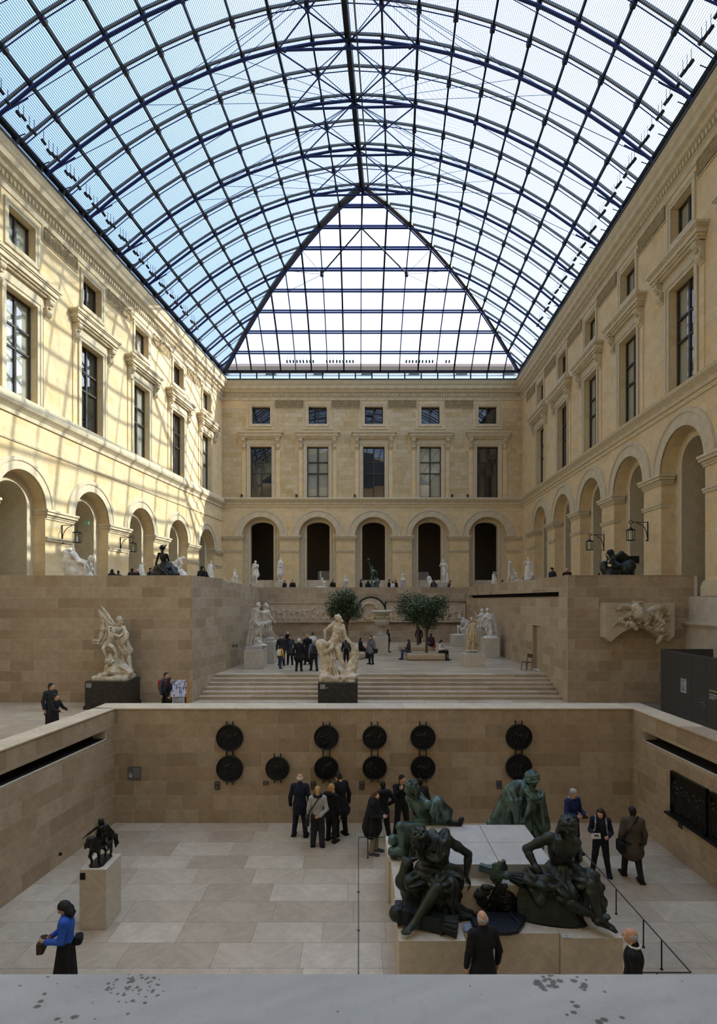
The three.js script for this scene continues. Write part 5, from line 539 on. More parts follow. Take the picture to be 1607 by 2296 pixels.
{ // four pedestals at the right of the landing
  pedestal('stone_pedestal', 'low pale stone pedestal of the running maiden, right of the tree benches', 6.3, 7.42, LAND, 3.72, 32.0, 33.3, M.pedestal); pedestal('stone_pedestal', 'tall pale pedestal of the crowned ruler, by the right landing wall', 8.6, 9.6, LAND, 4.32, 37.0, 38.3, M.pedestal); pedestal('stone_pedestal', 'pale pedestal of the statue with raised hand, half hidden behind the maiden', 8.05, 9.2, LAND, 4.75, 40.2, 41.6, M.pedestal); pedestal('stone_pedestal', 'pale pedestal of the crouching figure, nearest the carved frieze', 8.0, 9.5, LAND, 3.95, 46.0, 47.6, M.pedestal);
  let z = 32.6; { const t = thing('stone_slab_base', 'thin marble base under the honey-coloured maiden', 'base', [6.86, 3.72, -32.6]); add(t, 'slab', rbox(.95, .09, .9, .02, 0, .045, 0), M.plinthTop); }
  marbleFig('marble_statue', 'honey-coloured marble maiden in a short tunic with raised bent arm', z, { he: [1057.5, 1389, -.02], ne: [1059, 1398, 0], sr: [1052, 1402, 0], sl: [1066, 1401, 0], ch: [1060, 1408, 0], pe: [1062, 1422, 0], er: [1048, 1413, .05], wr: [1046, 1427, -.05], el: [1074, 1394.5, .05], wl: [1066, 1389, .15], kl: [1061, 1443, -.12], al: [1061, 1456, -.1], tl: [1060, 1459, -.25], kr: [1054, 1442, .1], ar: [1047, 1456, .2], tr: [1044, 1459, .1] }, 1.95, { fem: 1, hf: V(-.45, -.05, .9), curls: 70, hands: [['r', V(0, -1, 0), V(1, 0, 0), .5], ['l', V(-.8, .4, 0), V(0, 0, 1), .6]], cell: .02, col: marbleWarm, d: [robe([1060, 1402], [1061, 1414], [.17, .16, .16], 7, .025, 0), robe([1061, 1414], [1060, 1434], [.19, .23, .22], 9, .05, 0), [[[1063, 1425, .1], [1068, 1445, .15], [1066, 1457, .15]], [.14, .14, .12], .05, [6, .05, 0, 0]], [[[1054, 1430, .05], [1050, 1445, .1], [1052, 1457, .1]], [.1, .09, .08], .04, [5, .04, 0, 0]]], rock: (R, q) => R.ell(q(1059, 1459, 0), [.42, .06, .36], .03, null, { noise: [.03, 7] }) }, PX(1059, 1461, z).setY(3.81));
  z = 37.6; marbleFig('marble_statue', 'white marble crowned ruler in a cloak with a child at his feet', z, { he: [1092, 1368, 0], ne: [1092, 1376, 0], sr: [1087, 1380, 0], sl: [1099, 1380, .05], ch: [1093, 1387, 0], pe: [1093, 1400, 0], er: [1082, 1388, -.1], wr: [1084, 1396, -.15], el: [1102, 1392, 0], wl: [1101, 1402, -.1], kr: [1090, 1412, -.15], ar: [1094, 1424, -.1], tr: [1092, 1427, -.25], kl: [1099, 1413, .05], al: [1108, 1426, .1], tl: [1110, 1428, 0] }, 2.0, { hf: V(-.5, 0, .85), curls: 40, cap: 1, cell: .026, col: marbleWhite, d: [robe([1093, 1380], [1094, 1402], [.2, .24, .27], 9, .05, 0), [[[1100, 1382, .15], [1104, 1402, .2], [1108, 1428, .2]], [.16, .2, .22], .06, [7, .06, 0, .5]], [[[1088, 1383, -.15], [1098, 1388, -.2], [1101, 1396, -.1]], [.09, .1, .08], .04, [5, .03, 0, 2]]], rock: (R, q) => { R.ell(q(1099, 1431, 0), [.55, .2, .45], .06, null, { noise: [.07, 5] }); R.chain([q(1099, 1407, -.25), q(1100, 1417, -.22), q(1099, 1426, -.2)], [.1, .15, .13], .04); R.ball(q(1099, 1403, -.25), .09, .03); } }, PX(1099, 1434, z).setY(4.32));
  z = 40.9; marbleFig('marble_statue', 'white marble draped figure raising one hand, behind the crowned ruler', z, { he: [1080, 1369, 0], ne: [1080, 1377, 0], sr: [1073.5, 1380, 0], sl: [1086, 1380, 0], ch: [1080, 1387, 0], pe: [1078, 1402, 0], er: [1069.5, 1383, -.15], wr: [1065.5, 1374, -.2], el: [1088, 1392, 0], wl: [1084, 1400, -.15], kr: [1074, 1414, -.1], ar: [1074, 1424, 0], tr: [1072, 1426, -.15], kl: [1081, 1414, .05], al: [1082, 1424, .1], tl: [1082, 1426, 0] }, 2.1, { hf: V(0, .05, 1), curls: 40, beard: 10, cell: .03, col: marbleWhite, hands: [['r', V(-.4, .9, 0), V(1, 0, .3), .2]], d: [robe([1080, 1380], [1078, 1404], [.21, .26, .27], 9, .06, 0), robe([1077, 1402], [1078, 1424], [.26, .24, .2], 8, .05, .05)], rock: (R, q) => R.ell(q(1077, 1425, 0), [.5, .08, .4], .04) }, PX(1078, 1424, z).setY(4.75));
  z = 46.8; marbleFig('marble_statue', 'white marble crouching figure bent over its knee, beside the carved frieze', z, { he: [1030, 1383, -.1], ne: [1036, 1387, 0], sr: [1034, 1392, -.1], sl: [1042, 1390, .1], ch: [1040, 1397, 0], pe: [1045, 1410, .05], er: [1034, 1402, -.1], wr: [1028, 1408, -.15], el: [1047, 1402, -.2], wl: [1040, 1410, -.2], kr: [1026, 1404, -.1], ar: [1027, 1420, -.05], tr: [1023, 1423, -.1], kl: [1033, 1412, -.2], al: [1039, 1422, -.1], tl: [1036, 1424, -.2] }, 2.1, { hf: V(-.8, -.4, .4), hu: V(-.3, 1, 0), curls: 40, cell: .03, col: marbleWhite, d: [[[[1038, 1389, .1], [1046, 1398, .1], [1048, 1412, .1]], [.16, .24, .2], .06, [6, .05, 0, 1]]], rock: (R, q) => { R.box(q(1037, 1424.5, 0), [.62, .1, .5], .04, .04, null, { noise: [.04, 5] }); R.ell(q(1045, 1418, .1), [.3, .26, .3], .06, null, { noise: [.06, 5] }); } }, PX(1037, 1427, z).setY(3.95));
}
{ // great vase on its pedestal
  pedestal('stone_pedestal', 'pale pedestal of the great marble vase, centre of the landing', .98, 2.12, LAND, 4.28, 38.6, 39.8, M.pedestal, .1); const t = thing('marble_vase', 'great carved marble vase with wide rim on the central pedestal', 'vase', [1.68, 4.28, -39.2]), vm = mat('vaseMarble', '#d9cfba', .6, { map: marbT });
  add(t, 'foot', rbox(.85, .12, .85, .02, 0, .06, 0), vm); add(t, 'stem', lathe([[0, .12], [.38, .12], [.4, .18], [.28, .26], [.2, .4], [.19, .55], [.26, .62], [.26, .68], [.18, .72], [0, .72]], 28), vm); add(t, 'bowl', lathe([[.16, .72], [.36, .78], [.52, .92], [.58, 1.06], [.58, 1.14], [.54, 1.18], [.5, 1.3], [.49, 1.5], [.52, 1.62], [.6, 1.7]], 32), vm); add(t, 'rim', lathe([[.58, 1.69], [.68, 1.72], [.74, 1.78], [.74, 1.86], [.66, 1.9], [.56, 1.88], [.5, 1.7]], 36), vm);
  const F = new Field(); for (let i = 0; i < 24; i++) { const a = i / 24 * 6.283; F.ell(V(.5 * Math.cos(a), .95, .5 * Math.sin(a)), [.05, .13, .05], .02); } for (let i = 0; i < 10; i++) { const a = i / 10 * 6.283, b = a + .314, c = a + .628; F.chain([V(.52 * Math.cos(a), 1.5, .52 * Math.sin(a)), V(.57 * Math.cos(b), 1.38, .57 * Math.sin(b)), V(.52 * Math.cos(c), 1.5, .52 * Math.sin(c))], [.05, .07, .05], .02, { noise: [.03, 14] }); } for (const s of [-1, 1]) { F.ball(V(s * .62, 1.16, 0), .1, .03); F.chain([V(s * .56, 1.12, .1), V(s * .72, 1.2, 0), V(s * .56, 1.25, -.1)], [.04, .05, .04], .02); } add(t, 'garland', F.mesh(.022, marbleWarm), M.marble);
}
{ // small bronze rider on a white pedestal
  const t = pedestal('stone_pedestal', 'tall white-topped stone pedestal of the little bronze rider', -5.86, -5.29, 0, 1.27, 11.42, 12.14, M.pedestal); add(t, 'label_plate', box(.11, .14, .012, -.21, 1.13, .366), M.iron);
  const z = 11.75, q = (x, y, d) => PX(x, y, z + d), F = new Field(), base = V(-5.575, 1.27, -11.78); const P = (x, y, dz) => V(-5.575 + x, 1.27 + y, -11.78 + dz);   // metres: x right, y up, dz towards the viewer
  const pl = extr([[-.09, .29], [-.15, .22], [-.15, -.22], [-.09, -.29], [.09, -.29], [.15, -.22], [.15, .22], [.09, .29]], .03); pl.rotateX(-Math.PI / 2).translate(0, 0, 0);
  F.cap(P(-.03, .42, .12), P(.05, .42, -.17), .135, .13, .05); F.ball(P(-.03, .4, .16), .12, .05); F.chain([P(-.04, .47, .2), P(-.08, .58, .27), P(-.1, .6, .3)], [.1, .075, .06], .04); F.chain([P(-.1, .6, .29), P(-.13, .53, .35), P(-.14, .47, .38)], [.055, .045, .032], .02); for (let i = 0; i < 12; i++) F.ball(P(-.1 - rnd() * .06, .42 + i * .017, .2 + rr(0, .08)), .025, .015);
  F.chain([P(-.09, .34, .2), P(-.12, .22, .24), P(-.1, .12, .2), P(-.1, .03, .22)], [.055, .032, .022, .018], .02); F.ball(P(-.1, .02, .23), .025, .01); F.chain([P(.02, .33, .17), P(.03, .2, .15), P(.02, .08, .13), P(.02, .04, .14)], [.05, .032, .022, .022], .02); F.chain([P(-.01, .36, -.2), P(-.02, .22, -.17), P(0, .13, -.23), P(0, .05, -.2)], [.07, .036, .024, .022], .02); F.chain([P(.1, .36, -.2), P(.12, .22, -.2), P(.11, .13, -.26), P(.11, .05, -.22)], [.07, .036, .024, .022], .02); F.chain([P(.08, .48, -.29), P(.15, .4, -.36), P(.18, .24, -.36), P(.17, .16, -.34)], [.03, .045, .045, .02], .02, { noise: [.012, 30] });
  const J = { pe: P(.03, .55, -.02), ch: P(.02, .68, -.01), ne: P(.015, .77, 0), he: P(0, .86, .02), sr: P(-.07, .75, .02), sl: P(.09, .745, -.02), er: P(-.16, .68, .08), wr: P(-.25, .61, .15), el: P(.13, .64, .03), wl: P(.06, .58, .1), kr: P(-.11, .44, .1), ar: P(-.13, .3, .05), tr: P(-.15, .28, .12), kl: P(.16, .44, .08), al: P(.18, .3, .03), tl: P(.19, .28, .1) }, { B, D, S } = carve(J, 1.0, { hf: V(-.3, -.1, 1), curls: 90, locks: 26, hands: [['r', V(-.8, -.5, .3), V(0, -1, 0), .3]] }); D.cap(P(.02, .72, 0), P(.03, .55, -.03), .09, .13, .03, { fold: [7, .015, 0, 1] }); D.cap(P(.05, .7, -.07), P(.07, .48, -.16), .08, .13, .03, { fold: [6, .02, 0, 1] });
  const s = thing('bronze_rider', 'small dark bronze rider with outstretched arm on a walking horse', 'statue', base), add2 = (n, f, c) => add(s, n, local(f.mesh(c, bronzeK), base), M.bronze); add(s, 'base_plate', muv(pl), M.iron); add2('horse', F, .011); const bm = merge([local(B.mesh(.011, bronzeK), base), local(S[0][0].mesh(.007, bronzeK), base), local(S[1][0].mesh(.008, bronzeK), base)]); add(s, 'rider', bm, M.bronze); add2('cloak', D, .011);
}
// ---------------------------------------------------------------- visitors
const cloth = (key, c, r = .9) => M[key] || mat(key, c, r);
mat('skin', '#c99a80', .6); mat('skinPale', '#d8ac94', .6); mat('skinDark', '#b07f63', .6);
const HUE = { black: '#101014', navy: '#141a2b', charcoal: '#26272b', grey: '#8a8b8f', lightGrey: '#a3a2a0', blue: '#2c58b8', deepBlue: '#1b2a5c', white: '#dcdad6', khaki: '#4c4438', trouser: '#17181d', jeans: '#38455e', beige: '#8d8372', yellow: '#d9a21c', red: '#a3202c', greyCoat: '#6f7078', brown: '#3a2c22', slate: '#3d4048' };
const wear = (n) => cloth('wear_' + n, HUE[n]), hairM = (n) => cloth('hair_' + n, { black: '#0f0d0c', brown: '#3a261a', auburn: '#5a2f1c', blond: '#b08a55', grey: '#a9a7a4', white: '#d6d3cd', bald: '#c99a80' }[n], .7);
function poseJ(h, o) { // joints in the figure's own frame: feet at the origin, facing +z
  const sit = o.legs === 'sit', X = (a, b, d) => V(a * h, b * h, d * h), bend = o.bend || 0, hipY = sit ? (o.seat || .45) / h + .05 : .53, J = {}, lean = (p) => p.clone().sub(X(0, hipY, 0)).applyAxisAngle(V(1, 0, 0), bend).add(X(0, hipY, 0)), up = sit ? hipY - .53 : 0;
  J.pe = X(0, hipY, 0); J.ch = lean(X(0, .70 + up, 0)); J.ne = lean(X(0, .83 + up, -.005)); J.sl = lean(X(.105, .805 + up, 0)); J.sr = lean(X(-.105, .805 + up, 0));
  const pit = o.pitch || 0, yaw = (o.yaw || 0) * Math.PI / 180, hf = V(Math.sin(yaw) * Math.cos(pit), -Math.sin(pit), Math.cos(yaw) * Math.cos(pit)), hu = V(Math.sin(yaw) * Math.sin(pit) * .8, Math.cos(pit), Math.cos(yaw) * Math.sin(pit) * .8); J.he = lean(X(0, .93 + up, .015)).addScaledVector(hf, .012 * h).addScaledVector(V(0, -1, 0), Math.max(0, pit) * .02 * h);
  J.hl = X(.05, hipY - .01, 0); J.hr = X(-.05, hipY - .01, 0);
  if (sit) { for (const [s, q] of [['l', 1], ['r', -1]]) { J['k' + s] = X(q * .07, hipY + .01, .25); J['a' + s] = V(q * .075 * h, .045 * h, .27 * h); J['t' + s] = V(q * .085 * h, .015 * h, .38 * h); } }
  else { const w = o.legs === 'walk' ? .11 : o.legs === 'contra' ? .05 : .015, sp = o.spread || .05; J.kl = X(.052 + sp * .2, .285, w * .8 + .012 + (o.legs === 'contra' ? .05 : 0)); J.al = X(.05 + sp * .5, .045, w); J.tl = X(.06 + sp * .6, .014, w + .11); J.kr = X(-.052 - sp * .2, .285, -w * .3 + .014); J.ar = X(-.05 - sp * .5, .045 + (o.legs === 'walk' ? .02 : 0), -w); J.tr = X(-.06 - sp * .6, .014, -w + .11); }
  const hands = []; (o.arms || ['down', 'down']).forEach((a, i) => { const s = i ? 'r' : 'l', q = i ? -1 : 1, P = { down: [[.15, .635, -.015], [.155, .49, .03], [0, -1, .15], [-q, 0, 0]], front: [[.15, .64, .03], [.06, .6, .15], [-q * .8, .1, .5], [0, 0, -1]], hold: [[.145, .64, .02], [.09, .63, .17], [-q * .3, .15, 1], [-q, 0, 0]], hip: [[.21, .67, -.03], [.12, .59, .04], [-q * .8, -.3, .3], [0, 0, -1]], pocket: [[.165, .645, -.05], [.12, .53, .02], [-q * .2, -1, .2], [-q, 0, 0]], up: [[.15, .7, .1], [.07, .8, .16], [-q * .4, .9, 0], [0, 0, -1]], back: [[.15, .64, -.05], [.04, .54, -.09], [-q, -.2, 0], [0, 0, -1]], reach: [[.14, .68, .1], [.1, .66, .25], [0, 0, 1], [0, -1, 0]], high: [[.2, .93, .03], [.17, 1.08, .05], [0, 1, 0], [0, 0, 1]], legs: [[.13, .66, .08], [.06, .55, .2], [0, -.6, .5], [0, -1, 0]], over: [[.2, .86, .0], [.06, .97, -.02], [-q, .2, 0], [0, 0, 1]] }[a]; J['e' + s] = lean(X(q * P[0][0], P[0][1] + up, P[0][2])); J['w' + s] = lean(X(q * P[1][0], P[1][1] + up, P[1][2])); hands.push([s, V(...P[2]), V(...P[3]), a === 'down' ? .45 : a === 'pocket' ? .9 : .8]); });
  return { J, hands, hf, hu, X, lean, up, sit };
}
// o: at [px, py of feet], floor, face (degrees, 0 = towards the camera), h, legs, arms, coat, ...
function person(label, o) {
  const h = o.h || 1.74, fl = o.floor, z = o.z || (E - fl) * 1220 / (o.at[1] - 1345), base = V((o.at[0] - 803.5) / 1220 * z, fl, -z), t = thing('person', label, 'person', base, (o.face || 0) * Math.PI / 180, o.group);
  const c = o.cell || (z < 18 ? .016 : .024), { J, hands, hf, hu, X, lean, up, sit } = poseJ(h, o);
  const fat = o.fat || 1, B = new Field(.8); bodyPrims(B, J, h * .8, { fem: o.fem, fat: .95 * fat }); B.cap(J.ne, off(J.he, hu, -.04 * h), .036 * h, .031 * h, .03); const gs = [B.mesh(c * 1.15)], hF = new Field(); headPrims(hF, J.he, hf, hu, h, {}); gs.push(hF.mesh(z < 18 ? .008 : .013)); for (const q of hands) { const f = new Field(); handPrims(f, J['w' + q[0]], q[1], q[2], .108 * h, q[3]); gs.push(f.mesh(z < 18 ? .008 : .012)); }
  add(t, 'body', gs, o.skin || M.skin);
  // trousers or skirt
  { const F = new Field(), f = frameOf(J); F.cap(off(J.pe, f.up, .06 * h), J.pe, .078 * h * fat, .088 * h * fat, .04, { flat: [f.fw, .82] }); if (o.skirt) F.cap(J.pe, V(0, o.skirt * h, .01 * h), .1 * h, .14 * h, .04, { fold: [9, .012, 0, 0], flat: [V(0, 0, 1), .8] }); else for (const s of ['l', 'r']) { const wl = o.wide || 1; F.cap(J['h' + s], J['k' + s], .062 * h * fat, .045 * h * wl, .03); F.cap(J['k' + s], off(J['a' + s], V(0, -1, 0), .012 * h), .045 * h * wl, .035 * h * wl, .03, { fold: [3, .004, 0, 4] }); F.ball(off(J.pe, f.lat, s === 'l' ? .042 * h : -.042 * h, f.fw, -.03 * h, f.up, -.02 * h), .056 * h * fat, .04); } add(t, o.skirt ? 'skirt' : 'trousers', F.mesh(c), wear(o.legsC || 'trouser')); if (o.skirt) { const L = new Field(); for (const s of ['l', 'r']) { L.cap(J['k' + s], J['a' + s], .04 * h, .028 * h, .02); } add(t, 'tights', L.mesh(c), wear('black')); } }
  for (const s of ['l', 'r']) { const F = new Field(), d = dirTo(J['a' + s], J['t' + s]); F.ball(off(J['a' + s], d, -.02 * h, V(0, -1, 0), .016 * h), .031 * h, .02); F.cap(off(J['a' + s], V(0, -1, 0), .018 * h), J['t' + s], .032 * h, .022 * h, .02); F.box(off(mix(J['a' + s], J['t' + s], .42), V(0, -1, 0), .02 * h), [.04 * h, .012 * h, .085 * h], .008, .01); add(t, 'shoe', F.mesh(Math.min(c, .016)), wear(o.shoes || 'black')); }
  // upper garment
  { const F = new Field(.9), f = frameOf(J), p = o.puff || 0, fl2 = V(0, 0, 1), g = (r) => (r + p) * h, cuff = o.sleeve ?? .97; F.ell(mix(J.ch, J.ne, .2), [g(.105) * fat, g(.115), g(.082) * fat], .04, [f.lat, f.up, f.fw]); F.cap(off(J.sl, f.lat, -.02 * h), off(J.sr, f.lat, .02 * h), g(.047), g(.047), .04); F.cap(J.ch, J.pe, g(.085) * fat, g(.095) * fat, .04, { flat: [f.fw, .8], fold: [5, .003, 0, 2] });
    if (o.hem) { const e = V(J.pe.x, o.hem * h, J.pe.z + (sit ? .04 : 0)); if (sit) for (const s of ['l', 'r']) F.cap(J['h' + s], mix(J['h' + s], J['k' + s], .8), g(.068), g(.062), .04); else F.cap(J.pe, e, g(.098) * fat, g(.098 + (o.flare ?? .02)) * fat, .05, { flat: [fl2, .82], fold: [6, .008, 1, 0] }); }
    for (const s of ['l', 'r']) { F.ball(J['s' + s], g(.045), .03); F.cap(J['s' + s], J['e' + s], g(.041), g(.034), .025, { fold: [3, .004, 0, 5] }); F.cap(J['e' + s], mix(J['e' + s], J['w' + s], cuff), g(.035), g(.027), .02, { fold: [3, .003, 1, 5] }); }
    F.cap(J.ne, off(J.ne, f.up, .022 * h), g(.05), g(.042), .02); if (o.hood) F.ell(off(J.ne, f.fw, -.06 * h, f.up, .01 * h), [.075 * h, .05 * h, .045 * h], .03); if (o.cape) { F.cap(mix(J.sl, J.sr, .5), V(0, .42 * h, -.03 * h), .12 * h, .2 * h, .05, { fold: [8, .018, 0, 0], flat: [fl2, .75] }); }
    add(t, o.top || 'coat', F.mesh(c), wear(o.coat || 'black')); }
  // hair
  if (o.hair !== 'none') { const F = new Field(), sd = hu.clone().cross(hf).normalize(), up2 = hf.clone().cross(sd), at = (s, u, w) => off(J.he, sd, s * h, up2, u * h, hf, w * h), st = o.style || 'short', A = [sd, up2, hf]; if (st === 'bald') { for (const s of [-1, 1]) F.ell(at(s * .036, -.002, -.02), [.014 * h, .03 * h, .036 * h], .01, A); F.ell(at(0, -.004, -.045), [.036 * h, .03 * h, .022 * h], .02, A); } else { F.ell(at(0, .02, -.012), [.049 * h, .052 * h, .058 * h], .01, A, { noise: [.006, 40] }); F.ell(at(0, -.01, -.034), [.044 * h, .05 * h, .034 * h], .02, A); F.ball(at(0, -.016, .058), .05 * h, .012, { sub: true }); F.ball(at(0, -.05, .03), .04 * h, .01, { sub: true });
      if (st === 'long') { for (const s of [-1, 0, 1]) F.chain([at(s * .032, .0, -.03), at(s * .04, -.06, -.03), at(s * .036, -.115, -.035)], [.032 * h, .03 * h, .018 * h], .03, { fold: [5, .004, 0, 1] }); } if (st === 'pony') F.chain([at(0, .01, -.055), at(0, -.05, -.07), at(0, -.12, -.06)], [.028 * h, .026 * h, .012 * h], .02, { fold: [5, .004, 0, 1] }); if (st === 'bun') F.ball(at(0, .035, -.06), .028 * h, .015); if (st === 'hat') { F.ell(at(0, .032, -.006), [.053 * h, .048 * h, .06 * h], .01, A); } }
    add(t, st === 'hat' ? 'hat' : 'hair', F.mesh(z < 18 ? .009 : .014), st === 'hat' ? wear(o.hatC || 'black') : hairM(o.hair || 'black')); }
  const bg = (n, F, m) => add(t, n, F.mesh(c * .9), wear(m));
  if (o.scarf) { const F = new Field(); for (let i = 0; i < 12; i++) { const a = i / 12 * 6.283, b = (i + 1) / 12 * 6.283, P = (w) => off(J.ne, V(1, 0, 0), .058 * h * Math.cos(w), V(0, 0, 1), .05 * h * Math.sin(w), V(0, 1, 0), .02 * h); F.cap(P(a), P(b), (o.scarfR || .022) * h, (o.scarfR || .022) * h, .015); } bg(o.scarfR ? 'collar' : 'scarf', F, o.scarf); }
  if (o.pack) { const F = new Field(), b = lean(X(0, .69 + up, -.13)); F.box(b, [.085 * h, .12 * h, .055 * h], .05, .03); F.box(off(b, V(0, -1, 0), .04 * h, V(0, 0, -1), .05 * h), [.06 * h, .06 * h, .025 * h], .03, .02); bg('backpack', F, o.pack); const S = new Field(); for (const s of [-1, 1]) S.chain([lean(X(s * .065, .8 + up, -.1)), lean(X(s * .07, .86 + up, -.01)), lean(X(s * .075, .78 + up, .088)), lean(X(s * .085, .66 + up, .07))], [.014 * h, .014 * h, .013 * h, .012 * h], .01); bg('strap', S, o.strapC || o.pack); }
  if (o.bag) { const s = o.bag[1] || 1, F = new Field(), b = X(s * .17, .46 + up, -.03); F.box(b, [.035 * h, .075 * h, .095 * h], .03, .03); bg('shoulder_bag', F, o.bag[0]); const S = new Field(); S.chain([off(b, V(0, 1, 0), .05 * h), lean(X(s * .1, .66 + up, -.095)), lean(X(-s * .02, .84 + up, -.07)), lean(X(-s * .075, .87 + up, 0)), lean(X(-s * .02, .76 + up, .09)), lean(X(s * .1, .6 + up, .1)), off(b, V(0, 1, 0), .05 * h, V(0, 0, 1), .04 * h)], [.01 * h, .01 * h, .01 * h, .01 * h, .01 * h, .01 * h, .01 * h], .005); bg('strap', S, o.bag[0]); }
  if (o.extra) o.extra(t, J, h); return t;
}
// people in the sunken court
const C = { floor: 0 };
person('balding man seen from behind in a dark navy suit, facing the medallion wall', { ...C, at: [672, 1876], face: 178, h: 1.84, coat: 'navy', hem: .45, flare: .005, legsC: 'navy', hair: 'white', style: 'bald', top: 'jacket', spread: .09, fat: 1.04 });
person('woman with golden-brown ponytail in a light grey sweater, seen from behind', { ...C, at: [712, 1899], face: 184, h: 1.7, fem: 1, coat: 'lightGrey', top: 'sweater', hair: 'blond', style: 'pony', legsC: 'charcoal', wide: 1.25, arms: ['down', 'back'], bag: ['charcoal', 1], scarf: 'black' });
person('blond woman in a black hooded jacket between the grey sweater and the bending man', { ...C, at: [742, 1887], face: 150, h: 1.66, fem: 1, coat: 'black', hem: .47, hair: 'blond', style: 'long', hood: 1, legs: 'stand' });
person('tall person in a long black cape bending towards the wall labels', { ...C, at: [765, 1874], face: 215, h: 1.86, coat: 'black', hem: .42, flare: .05, bend: .16, pitch: .5, hair: 'black' });
person('red-haired woman with a black cape over pale trousers, in profile by the barrier', { ...C, at: [838, 1912], face: 70, h: 1.7, fem: 1, coat: 'black', hem: .36, cape: 1, legsC: 'beige', hair: 'auburn', style: 'long', skin: M.skinPale, arms: ['front', 'hold'], shoes: 'slate' });
person('person in black with a hand on the hip, behind the woman in the cape', { ...C, at: [858, 1888], face: 200, h: 1.74, coat: 'black', hood: 1, arms: ['hip', 'hip'], spread: .14, scarf: 'slate' });
person('dark-haired man in black with hands before his chest, beside the green curly head', { ...C, at: [900, 1866], z: 16.0, face: 15, h: 1.8, coat: 'black', arms: ['hold', 'up'], spread: .12, hair: 'black', yaw: 20 });
person('person in dark clothes almost hidden behind the curly-haired bronze captive', { ...C, at: [942, 1866], z: 16.1, face: 190, h: 1.66, coat: 'charcoal', hair: 'black' });
person('grey-haired man in a blue jacket holding a camera behind the young captive', { ...C, at: [1283, 1912], face: 25, h: 1.78, coat: 'deepBlue', top: 'jacket', hair: 'grey', scarf: 'grey', scarfR: .013, arms: ['hold', 'hold'], pitch: .25, yaw: 15, extra: (t, J, h) => { const p = mix(J.wl, J.wr, .5); add(t, 'camera', [rbox(.14, .09, .06, .015, p.x, p.y + .02, p.z + .1), rod(V(p.x, p.y + .02, p.z + .12), V(p.x, p.y + .02, p.z + .2), .035, 12)], M.iron); } });
person('woman with brown hair holding a white leaflet, rucksack on her back', { ...C, at: [1346, 1958], face: -20, h: 1.68, fem: 1, coat: 'navy', top: 'sweater', hair: 'brown', style: 'long', skin: M.skinPale, pack: 'black', strapC: 'grey', arms: ['hold', 'hold'], pitch: .35, yaw: -20, spread: .12, extra: (t, J, h) => { const p = J.wr; add(t, 'leaflet', box(.22, .13, .012, p.x + .02, p.y + .03, p.z + .12, [-.2, .3, .1]), wear('white')); add(t, 'leaflet_print', box(.1, .03, .004, p.x + .03, p.y + .05, p.z + .133, [-.2, .3, .1]), M.iron); } });
person('man in a dark olive coat walking away with a black shoulder bag', { ...C, at: [1418, 1972], face: 172, h: 1.8, coat: 'khaki', hem: .4, flare: .03, hair: 'black', legs: 'walk', bag: ['black', 1], fat: 1.08, puff: .006 });
person('balding grey-haired man in a long black overcoat seen from behind, before the plinth', { ...C, at: [1083, 2280], z: 9.0, face: 190, h: 1.77, coat: 'black', hem: .3, flare: .05, hair: 'grey', style: 'bald', fat: 1.06 });
person('bald man in a dark suit at the lower right corner, looking left', { ...C, at: [1420, 2300], z: 8.6, face: -115, h: 1.74, coat: 'black', hem: .45, hair: 'grey', style: 'bald', scarf: 'white', scarfR: .01, fat: 1.05 });
person('woman in a bright blue top with a black skirt and handbag, head bowed', { ...C, at: [148, 2220], z: 9.55, face: -75, h: 1.68, fem: 1, coat: 'blue', top: 'cardigan', skirt: .2, legsC: 'black', hair: 'black', style: 'long', pitch: .6, arms: ['hold', 'front'], extra: (t, J, h) => { const p = mix(J.wl, J.wr, .5); add(t, 'handbag', [rbox(.3, .2, .12, .03, p.x, p.y - .08, p.z + .1)], wear('brown')); add(t, 'bag', rbox(.2, .16, .14, .05, 0, .95, -.2), wear('black')); } });
// middle level
person('short-haired man with glasses in a dark coat at the left parapet', { floor: MID, at: [113, 1600], z: 20.2, face: 65, h: 1.82, coat: 'charcoal', hem: .4, hair: 'black', yaw: 15 });
person('person in black leaning on the left parapet, arm stretched along the stone', { floor: MID, at: [121, 1620], z: 19.2, face: 75, h: 1.6, coat: 'black', hem: .3, hair: 'black', arms: ['reach', 'reach'], bend: .1 });
person('man with a red and black backpack looking at the information desk', { floor: MID, at: [371, 1600], z: 23.4, face: 60, h: 1.78, coat: 'slate', hair: 'black', pack: 'red', arms: ['down', 'down'] });
person('long-haired woman in black pointing at the information desk', { floor: MID, at: [380, 1600], z: 23.0, face: 80, h: 1.62, fem: 1, coat: 'black', hem: .35, hair: 'black', style: 'long', arms: ['reach', 'pocket'] });
// landing
const G = { floor: LAND };
person('tall bearded man in an open dark coat, left of the visitor group on the landing', { ...G, at: [631, 1492], face: 10, h: 1.86, coat: 'charcoal', hem: .38, hair: 'black', scarf: 'slate' });
person('child in a yellow jacket with a white backpack', { ...G, at: [628, 1499], face: 160, h: 1.3, coat: 'yellow', hair: 'black', pack: 'white', legsC: 'jeans', legs: 'walk' });
person('man in a dark jacket carrying a child in a red scarf on his shoulders', { ...G, at: [650, 1490], face: 5, h: 1.8, coat: 'slate', hair: 'brown', hem: .42 });
person('small child with a white cap and red scarf riding on a man\'s shoulders', { floor: LAND + 1.16, at: [645, 1460], z: 33.3, face: 15, h: 1.0, seat: .3, legs: 'sit', coat: 'black', scarf: 'red', style: 'hat', hatC: 'white' });
person('white-haired man in a wide black coat seen from behind, front of the landing group', { ...G, at: [670, 1505], face: 185, h: 1.82, coat: 'black', hem: .42, flare: .05, hair: 'white', fat: 1.1 });
person('fair-haired woman in a long black coat, behind the landing group', { ...G, at: [689, 1490], face: 195, h: 1.84, fem: 1, coat: 'black', hem: .22, flare: .04, hair: 'blond', bag: ['black', 1] });
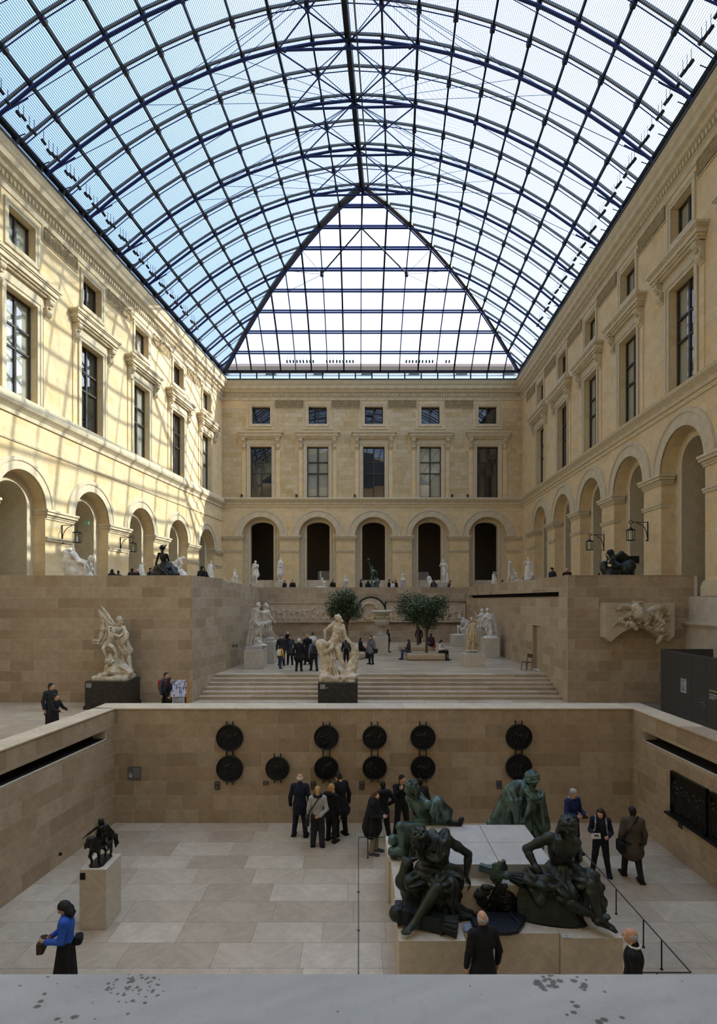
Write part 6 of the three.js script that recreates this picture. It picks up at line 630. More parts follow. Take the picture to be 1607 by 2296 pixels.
person('person in a white jacket behind the long black coat', { ...G, at: [701, 1478], face: 170, h: 1.78, coat: 'white', hair: 'brown', legsC: 'black' });
person('person in a grey jacket with a small backpack walking beside the lion group', { ...G, at: [704, 1504], face: 195, h: 1.76, coat: 'greyCoat', hair: 'grey', pack: 'charcoal', legs: 'walk' });
person('person with a dark rucksack bending behind the marble athlete', { ...G, at: [776, 1490], face: 190, h: 1.6, coat: 'black', hair: 'black', pack: 'slate', bend: .3 });
person('person in black sitting on the far left tree bench', { ...G, at: [808, 1466], z: 36.9, face: 70, h: 1.72, legs: 'sit', seat: .48, coat: 'black', hem: .5, hair: 'black', arms: ['hold', 'hold'], style: 'long' });
person('man in a grey jacket standing left of the great vase', { ...G, at: [832, 1489], face: -35, h: 1.76, coat: 'greyCoat', hem: .45, hair: 'black', bag: ['black', 1], scarf: 'slate' });
person('person in dark clothes leaning behind the pedestal of the great vase', { ...G, at: [869, 1462], face: 120, h: 1.7, coat: 'navy', hair: 'black' });
person('woman with long dark hair and maroon top, sitting left on the right tree bench', { ...G, at: [916, 1480], z: 36.0, face: -80, h: 1.66, fem: 1, legs: 'sit', seat: .48, coat: 'brown', legsC: 'jeans', hair: 'black', style: 'long', arms: ['hold', 'hold'], pitch: .3, skin: M.skinPale });
person('person in dark clothes standing behind the right tree', { ...G, at: [939, 1452], face: 170, h: 1.74, coat: 'navy', hair: 'black' });
person('person in a dark coat with a red bag, sitting back turned on the rear bench', { ...G, at: [966, 1460], z: 41.3, face: 160, h: 1.74, legs: 'sit', seat: .48, coat: 'charcoal', hem: .5, hair: 'black', bag: ['red', -1] });
person('woman in a white jacket reading at the right end of the right bench', { ...G, at: [988, 1480], z: 35.7, face: 55, h: 1.66, fem: 1, legs: 'sit', seat: .48, coat: 'white', hair: 'black', style: 'long', arms: ['hold', 'hold'], pitch: .5, bag: ['black', 1] });
// terraces, half hidden by the parapets
const T = { floor: TER }, tp = (label, px, z, face, o) => person(label, { ...T, at: [px, 0], z, face, cell: .032, ...o });
tp('long-haired person in black seen over the left parapet, right of the reclining marble', 251, 28.2, 170, { h: 1.42, hair: 'black', style: 'long' }); tp('dark-haired person low behind the left parapet, right of the long hair', 265, 28.4, 175, { h: 1.36 }); tp('broad back in a black coat over the left parapet, centre of three', 296, 28.3, 180, { h: 1.48, fat: 1.15 }); tp('balding man in profile over the left parapet beside the broad back', 309, 28.6, -60, { h: 1.46, hair: 'grey', style: 'bald', coat: 'black' }); tp('young man in a dark jacket left of the seated bronze', 337, 28.5, 80, { h: 1.52, coat: 'navy' }); tp('person in black with a tall hat over the left parapet, right end', 452, 30.8, 160, { h: 1.74, style: 'hat' }); tp('person bending in black at the right end of the left parapet', 463, 31.9, -50, { h: 1.78, bend: .25, pitch: .4 });
tp('dark head just beside the toga statue base on the far terrace', 561, 51.6, 150, { h: 1.3 }); tp('person in black walking right, beside the cloaked statue base on the far terrace', 638, 51.6, 60, { h: 1.68 }); tp('person in black facing the court, second right of the cloaked statue', 656, 51.5, 10, { h: 1.72, fat: 1.1 }); tp('long-haired woman with face hidden, right of the reclining marble', 746, 51.5, 20, { h: 1.72, style: 'long', fem: 1 }); tp('tall person in black left of the dark bronze wrestler', 809, 51.6, 90, { h: 1.78 }); tp('long-haired woman in black close to the bronze wrestler', 825, 51.4, 170, { h: 1.66, style: 'long', fem: 1 }); tp('person in a black jacket turned right, between wrestler and bust', 872, 51.6, 75, { h: 1.76 }); tp('woman in a white top leaning against a dark jacket', 881, 51.4, 40, { h: 1.62, coat: 'white', style: 'long', fem: 1, hair: 'brown' }); tp('person in a dark jacket left of the marble bust', 887, 51.7, -60, { h: 1.72 }); tp('person with a backpack seen before the small seated animal', 972, 51.5, 175, { h: 1.74, pack: 'slate' }); tp('man in dark olive bending at the base of the nude statue', 1004, 51.5, 70, { h: 1.72, coat: 'khaki', bend: .3 });
tp('person in black bending behind the small white sculpture at the right corner', 1122, 47.2, 60, { h: 1.6, bend: .25 }); tp('person with a dark hood facing the court below the tall white statue', 1175, 38.3, 20, { h: 1.5, style: 'hat', hood: 1 }); tp('red-cheeked face low beside the tall white statue', 1194, 36.6, -20, { h: 1.46 }); tp('person with a dark cap and puffy jacket over the right parapet', 1238, 31.6, -70, { h: 1.7, style: 'hat', puff: .012, coat: 'navy' }); tp('bald man with a red scarf over the right parapet', 1271, 28.4, -30, { h: 1.5, style: 'bald', hair: 'grey', scarf: 'red' }); tp('top of a dark head behind the right parapet before the bronze stag', 1342, 28.2, 150, { h: 1.22 });
// ---------------------------------------------------------------- sculpture along the terraces
function stat(label, px, yTop, yFoot, z, o = {}) { // standing or seated figure measured between two photo rows
  const H = (yFoot - yTop) * z / 1220 / (o.legs === 'sit' ? .76 : 1.0) * (o.k || 1), base = PX(px, yFoot, z), m = o.m || M.marble, col = o.col || marbleWhite, t = thing(o.m ? 'bronze_statue' : 'marble_statue', label, 'statue', base, (o.face || 0) * Math.PI / 180), P = poseJ(H, { ...o, seat: o.legs === 'sit' ? .24 * H : 0 }), J = P.J;
  if (o.tw) for (const k in o.tw) J[k] = P.X(...o.tw[k]); const { B, S } = carve(J, H, { hf: P.hf, hu: P.hu, fem: o.fem, curls: o.curls ?? 40, beard: o.beard, cap: o.cap, abs: !o.fem, hands: P.hands }); const K = o.cell || .036;
  add(t, 'figure', merge([B.mesh(K, col), ...S.map((s) => s[0].mesh(K * .6, col))]), m); const D = new Field(.6);
  if (o.robe) { const [y0, y1, r0, r1] = o.robe; D.cap(P.X(0, y0, 0), P.X(0, y1, .0), r0 * H, r1 * H, .05, { fold: [9, .03, 0, .6], flat: [V(0, 0, 1), .85] }); } if (o.cloak) { const s = o.cloak; D.chain([P.X(s * .09, .82, -.03), P.X(s * .12, .55, -.08), P.X(s * .11, .2, -.08)], [.07 * H, .09 * H, .1 * H], .05, { fold: [7, .03, 0, .5] }); D.chain([P.X(-s * .09, .8, .05), P.X(0, .7, .09), P.X(s * .1, .62, .05)], [.04 * H, .05 * H, .05 * H], .03, { fold: [5, .02, 0, 1] }); } if (D.p.length) add(t, 'drapery', D.mesh(K * .85, col), m);
  if (o.rock) { const R = new Field(); o.rock(R, P.X, H); add(t, 'rock_base', R.mesh(K, col), m); } return t;
}
const tped = (label, px, y, z, w, d) => { const p = PX(px, y, z), t = thing('stone_pedestal', label, 'pedestal', [p.x, TER, -z]); add(t, 'block', muv(new RoundedBoxGeometry(w, p.y - TER, d, 1, .01).translate(0, (p.y - TER) / 2, 0), .7), M.pedestal); return t; };
const stump = (x, z) => (R, X, H) => { R.chain([X(x, .0, z), X(x, .2, z), X(x * .9, .38, z)], [.07 * H, .055 * H, .05 * H], .04, { noise: [.02 * H, 9] }); R.ell(X(x * .4, -.005, .02), [.2 * H, .03 * H, .15 * H], .03); };
{ // far terrace
  tped('wide pale plinth of the toga statue, left end of the far terrace', 577, 1307.5, 52.4, 1.35, .9); stat('marble statue of a man in a toga with one hand at his chin, far terrace', 573, 1257, 1307.5, 52.4, { arms: ['up', 'down'], robe: [.62, .38, .11, .16], cloak: -1, legs: 'contra', face: -10 });
  tped('pale block pedestal of the cloaked profile statue on the far terrace', 628, 1304, 52.4, .8, .8); stat('marble cloaked statue in profile, looking right, far terrace', 628, 1251, 1304, 52.4, { face: 75, arms: ['hold', 'front'], robe: [.78, .34, .12, .17], cloak: 1, pitch: .2, style: 1, curls: 60 });
  { const z = 51.9, J = jp(z, { he: [722.5, 1297, 0], ne: [725, 1302, 0], sl: [730, 1305, -.1], sr: [720, 1303, .1], ch: [727, 1309, 0], pe: [726, 1318, 0], er: [719, 1293, 0], wr: [718.6, 1284, 0], el: [731, 1312, -.1], wl: [729, 1319, -.1], kl: [713, 1315, -.1], al: [703, 1320, 0], tl: [698, 1321, 0], kr: [715, 1318, .1], ar: [706, 1321, .1], tr: [700, 1322, .1] }), { B, S } = carve(J, 1.5, { hf: V(-.5, .4, .7), curls: 30, hands: [['r', V(0, 1, 0), V(0, 0, 1), .3]] }), D = new Field(); D.chain([PX(728, 1319, z), PX(714, 1319, z), PX(700, 1321, z)], [.2, .16, .08], .05, { fold: [5, .03, 0, 0] }); sculpt('marble_statue', 'reclining marble figure with one arm raised, before the second far arch', 'statue', PX(718, 1324, z), M.marble, marbleWhite, { figure: [[B, .03], [S[0][0], .018], [S[1][0], .02]], drapery: [[D, .03]] }); tped('low pale plinth under the reclining marble on the far terrace', 716, 1324.5, z, 1.9, .8); }
  const bust = (label, px, y0, y1, z, curls) => { const H = (y1 - y0) * z / 1220, base = PX(px, y1, z).setY(TER), t = thing('marble_bust', label, 'bust', base), F = new Field(), he = V(0, PX(0, y0, z).y - TER - .17, 0); headPrims(F, he, V(0, -.05, 1), V(0, 1, 0), 2.4, { curls }); F.chain([V(0, he.y - .15, -.02), V(0, he.y - .32, 0)], [.1, .14], .05); F.ell(V(0, he.y - .4, 0), [.27, .14, .15], .05); add(t, 'bust', F.mesh(.018, marbleWhite), M.marble); add(t, 'herm_pillar', muv(box(.42, he.y - .45, .36, 0, (he.y - .45) / 2, 0)), M.plinthTop); add(t, 'label_plate', box(.14, .12, .02, .12, he.y - .62, .19), M.cardGrey); };
  bust('dark-haired marble bust on a white pillar, between second and third far arches', 774.5, 1289, 1317, 52.2, 30); bust('crowned white marble bust on a white pillar, right of the bronze wrestler', 903.5, 1286, 1317, 52.2, 60);
  { const z = 52.0, J = jp(z, { he: [834, 1272, -.1], ne: [834, 1277, 0], sr: [831, 1277, 0], sl: [839, 1279, 0], ch: [835, 1283, 0], pe: [836, 1294, .1], er: [829, 1267, 0], wr: [827, 1258, 0], el: [844, 1283, -.1], wl: [845, 1290, -.1], kr: [833, 1303, -.1], ar: [833, 1312, 0], tr: [831, 1314, -.1], kl: [842, 1302, -.1], al: [839, 1312, .1], tl: [838, 1314, 0] }), { B, S } = carve(J, 2.2, { hf: V(.3, -.3, .9), beard: 12, curls: 50, abs: 1, hands: [['r', V(0, 1, 0), V(0, 0, 1), 1.2]] }), R = new Field(); R.ball(PX(826, 1254.5, z), .13, .03); R.chain([PX(843, 1314, z), PX(846, 1304, z), PX(843, 1297, z)], [.22, .24, .14], .06, { noise: [.06, 6] }); R.chain([PX(848, 1300, z), PX(840, 1307, z - .2), PX(834, 1310, z - .2)], [.1, .1, .08], .04); R.ell(PX(838, 1316, z), [.6, .1, .4], .04, null, { noise: [.04, 6] }); sculpt('bronze_statue', 'green bronze wrestler swinging his arm up, before the middle far arch', 'statue', PX(838, 1318, z), M.bronze, bronzeG, { figure: [[B, .03], [S[0][0], .02], [S[1][0], .02]], coiled_opponent: [[R, .034]] }); tped('low dark plinth under the bronze wrestler', 838, 1317.5, z, 1.4, .9); }
  { const z = 52.0, F = new Field(), q = (x, y, d = 0) => PX(x, y, z + d); F.ball(q(962, 1296), .2, .05); F.cap(q(960, 1297), q(958, 1298.5), .12, .09, .05); F.chain([q(963, 1299), q(964, 1306), q(967, 1314)], [.19, .23, .22], .06); F.chain([q(966, 1314), q(976, 1310), q(984, 1302)], [.18, .13, .07], .06); F.cap(q(966, 1308, -.2), q(966, 1319, -.2), .1, .09, .04); F.cap(q(970, 1312, -.2), q(974, 1319, -.2), .11, .09, .04); sculpt('marble_animal', 'small white marble seated animal left of the nude statue, far terrace', 'statue', q(969, 1320), M.marble, marbleWhite, { body: [[F, .032]] }); tped('low pale plinth under the white seated animal', 970, 1320.5, z, 1.0, .7); }
  tped('pale block pedestal of the nude statue before the fourth far arch', 992, 1305, 52.4, .95, .9); stat('slender white marble nude standing by a tree stump, far terrace', 995, 1254, 1305, 52.4, { face: -45, legs: 'contra', arms: ['down', 'up'], rock: stump(.14, -.04) });
}
{ // right terrace
  tped('pedestal hidden behind the parapet under the small bending marble', 1108, 1311, 47.6, .9, .9); stat('small white marble figure bending sideways at the right corner of the far terrace', 1108, 1281, 1312, 47.6, { face: -30, arms: ['over', 'down'], bend: .35, robe: [.6, .2, .13, .2], fem: 1 });
  tped('pedestal behind the right parapet under the marble pair', 1148, 1306, 42.6, 1.5, .9); stat('standing white marble nude of the pair over the right parapet', 1142, 1258, 1306, 42.6, { face: 70, legs: 'walk', arms: ['front', 'down'] }); stat('crouching bearded marble of the pair over the right parapet', 1158, 1275, 1306, 42.4, { face: -70, legs: 'sit', arms: ['legs', 'legs'], bend: .4, beard: 12, rock: (R, X, H) => R.box(X(0, .1, -.02), [.12 * H, .14 * H, .12 * H], .03, .03, null, { noise: [.03, 8] }) });
  tped('pedestal behind the right parapet under the tall draped marble', 1187, 1300, 37.4, 1.3, .9); stat('tall white marble draped woman with a hand at her brow, over the right parapet', 1184, 1250, 1300, 37.4, { face: -25, fem: 1, arms: ['down', 'up'], robe: [.58, .04, .12, .17], legs: 'contra' }); stat('small marble child at the side of the tall draped woman', 1193, 1277, 1301, 37.2, { face: 30, curls: 50, robe: [.6, .1, .15, .2] });
  { // bronze stag seized by a winged hunter
    const z = 27.3, q = (x, y, d = 0) => PX(x, y, z + d), F = new Field(), W = new Field(), A = new Field(); F.chain([q(1368, 1284), q(1390, 1280, .1), q(1408, 1270, .1)], [.3, .36, .36], .1); F.chain([q(1360, 1283), q(1354, 1274), q(1353, 1264)], [.24, .18, .13], .08); F.chain([q(1354, 1264), q(1350, 1266), q(1347, 1268)], [.13, .09, .06], .05); F.cap(q(1347.5, 1264), q(1352, 1262), .05, .08, .03); F.ell(q(1359, 1261), [.05, .13, .04], .02, [V(.6, .8, 0), V(-.8, .6, 0), V(0, 0, 1)]); F.chain([q(1408, 1275, -.1), q(1414, 1284, -.1), q(1419, 1291, -.1)], [.22, .13, .08], .05); F.chain([q(1400, 1278, -.3), q(1408, 1289, -.3), q(1416, 1293, -.3)], [.18, .1, .07], .05); F.chain([q(1366, 1288, -.25), q(1376, 1293, -.3), q(1386, 1294, -.3)], [.15, .1, .07], .05); F.chain([q(1374, 1267), q(1384, 1272, -.3), q(1372, 1270, -.35)], [.08, .07, .06], .03);
    for (const d of [-.12, .14]) { A.chain([q(1358, 1262, d), q(1362, 1255, d), q(1360, 1248, d), q(1357, 1243, d)], [.04, .035, .03, .018], .015); A.chain([q(1362, 1255, d), q(1367, 1251, d), q(1368, 1244, d)], [.032, .028, .016], .015); A.chain([q(1361, 1250, d), q(1366, 1247, d), q(1364, 1240, d)], [.03, .024, .014], .01); }
    W.chain([q(1374, 1262), q(1376, 1252), q(1372, 1245)], [.12, .16, .12], .06); W.ball(q(1368, 1239), .17, .04); for (let i = 0; i < 20; i++) W.ball(q(1368 + rr(-6, 6), 1238 + rr(-4, 4), rr(-.12, .12)), .06, .03); for (let i = 0; i < 6; i++) W.chain([q(1376 + i, 1252 + i * 1.5, .05 * i), q(1392 + i * 2, 1241 + i * 4, .1 + .04 * i), q(1411 - i * 2, 1250 + i * 4.5, .1 + .04 * i)], [.1, .13, .05], .05); W.cap(q(1372, 1250, -.2), q(1366, 1262, -.25), .07, .06, .03); W.chain([q(1378, 1262, -.1), q(1388, 1268, -.35), q(1396, 1276, -.35)], [.14, .11, .08], .05);
    sculpt('bronze_stag', 'dark bronze stag pulled down by a winged figure, on the right parapet', 'statue', q(1384, 1296).setY(TER + .95), M.bronze, bronzeC, { stag: [[F, .03]], antlers: [[A, .018]], winged_figure: [[W, .03]] }); tped('plinth behind the right parapet under the bronze stag', 1386, 1295, z, 1.9, 1.0); }
}
{ // left terrace
  { const z = 27.8, q = (x, y, d = 0) => PX(x, y, z + d), R = new Field(.7); R.chain([q(152, 1245, .1), q(160, 1262, 0), q(172, 1285, 0)], [.3, .45, .5], .12, { noise: [.1, 3] }); R.chain([q(141, 1247, .1), q(150, 1268), q(165, 1292)], [.14, .28, .35], .1, { noise: [.08, 4] }); R.box(q(182, 1278), [.42, .4, .4], .12, .1, [V(.8, -.6, 0), V(.6, .8, 0), V(0, 0, 1)], { noise: [.08, 4] }); R.cap(q(168, 1290), q(196, 1294), .3, .3, .1);
    const J = jp(z - .35, { he: [154, 1234, 0], ne: [160, 1237, 0], sl: [166, 1238, 0], sr: [158, 1241, -.15], ch: [168, 1246, 0], pe: [178, 1258, 0], el: [164, 1224, .1], wl: [152, 1227, .1], er: [150, 1242, -.2], wr: [153, 1235, -.2], kl: [190, 1258, -.1], al: [196, 1268, -.1], tl: [200, 1272, -.1], kr: [189, 1262, -.2], ar: [190, 1274, -.2], tr: [188, 1279, -.2] }), { B, S } = carve(J, 1.75, { hf: V(-.2, .5, .8), hu: V(-1, .2, 0), curls: 30, hands: [['l', V(-1, 0, 0), V(0, 0, 1), .3]] }), G2 = new Field(); G2.ball(q(205, 1253, -.3), .17, .03); for (let i = 0; i < 18; i++) G2.ball(q(205 + rr(-5, 5), 1251 + rr(-5, 4), -.3 + rr(-.1, .1)), .05, .02); G2.chain([q(203, 1258, -.2), q(198, 1264, -.1), q(186, 1262, 0)], [.11, .16, .15], .05); G2.chain([q(204, 1260, -.3), q(205, 1268, -.35), q(203, 1276, -.3)], [.07, .06, .05], .03); G2.cap(q(197, 1268), q(193, 1288), .16, .2, .05);
    sculpt('marble_group', 'white marble rock with a reclining figure, arm over its head, on the left parapet', 'statue', q(172, 1296).setY(TER + 1.0), M.marble, marbleWhite, { rock_base: [[R, .03]], figure: [[B, .024], [S[0][0], .016], [S[1][0], .016]], second_figure: [[G2, .024]] }); tped('plinth behind the left parapet under the white reclining group', 172, 1294, z, 1.7, 1.2); }
  { const z = 28.0, J = jp(z, { he: [364, 1230, .05], ne: [364, 1238, .0], sl: [356, 1242, 0], sr: [374, 1244, 0], ch: [366, 1252, 0], pe: [370, 1271, .1], el: [351, 1259, .05], wl: [347, 1275, .1], er: [378, 1256, .2], wr: [375, 1268, .3], kl: [362, 1272, .6], al: [360, 1288, .7], tl: [358, 1293, .9], kr: [380, 1274, .6], ar: [384, 1290, .6], tr: [384, 1294, .8] }), { B, S } = carve(J, 1.95, { hf: V(.35, 0, -1), curls: 20, cap: 1, abs: 1, hands: [['l', V(0, -1, 0), V(1, 0, 0), .4]] }), R = new Field(.7), Hh = new Field(), q = (x, y, d = 0) => PX(x, y, z + d); R.chain([q(360, 1278, .1), q(372, 1276, .1), q(384, 1280, .15)], [.32, .4, .3], .08, { noise: [.12, 4] }); R.chain([q(352, 1290), q(368, 1292), q(388, 1292)], [.3, .4, .3], .08, { noise: [.12, 4] }); R.chain([q(360, 1272, -.2), q(368, 1280, -.35), q(376, 1290, -.35)], [.12, .14, .14], .04, { fold: [5, .04, 0, 1] }); Hh.ell(q(364, 1228, .05), [.17, .07, .17], .03); Hh.ell(q(371, 1224, .05), [.09, .03, .05], .02, [V(.8, .6, 0), V(-.6, .8, 0), V(0, 0, 1)]); Hh.ball(q(364, 1227, .05), .13, .03);
    sculpt('bronze_statue', 'dark bronze seated nude in a winged hat, seen from behind on the left parapet', 'statue', q(368, 1296).setY(TER + 1), M.bronze, bronzeK, { figure: [[B, .022], [S[0][0], .015], [S[1][0], .016]], hat: [[Hh, .016]], rock_base: [[R, .028]] }); tped('plinth behind the left parapet under the seated bronze', 368, 1294, z, 1.5, 1.1); }
  tped('plinth behind the left parapet under the twisting white marble', 400, 1294, 30.4, 1.2, 1.0); { const z = 30.4, q = (x, y, d = 0) => PX(x, y, z + d), F = new Field(.7); F.chain([q(410, 1253), q(403, 1256), q(397, 1263), q(395, 1274), q(402, 1284)], [.09, .14, .17, .2, .26], .06); F.ball(q(411, 1252), .12, .03); F.chain([q(388, 1262), q(384, 1266), q(390, 1276)], [.08, .1, .12], .05); for (let i = 0; i < 26; i++) F.ball(q(388 + rr(0, 20), 1268 + rr(0, 22), rr(-.25, .2)), rr(.06, .14), .05); F.chain([q(404, 1258, -.2), q(408, 1266, -.25), q(404, 1274, -.25)], [.07, .06, .05], .03); F.cap(q(390, 1290), q(408, 1292), .3, .3, .1); sculpt('marble_group', 'white marble group twisting upward, just right of the seated bronze', 'statue', q(400, 1295), M.marble, marbleWhite, { figures: [[F, .026]] }); }
  tped('plinth behind the left parapet under the small white marble', 317, 1294, 33, .7, .7); stat('small white marble figure between the visitors on the left terrace', 317, 1260, 1296, 33, { face: 40, arms: ['over', 'down'], robe: [.7, .1, .13, .2], fem: 1 }); tped('plinth behind the left parapet under the turned marble at the right end', 471, 1298, 33.6, .75, .75); stat('white marble figure leaning right behind the bending visitor', 471, 1257, 1298, 33.6, { face: 60, arms: ['reach', 'down'], robe: [.7, .08, .13, .2], bend: .15, fem: 1 });
  tped('plinth behind the parapet under the small kneeling marble', 525, 1302, 46, .9, .8); stat('small white marble kneeling figure at the left end of the far terrace', 525, 1277, 1303, 46, { legs: 'sit', face: 60, arms: ['legs', 'legs'], bend: .1, fem: 1, rock: (R, X, H) => R.box(X(0, .1, 0), [.13 * H, .13 * H, .13 * H], .03, .03, null, { noise: [.03, 8] }) });
  stat('pale marble figure standing inside the first left arch', 13, 1197, 1262, 31.5, { face: 40, robe: [.55, .06, .12, .18], fem: 1, cell: .045 }); tped('pedestal inside the first left arch under the pale figure', 13, 1263, 31.5, .8, .8);
}
// ---------------------------------------------------------------- reliefs, trees, furniture, fittings
function reliefH(str) { return (x, y) => { let h = 0; for (const s of str) { const dx = s[2] - s[0], dy = s[3] - s[1], l = dx * dx + dy * dy || 1e-9, t = clamp(((x - s[0]) * dx + (y - s[1]) * dy) / l, 0, 1), d = Math.hypot(x - s[0] - dx * t, y - s[1] - dy * t) / s[4]; if (d < 1) h = Math.max(h, s[5] * Math.sqrt(1 - d * d)); } return h; }; }
function figStroke(x, y, s, d) { const o = [], L = (a, b, c, e, r) => o.push([x + a * s, y + b * s, x + c * s, y + e * s, r * s, d * (.7 + .4 * rnd())]), l = rr(-.12, .12); L(l, .9, l, .92, .085); L(l * .7, .78, 0, .5, .12); L(0, .5, rr(-.18, .05), .25, .075); L(rr(-.16, 0), .27, rr(-.25, .0), 0, .06); L(0, .5, rr(0, .2), .25, .075); L(rr(.02, .18), .25, rr(0, .28), 0, .06); L(l - .08, .76, rr(-.4, -.1), rr(.5, .95), .05); L(l + .08, .76, rr(.1, .4), rr(.5, .95), .05); return o; }
function reliefPlane(w, h, nx, ny, H, noise = .004) { const g = new THREE.PlaneGeometry(w, h, nx, ny), p = g.attributes.position; for (let i = 0; i < p.count; i++) { const x = p.getX(i), y = p.getY(i); p.setZ(i, H(x, y) + noise * n3(x * 20, y * 20, 1)); } g.computeVertexNormals(); return muv(g); }
function reliefDisc(r, H) { const pos = [], idx = [], R = 22, A = 56; for (let i = 0; i <= R; i++) for (let a = 0; a < A; a++) { const q = r * i / R, x = q * Math.cos(a / A * 6.2832), y = q * Math.sin(a / A * 6.2832); pos.push(x, y, H(x, y)); } for (let i = 0; i < R; i++) for (let a = 0; a < A; a++) { const b = (a + 1) % A; idx.push(i * A + a, (i + 1) * A + a, (i + 1) * A + b, i * A + a, (i + 1) * A + b, i * A + b); } const g = new THREE.BufferGeometry(); g.setAttribute('position', new THREE.Float32BufferAttribute(pos, 3)); g.setAttribute('uv', new THREE.Float32BufferAttribute(new Float32Array(pos.length / 3 * 2), 2)); g.setIndex(idx); g.computeVertexNormals(); return g; }
{ // medallions on the back wall of the court
  const dm = mat('medalBronze', '#1e1d1d', .4, { metalness: .45 }), zz = 16.86, place = { 515: 'in the leftmost column', 622: 'hanging alone, second from the left', 731.5: 'in the column above the four visitors', 839.6: 'in the middle column', 947.8: 'in the column left of the cloaked captive', 1162.6: 'in the rightmost column' };
  for (const [px, py, r] of [[515, 1654, 30], [515, 1723.3, 30], [622, 1723, 26.5], [731.5, 1653, 27.5], [731.5, 1722, 27], [839.6, 1653, 27], [839.6, 1721.5, 27], [947.8, 1653, 28], [947.8, 1721.5, 27.5], [1162.6, 1652.5, 29.5], [1162.6, 1720, 29.5]]) {
    const p = PX(px, py, zz), R = r * zz / 1220, t = thing('bronze_medallion', `round dark bronze relief medallion ${px === 622 ? '' : py < 1700 ? 'on top ' : 'below '}${place[px]}`.replace('  ', ' '), 'medallion', p), st = []; for (let i = 0; i < 4; i++) st.push(...figStroke(rr(-.6, .6) * R, -R * .62, R * rr(.7, 1.1), .03)); const H = reliefH(st.filter((s) => Math.hypot(s[0], s[1]) < R * .8 && Math.hypot(s[2], s[3]) < R * .8));
    add(t, 'relief', reliefDisc(R * .93, H), dm, [0, 0, .045]); const rim = lathe([[R * .9, .0], [R, .0], [R, .05], [R * .97, .075], [R * .93, .07], [R * .9, .045]], 48); rim.rotateX(Math.PI / 2); add(t, 'rim', rim, dm); add(t, 'back', muv(new THREE.CylinderGeometry(R * .98, R * .98, .02, 40).rotateX(Math.PI / 2).translate(0, 0, .005)), dm); for (const s of [-1, 1]) add(t, 'bracket', span(s * .1 - .014, s * .1 + .014, -R - .09, R + .1, -.02, .004), M.iron);
  }
  const lt = tex(64, (u, v) => (v > .15 && v < .9 && (v * 6) % 1 > .5 && u > .1 && u < .8 ? [120, 124, 128] : [44, 47, 52])), lm = mat('plate', '#ffffff', .5, { map: lt }); const col = { 487: 'under the leftmost medallion column', 595: 'under the single medallion', 702: 'under the medallion column above the four visitors', 811: 'under the middle medallion column', 1119: 'under the rightmost medallion column' };
  for (const [px, py] of [[487, 1756], [487, 1766], [595, 1756], [702, 1756], [702, 1766], [811, 1756], [811, 1766], [1119, 1754.5], [1119, 1764.5]]) { const t = thing('wall_label', `small dark label plate ${px === 595 ? '' : py < 1760 ? 'above another, ' : 'the lower of two, '}${col[px]}`, 'label', PX(px, py, 16.88)); const g = box(.165, .115, .015); g.setAttribute('uv', new THREE.BoxGeometry(1, 1, 1).attributes.uv); add(t, 'plate', g, lm); }
  { const pt = tex(128, (u, v) => { const fig = u > .08 && u < .36 && v > .18 && v < .55 && n3(u * 20, v * 14, 3) > .45, l = v > .2 && v < .9 && (v * 16) % 1 > .55 && u > .42 && u < .92, hd = v > .8 && v < .86 && u > .5 && u < .9; return fig ? [205, 205, 205] : l || hd ? [140, 141, 142] : [88, 88, 88]; }), t = thing('wall_panel', 'square grey information panel on the back wall, far left of the medallions', 'sign', PX(301, 1734, 16.88)), g = box(.41, .41, .02); g.setAttribute('uv', new THREE.BoxGeometry(1, 1, 1).attributes.uv); add(t, 'plate', g, mat('infoPlate', '#ffffff', .6, { map: pt })); }
}
{ // long bronze reliefs on the right wall of the court
  const W = scene.getObjectByName('wall_court_right'); W.updateMatrixWorld(true); const at = (x, y, z) => V(x, y, z).applyMatrix4(W.matrixWorld), rm = mat('reliefBronze', '#1a1919', .42, { metalness: .45 });
  [[2.13, 3.62, 'first'], [3.74, 5.4, 'second']].forEach(([a, b, n], k) => { const t = thing('bronze_relief', k ? 'dark bronze relief panel at the right frame edge, nearer of two' : 'dark bronze relief panel of crowded figures on the right court wall, farther of two', 'relief', at((a + b) / 2, 1.72, .03), W.rotation.y), w = b - a, st = []; for (let i = 0; i < 11; i++) st.push(...figStroke(lerp(-w / 2 + .12, w / 2 - .12, i / 10), -.44 + rr(0, .08), rr(.55, .75), .04)); add(t, 'relief', reliefPlane(w - .1, 1.04, 110, 76, reliefH(st)), rm, [0, 0, .03]); add(t, 'frame', [span(-w / 2, w / 2, .5, .58, -.02, .07), span(-w / 2, w / 2, -.58, -.5, -.02, .07), span(-w / 2, -w / 2 + .06, -.58, .58, -.02, .07), span(w / 2 - .06, w / 2, -.58, .58, -.02, .07)], rm); add(t, 'back', span(-w / 2, w / 2, -.57, .57, -.025, .02), rm); });
  const s = thing('relief_shelf', 'dark metal shelf under the bronze reliefs of the right court wall', 'shelf', at(3.7, 1.12, 0), W.rotation.y); add(s, 'shelf', span(-1.75, 1.75, -.03, .02, 0, .16), M.iron); const l = thing('wall_label', 'small dark label under the farther bronze relief on the right court wall', 'label', at(2.45, .93, .01), W.rotation.y); add(l, 'plate', span(-.09, .09, -.06, .06, -.005, .01), M.plate);
}
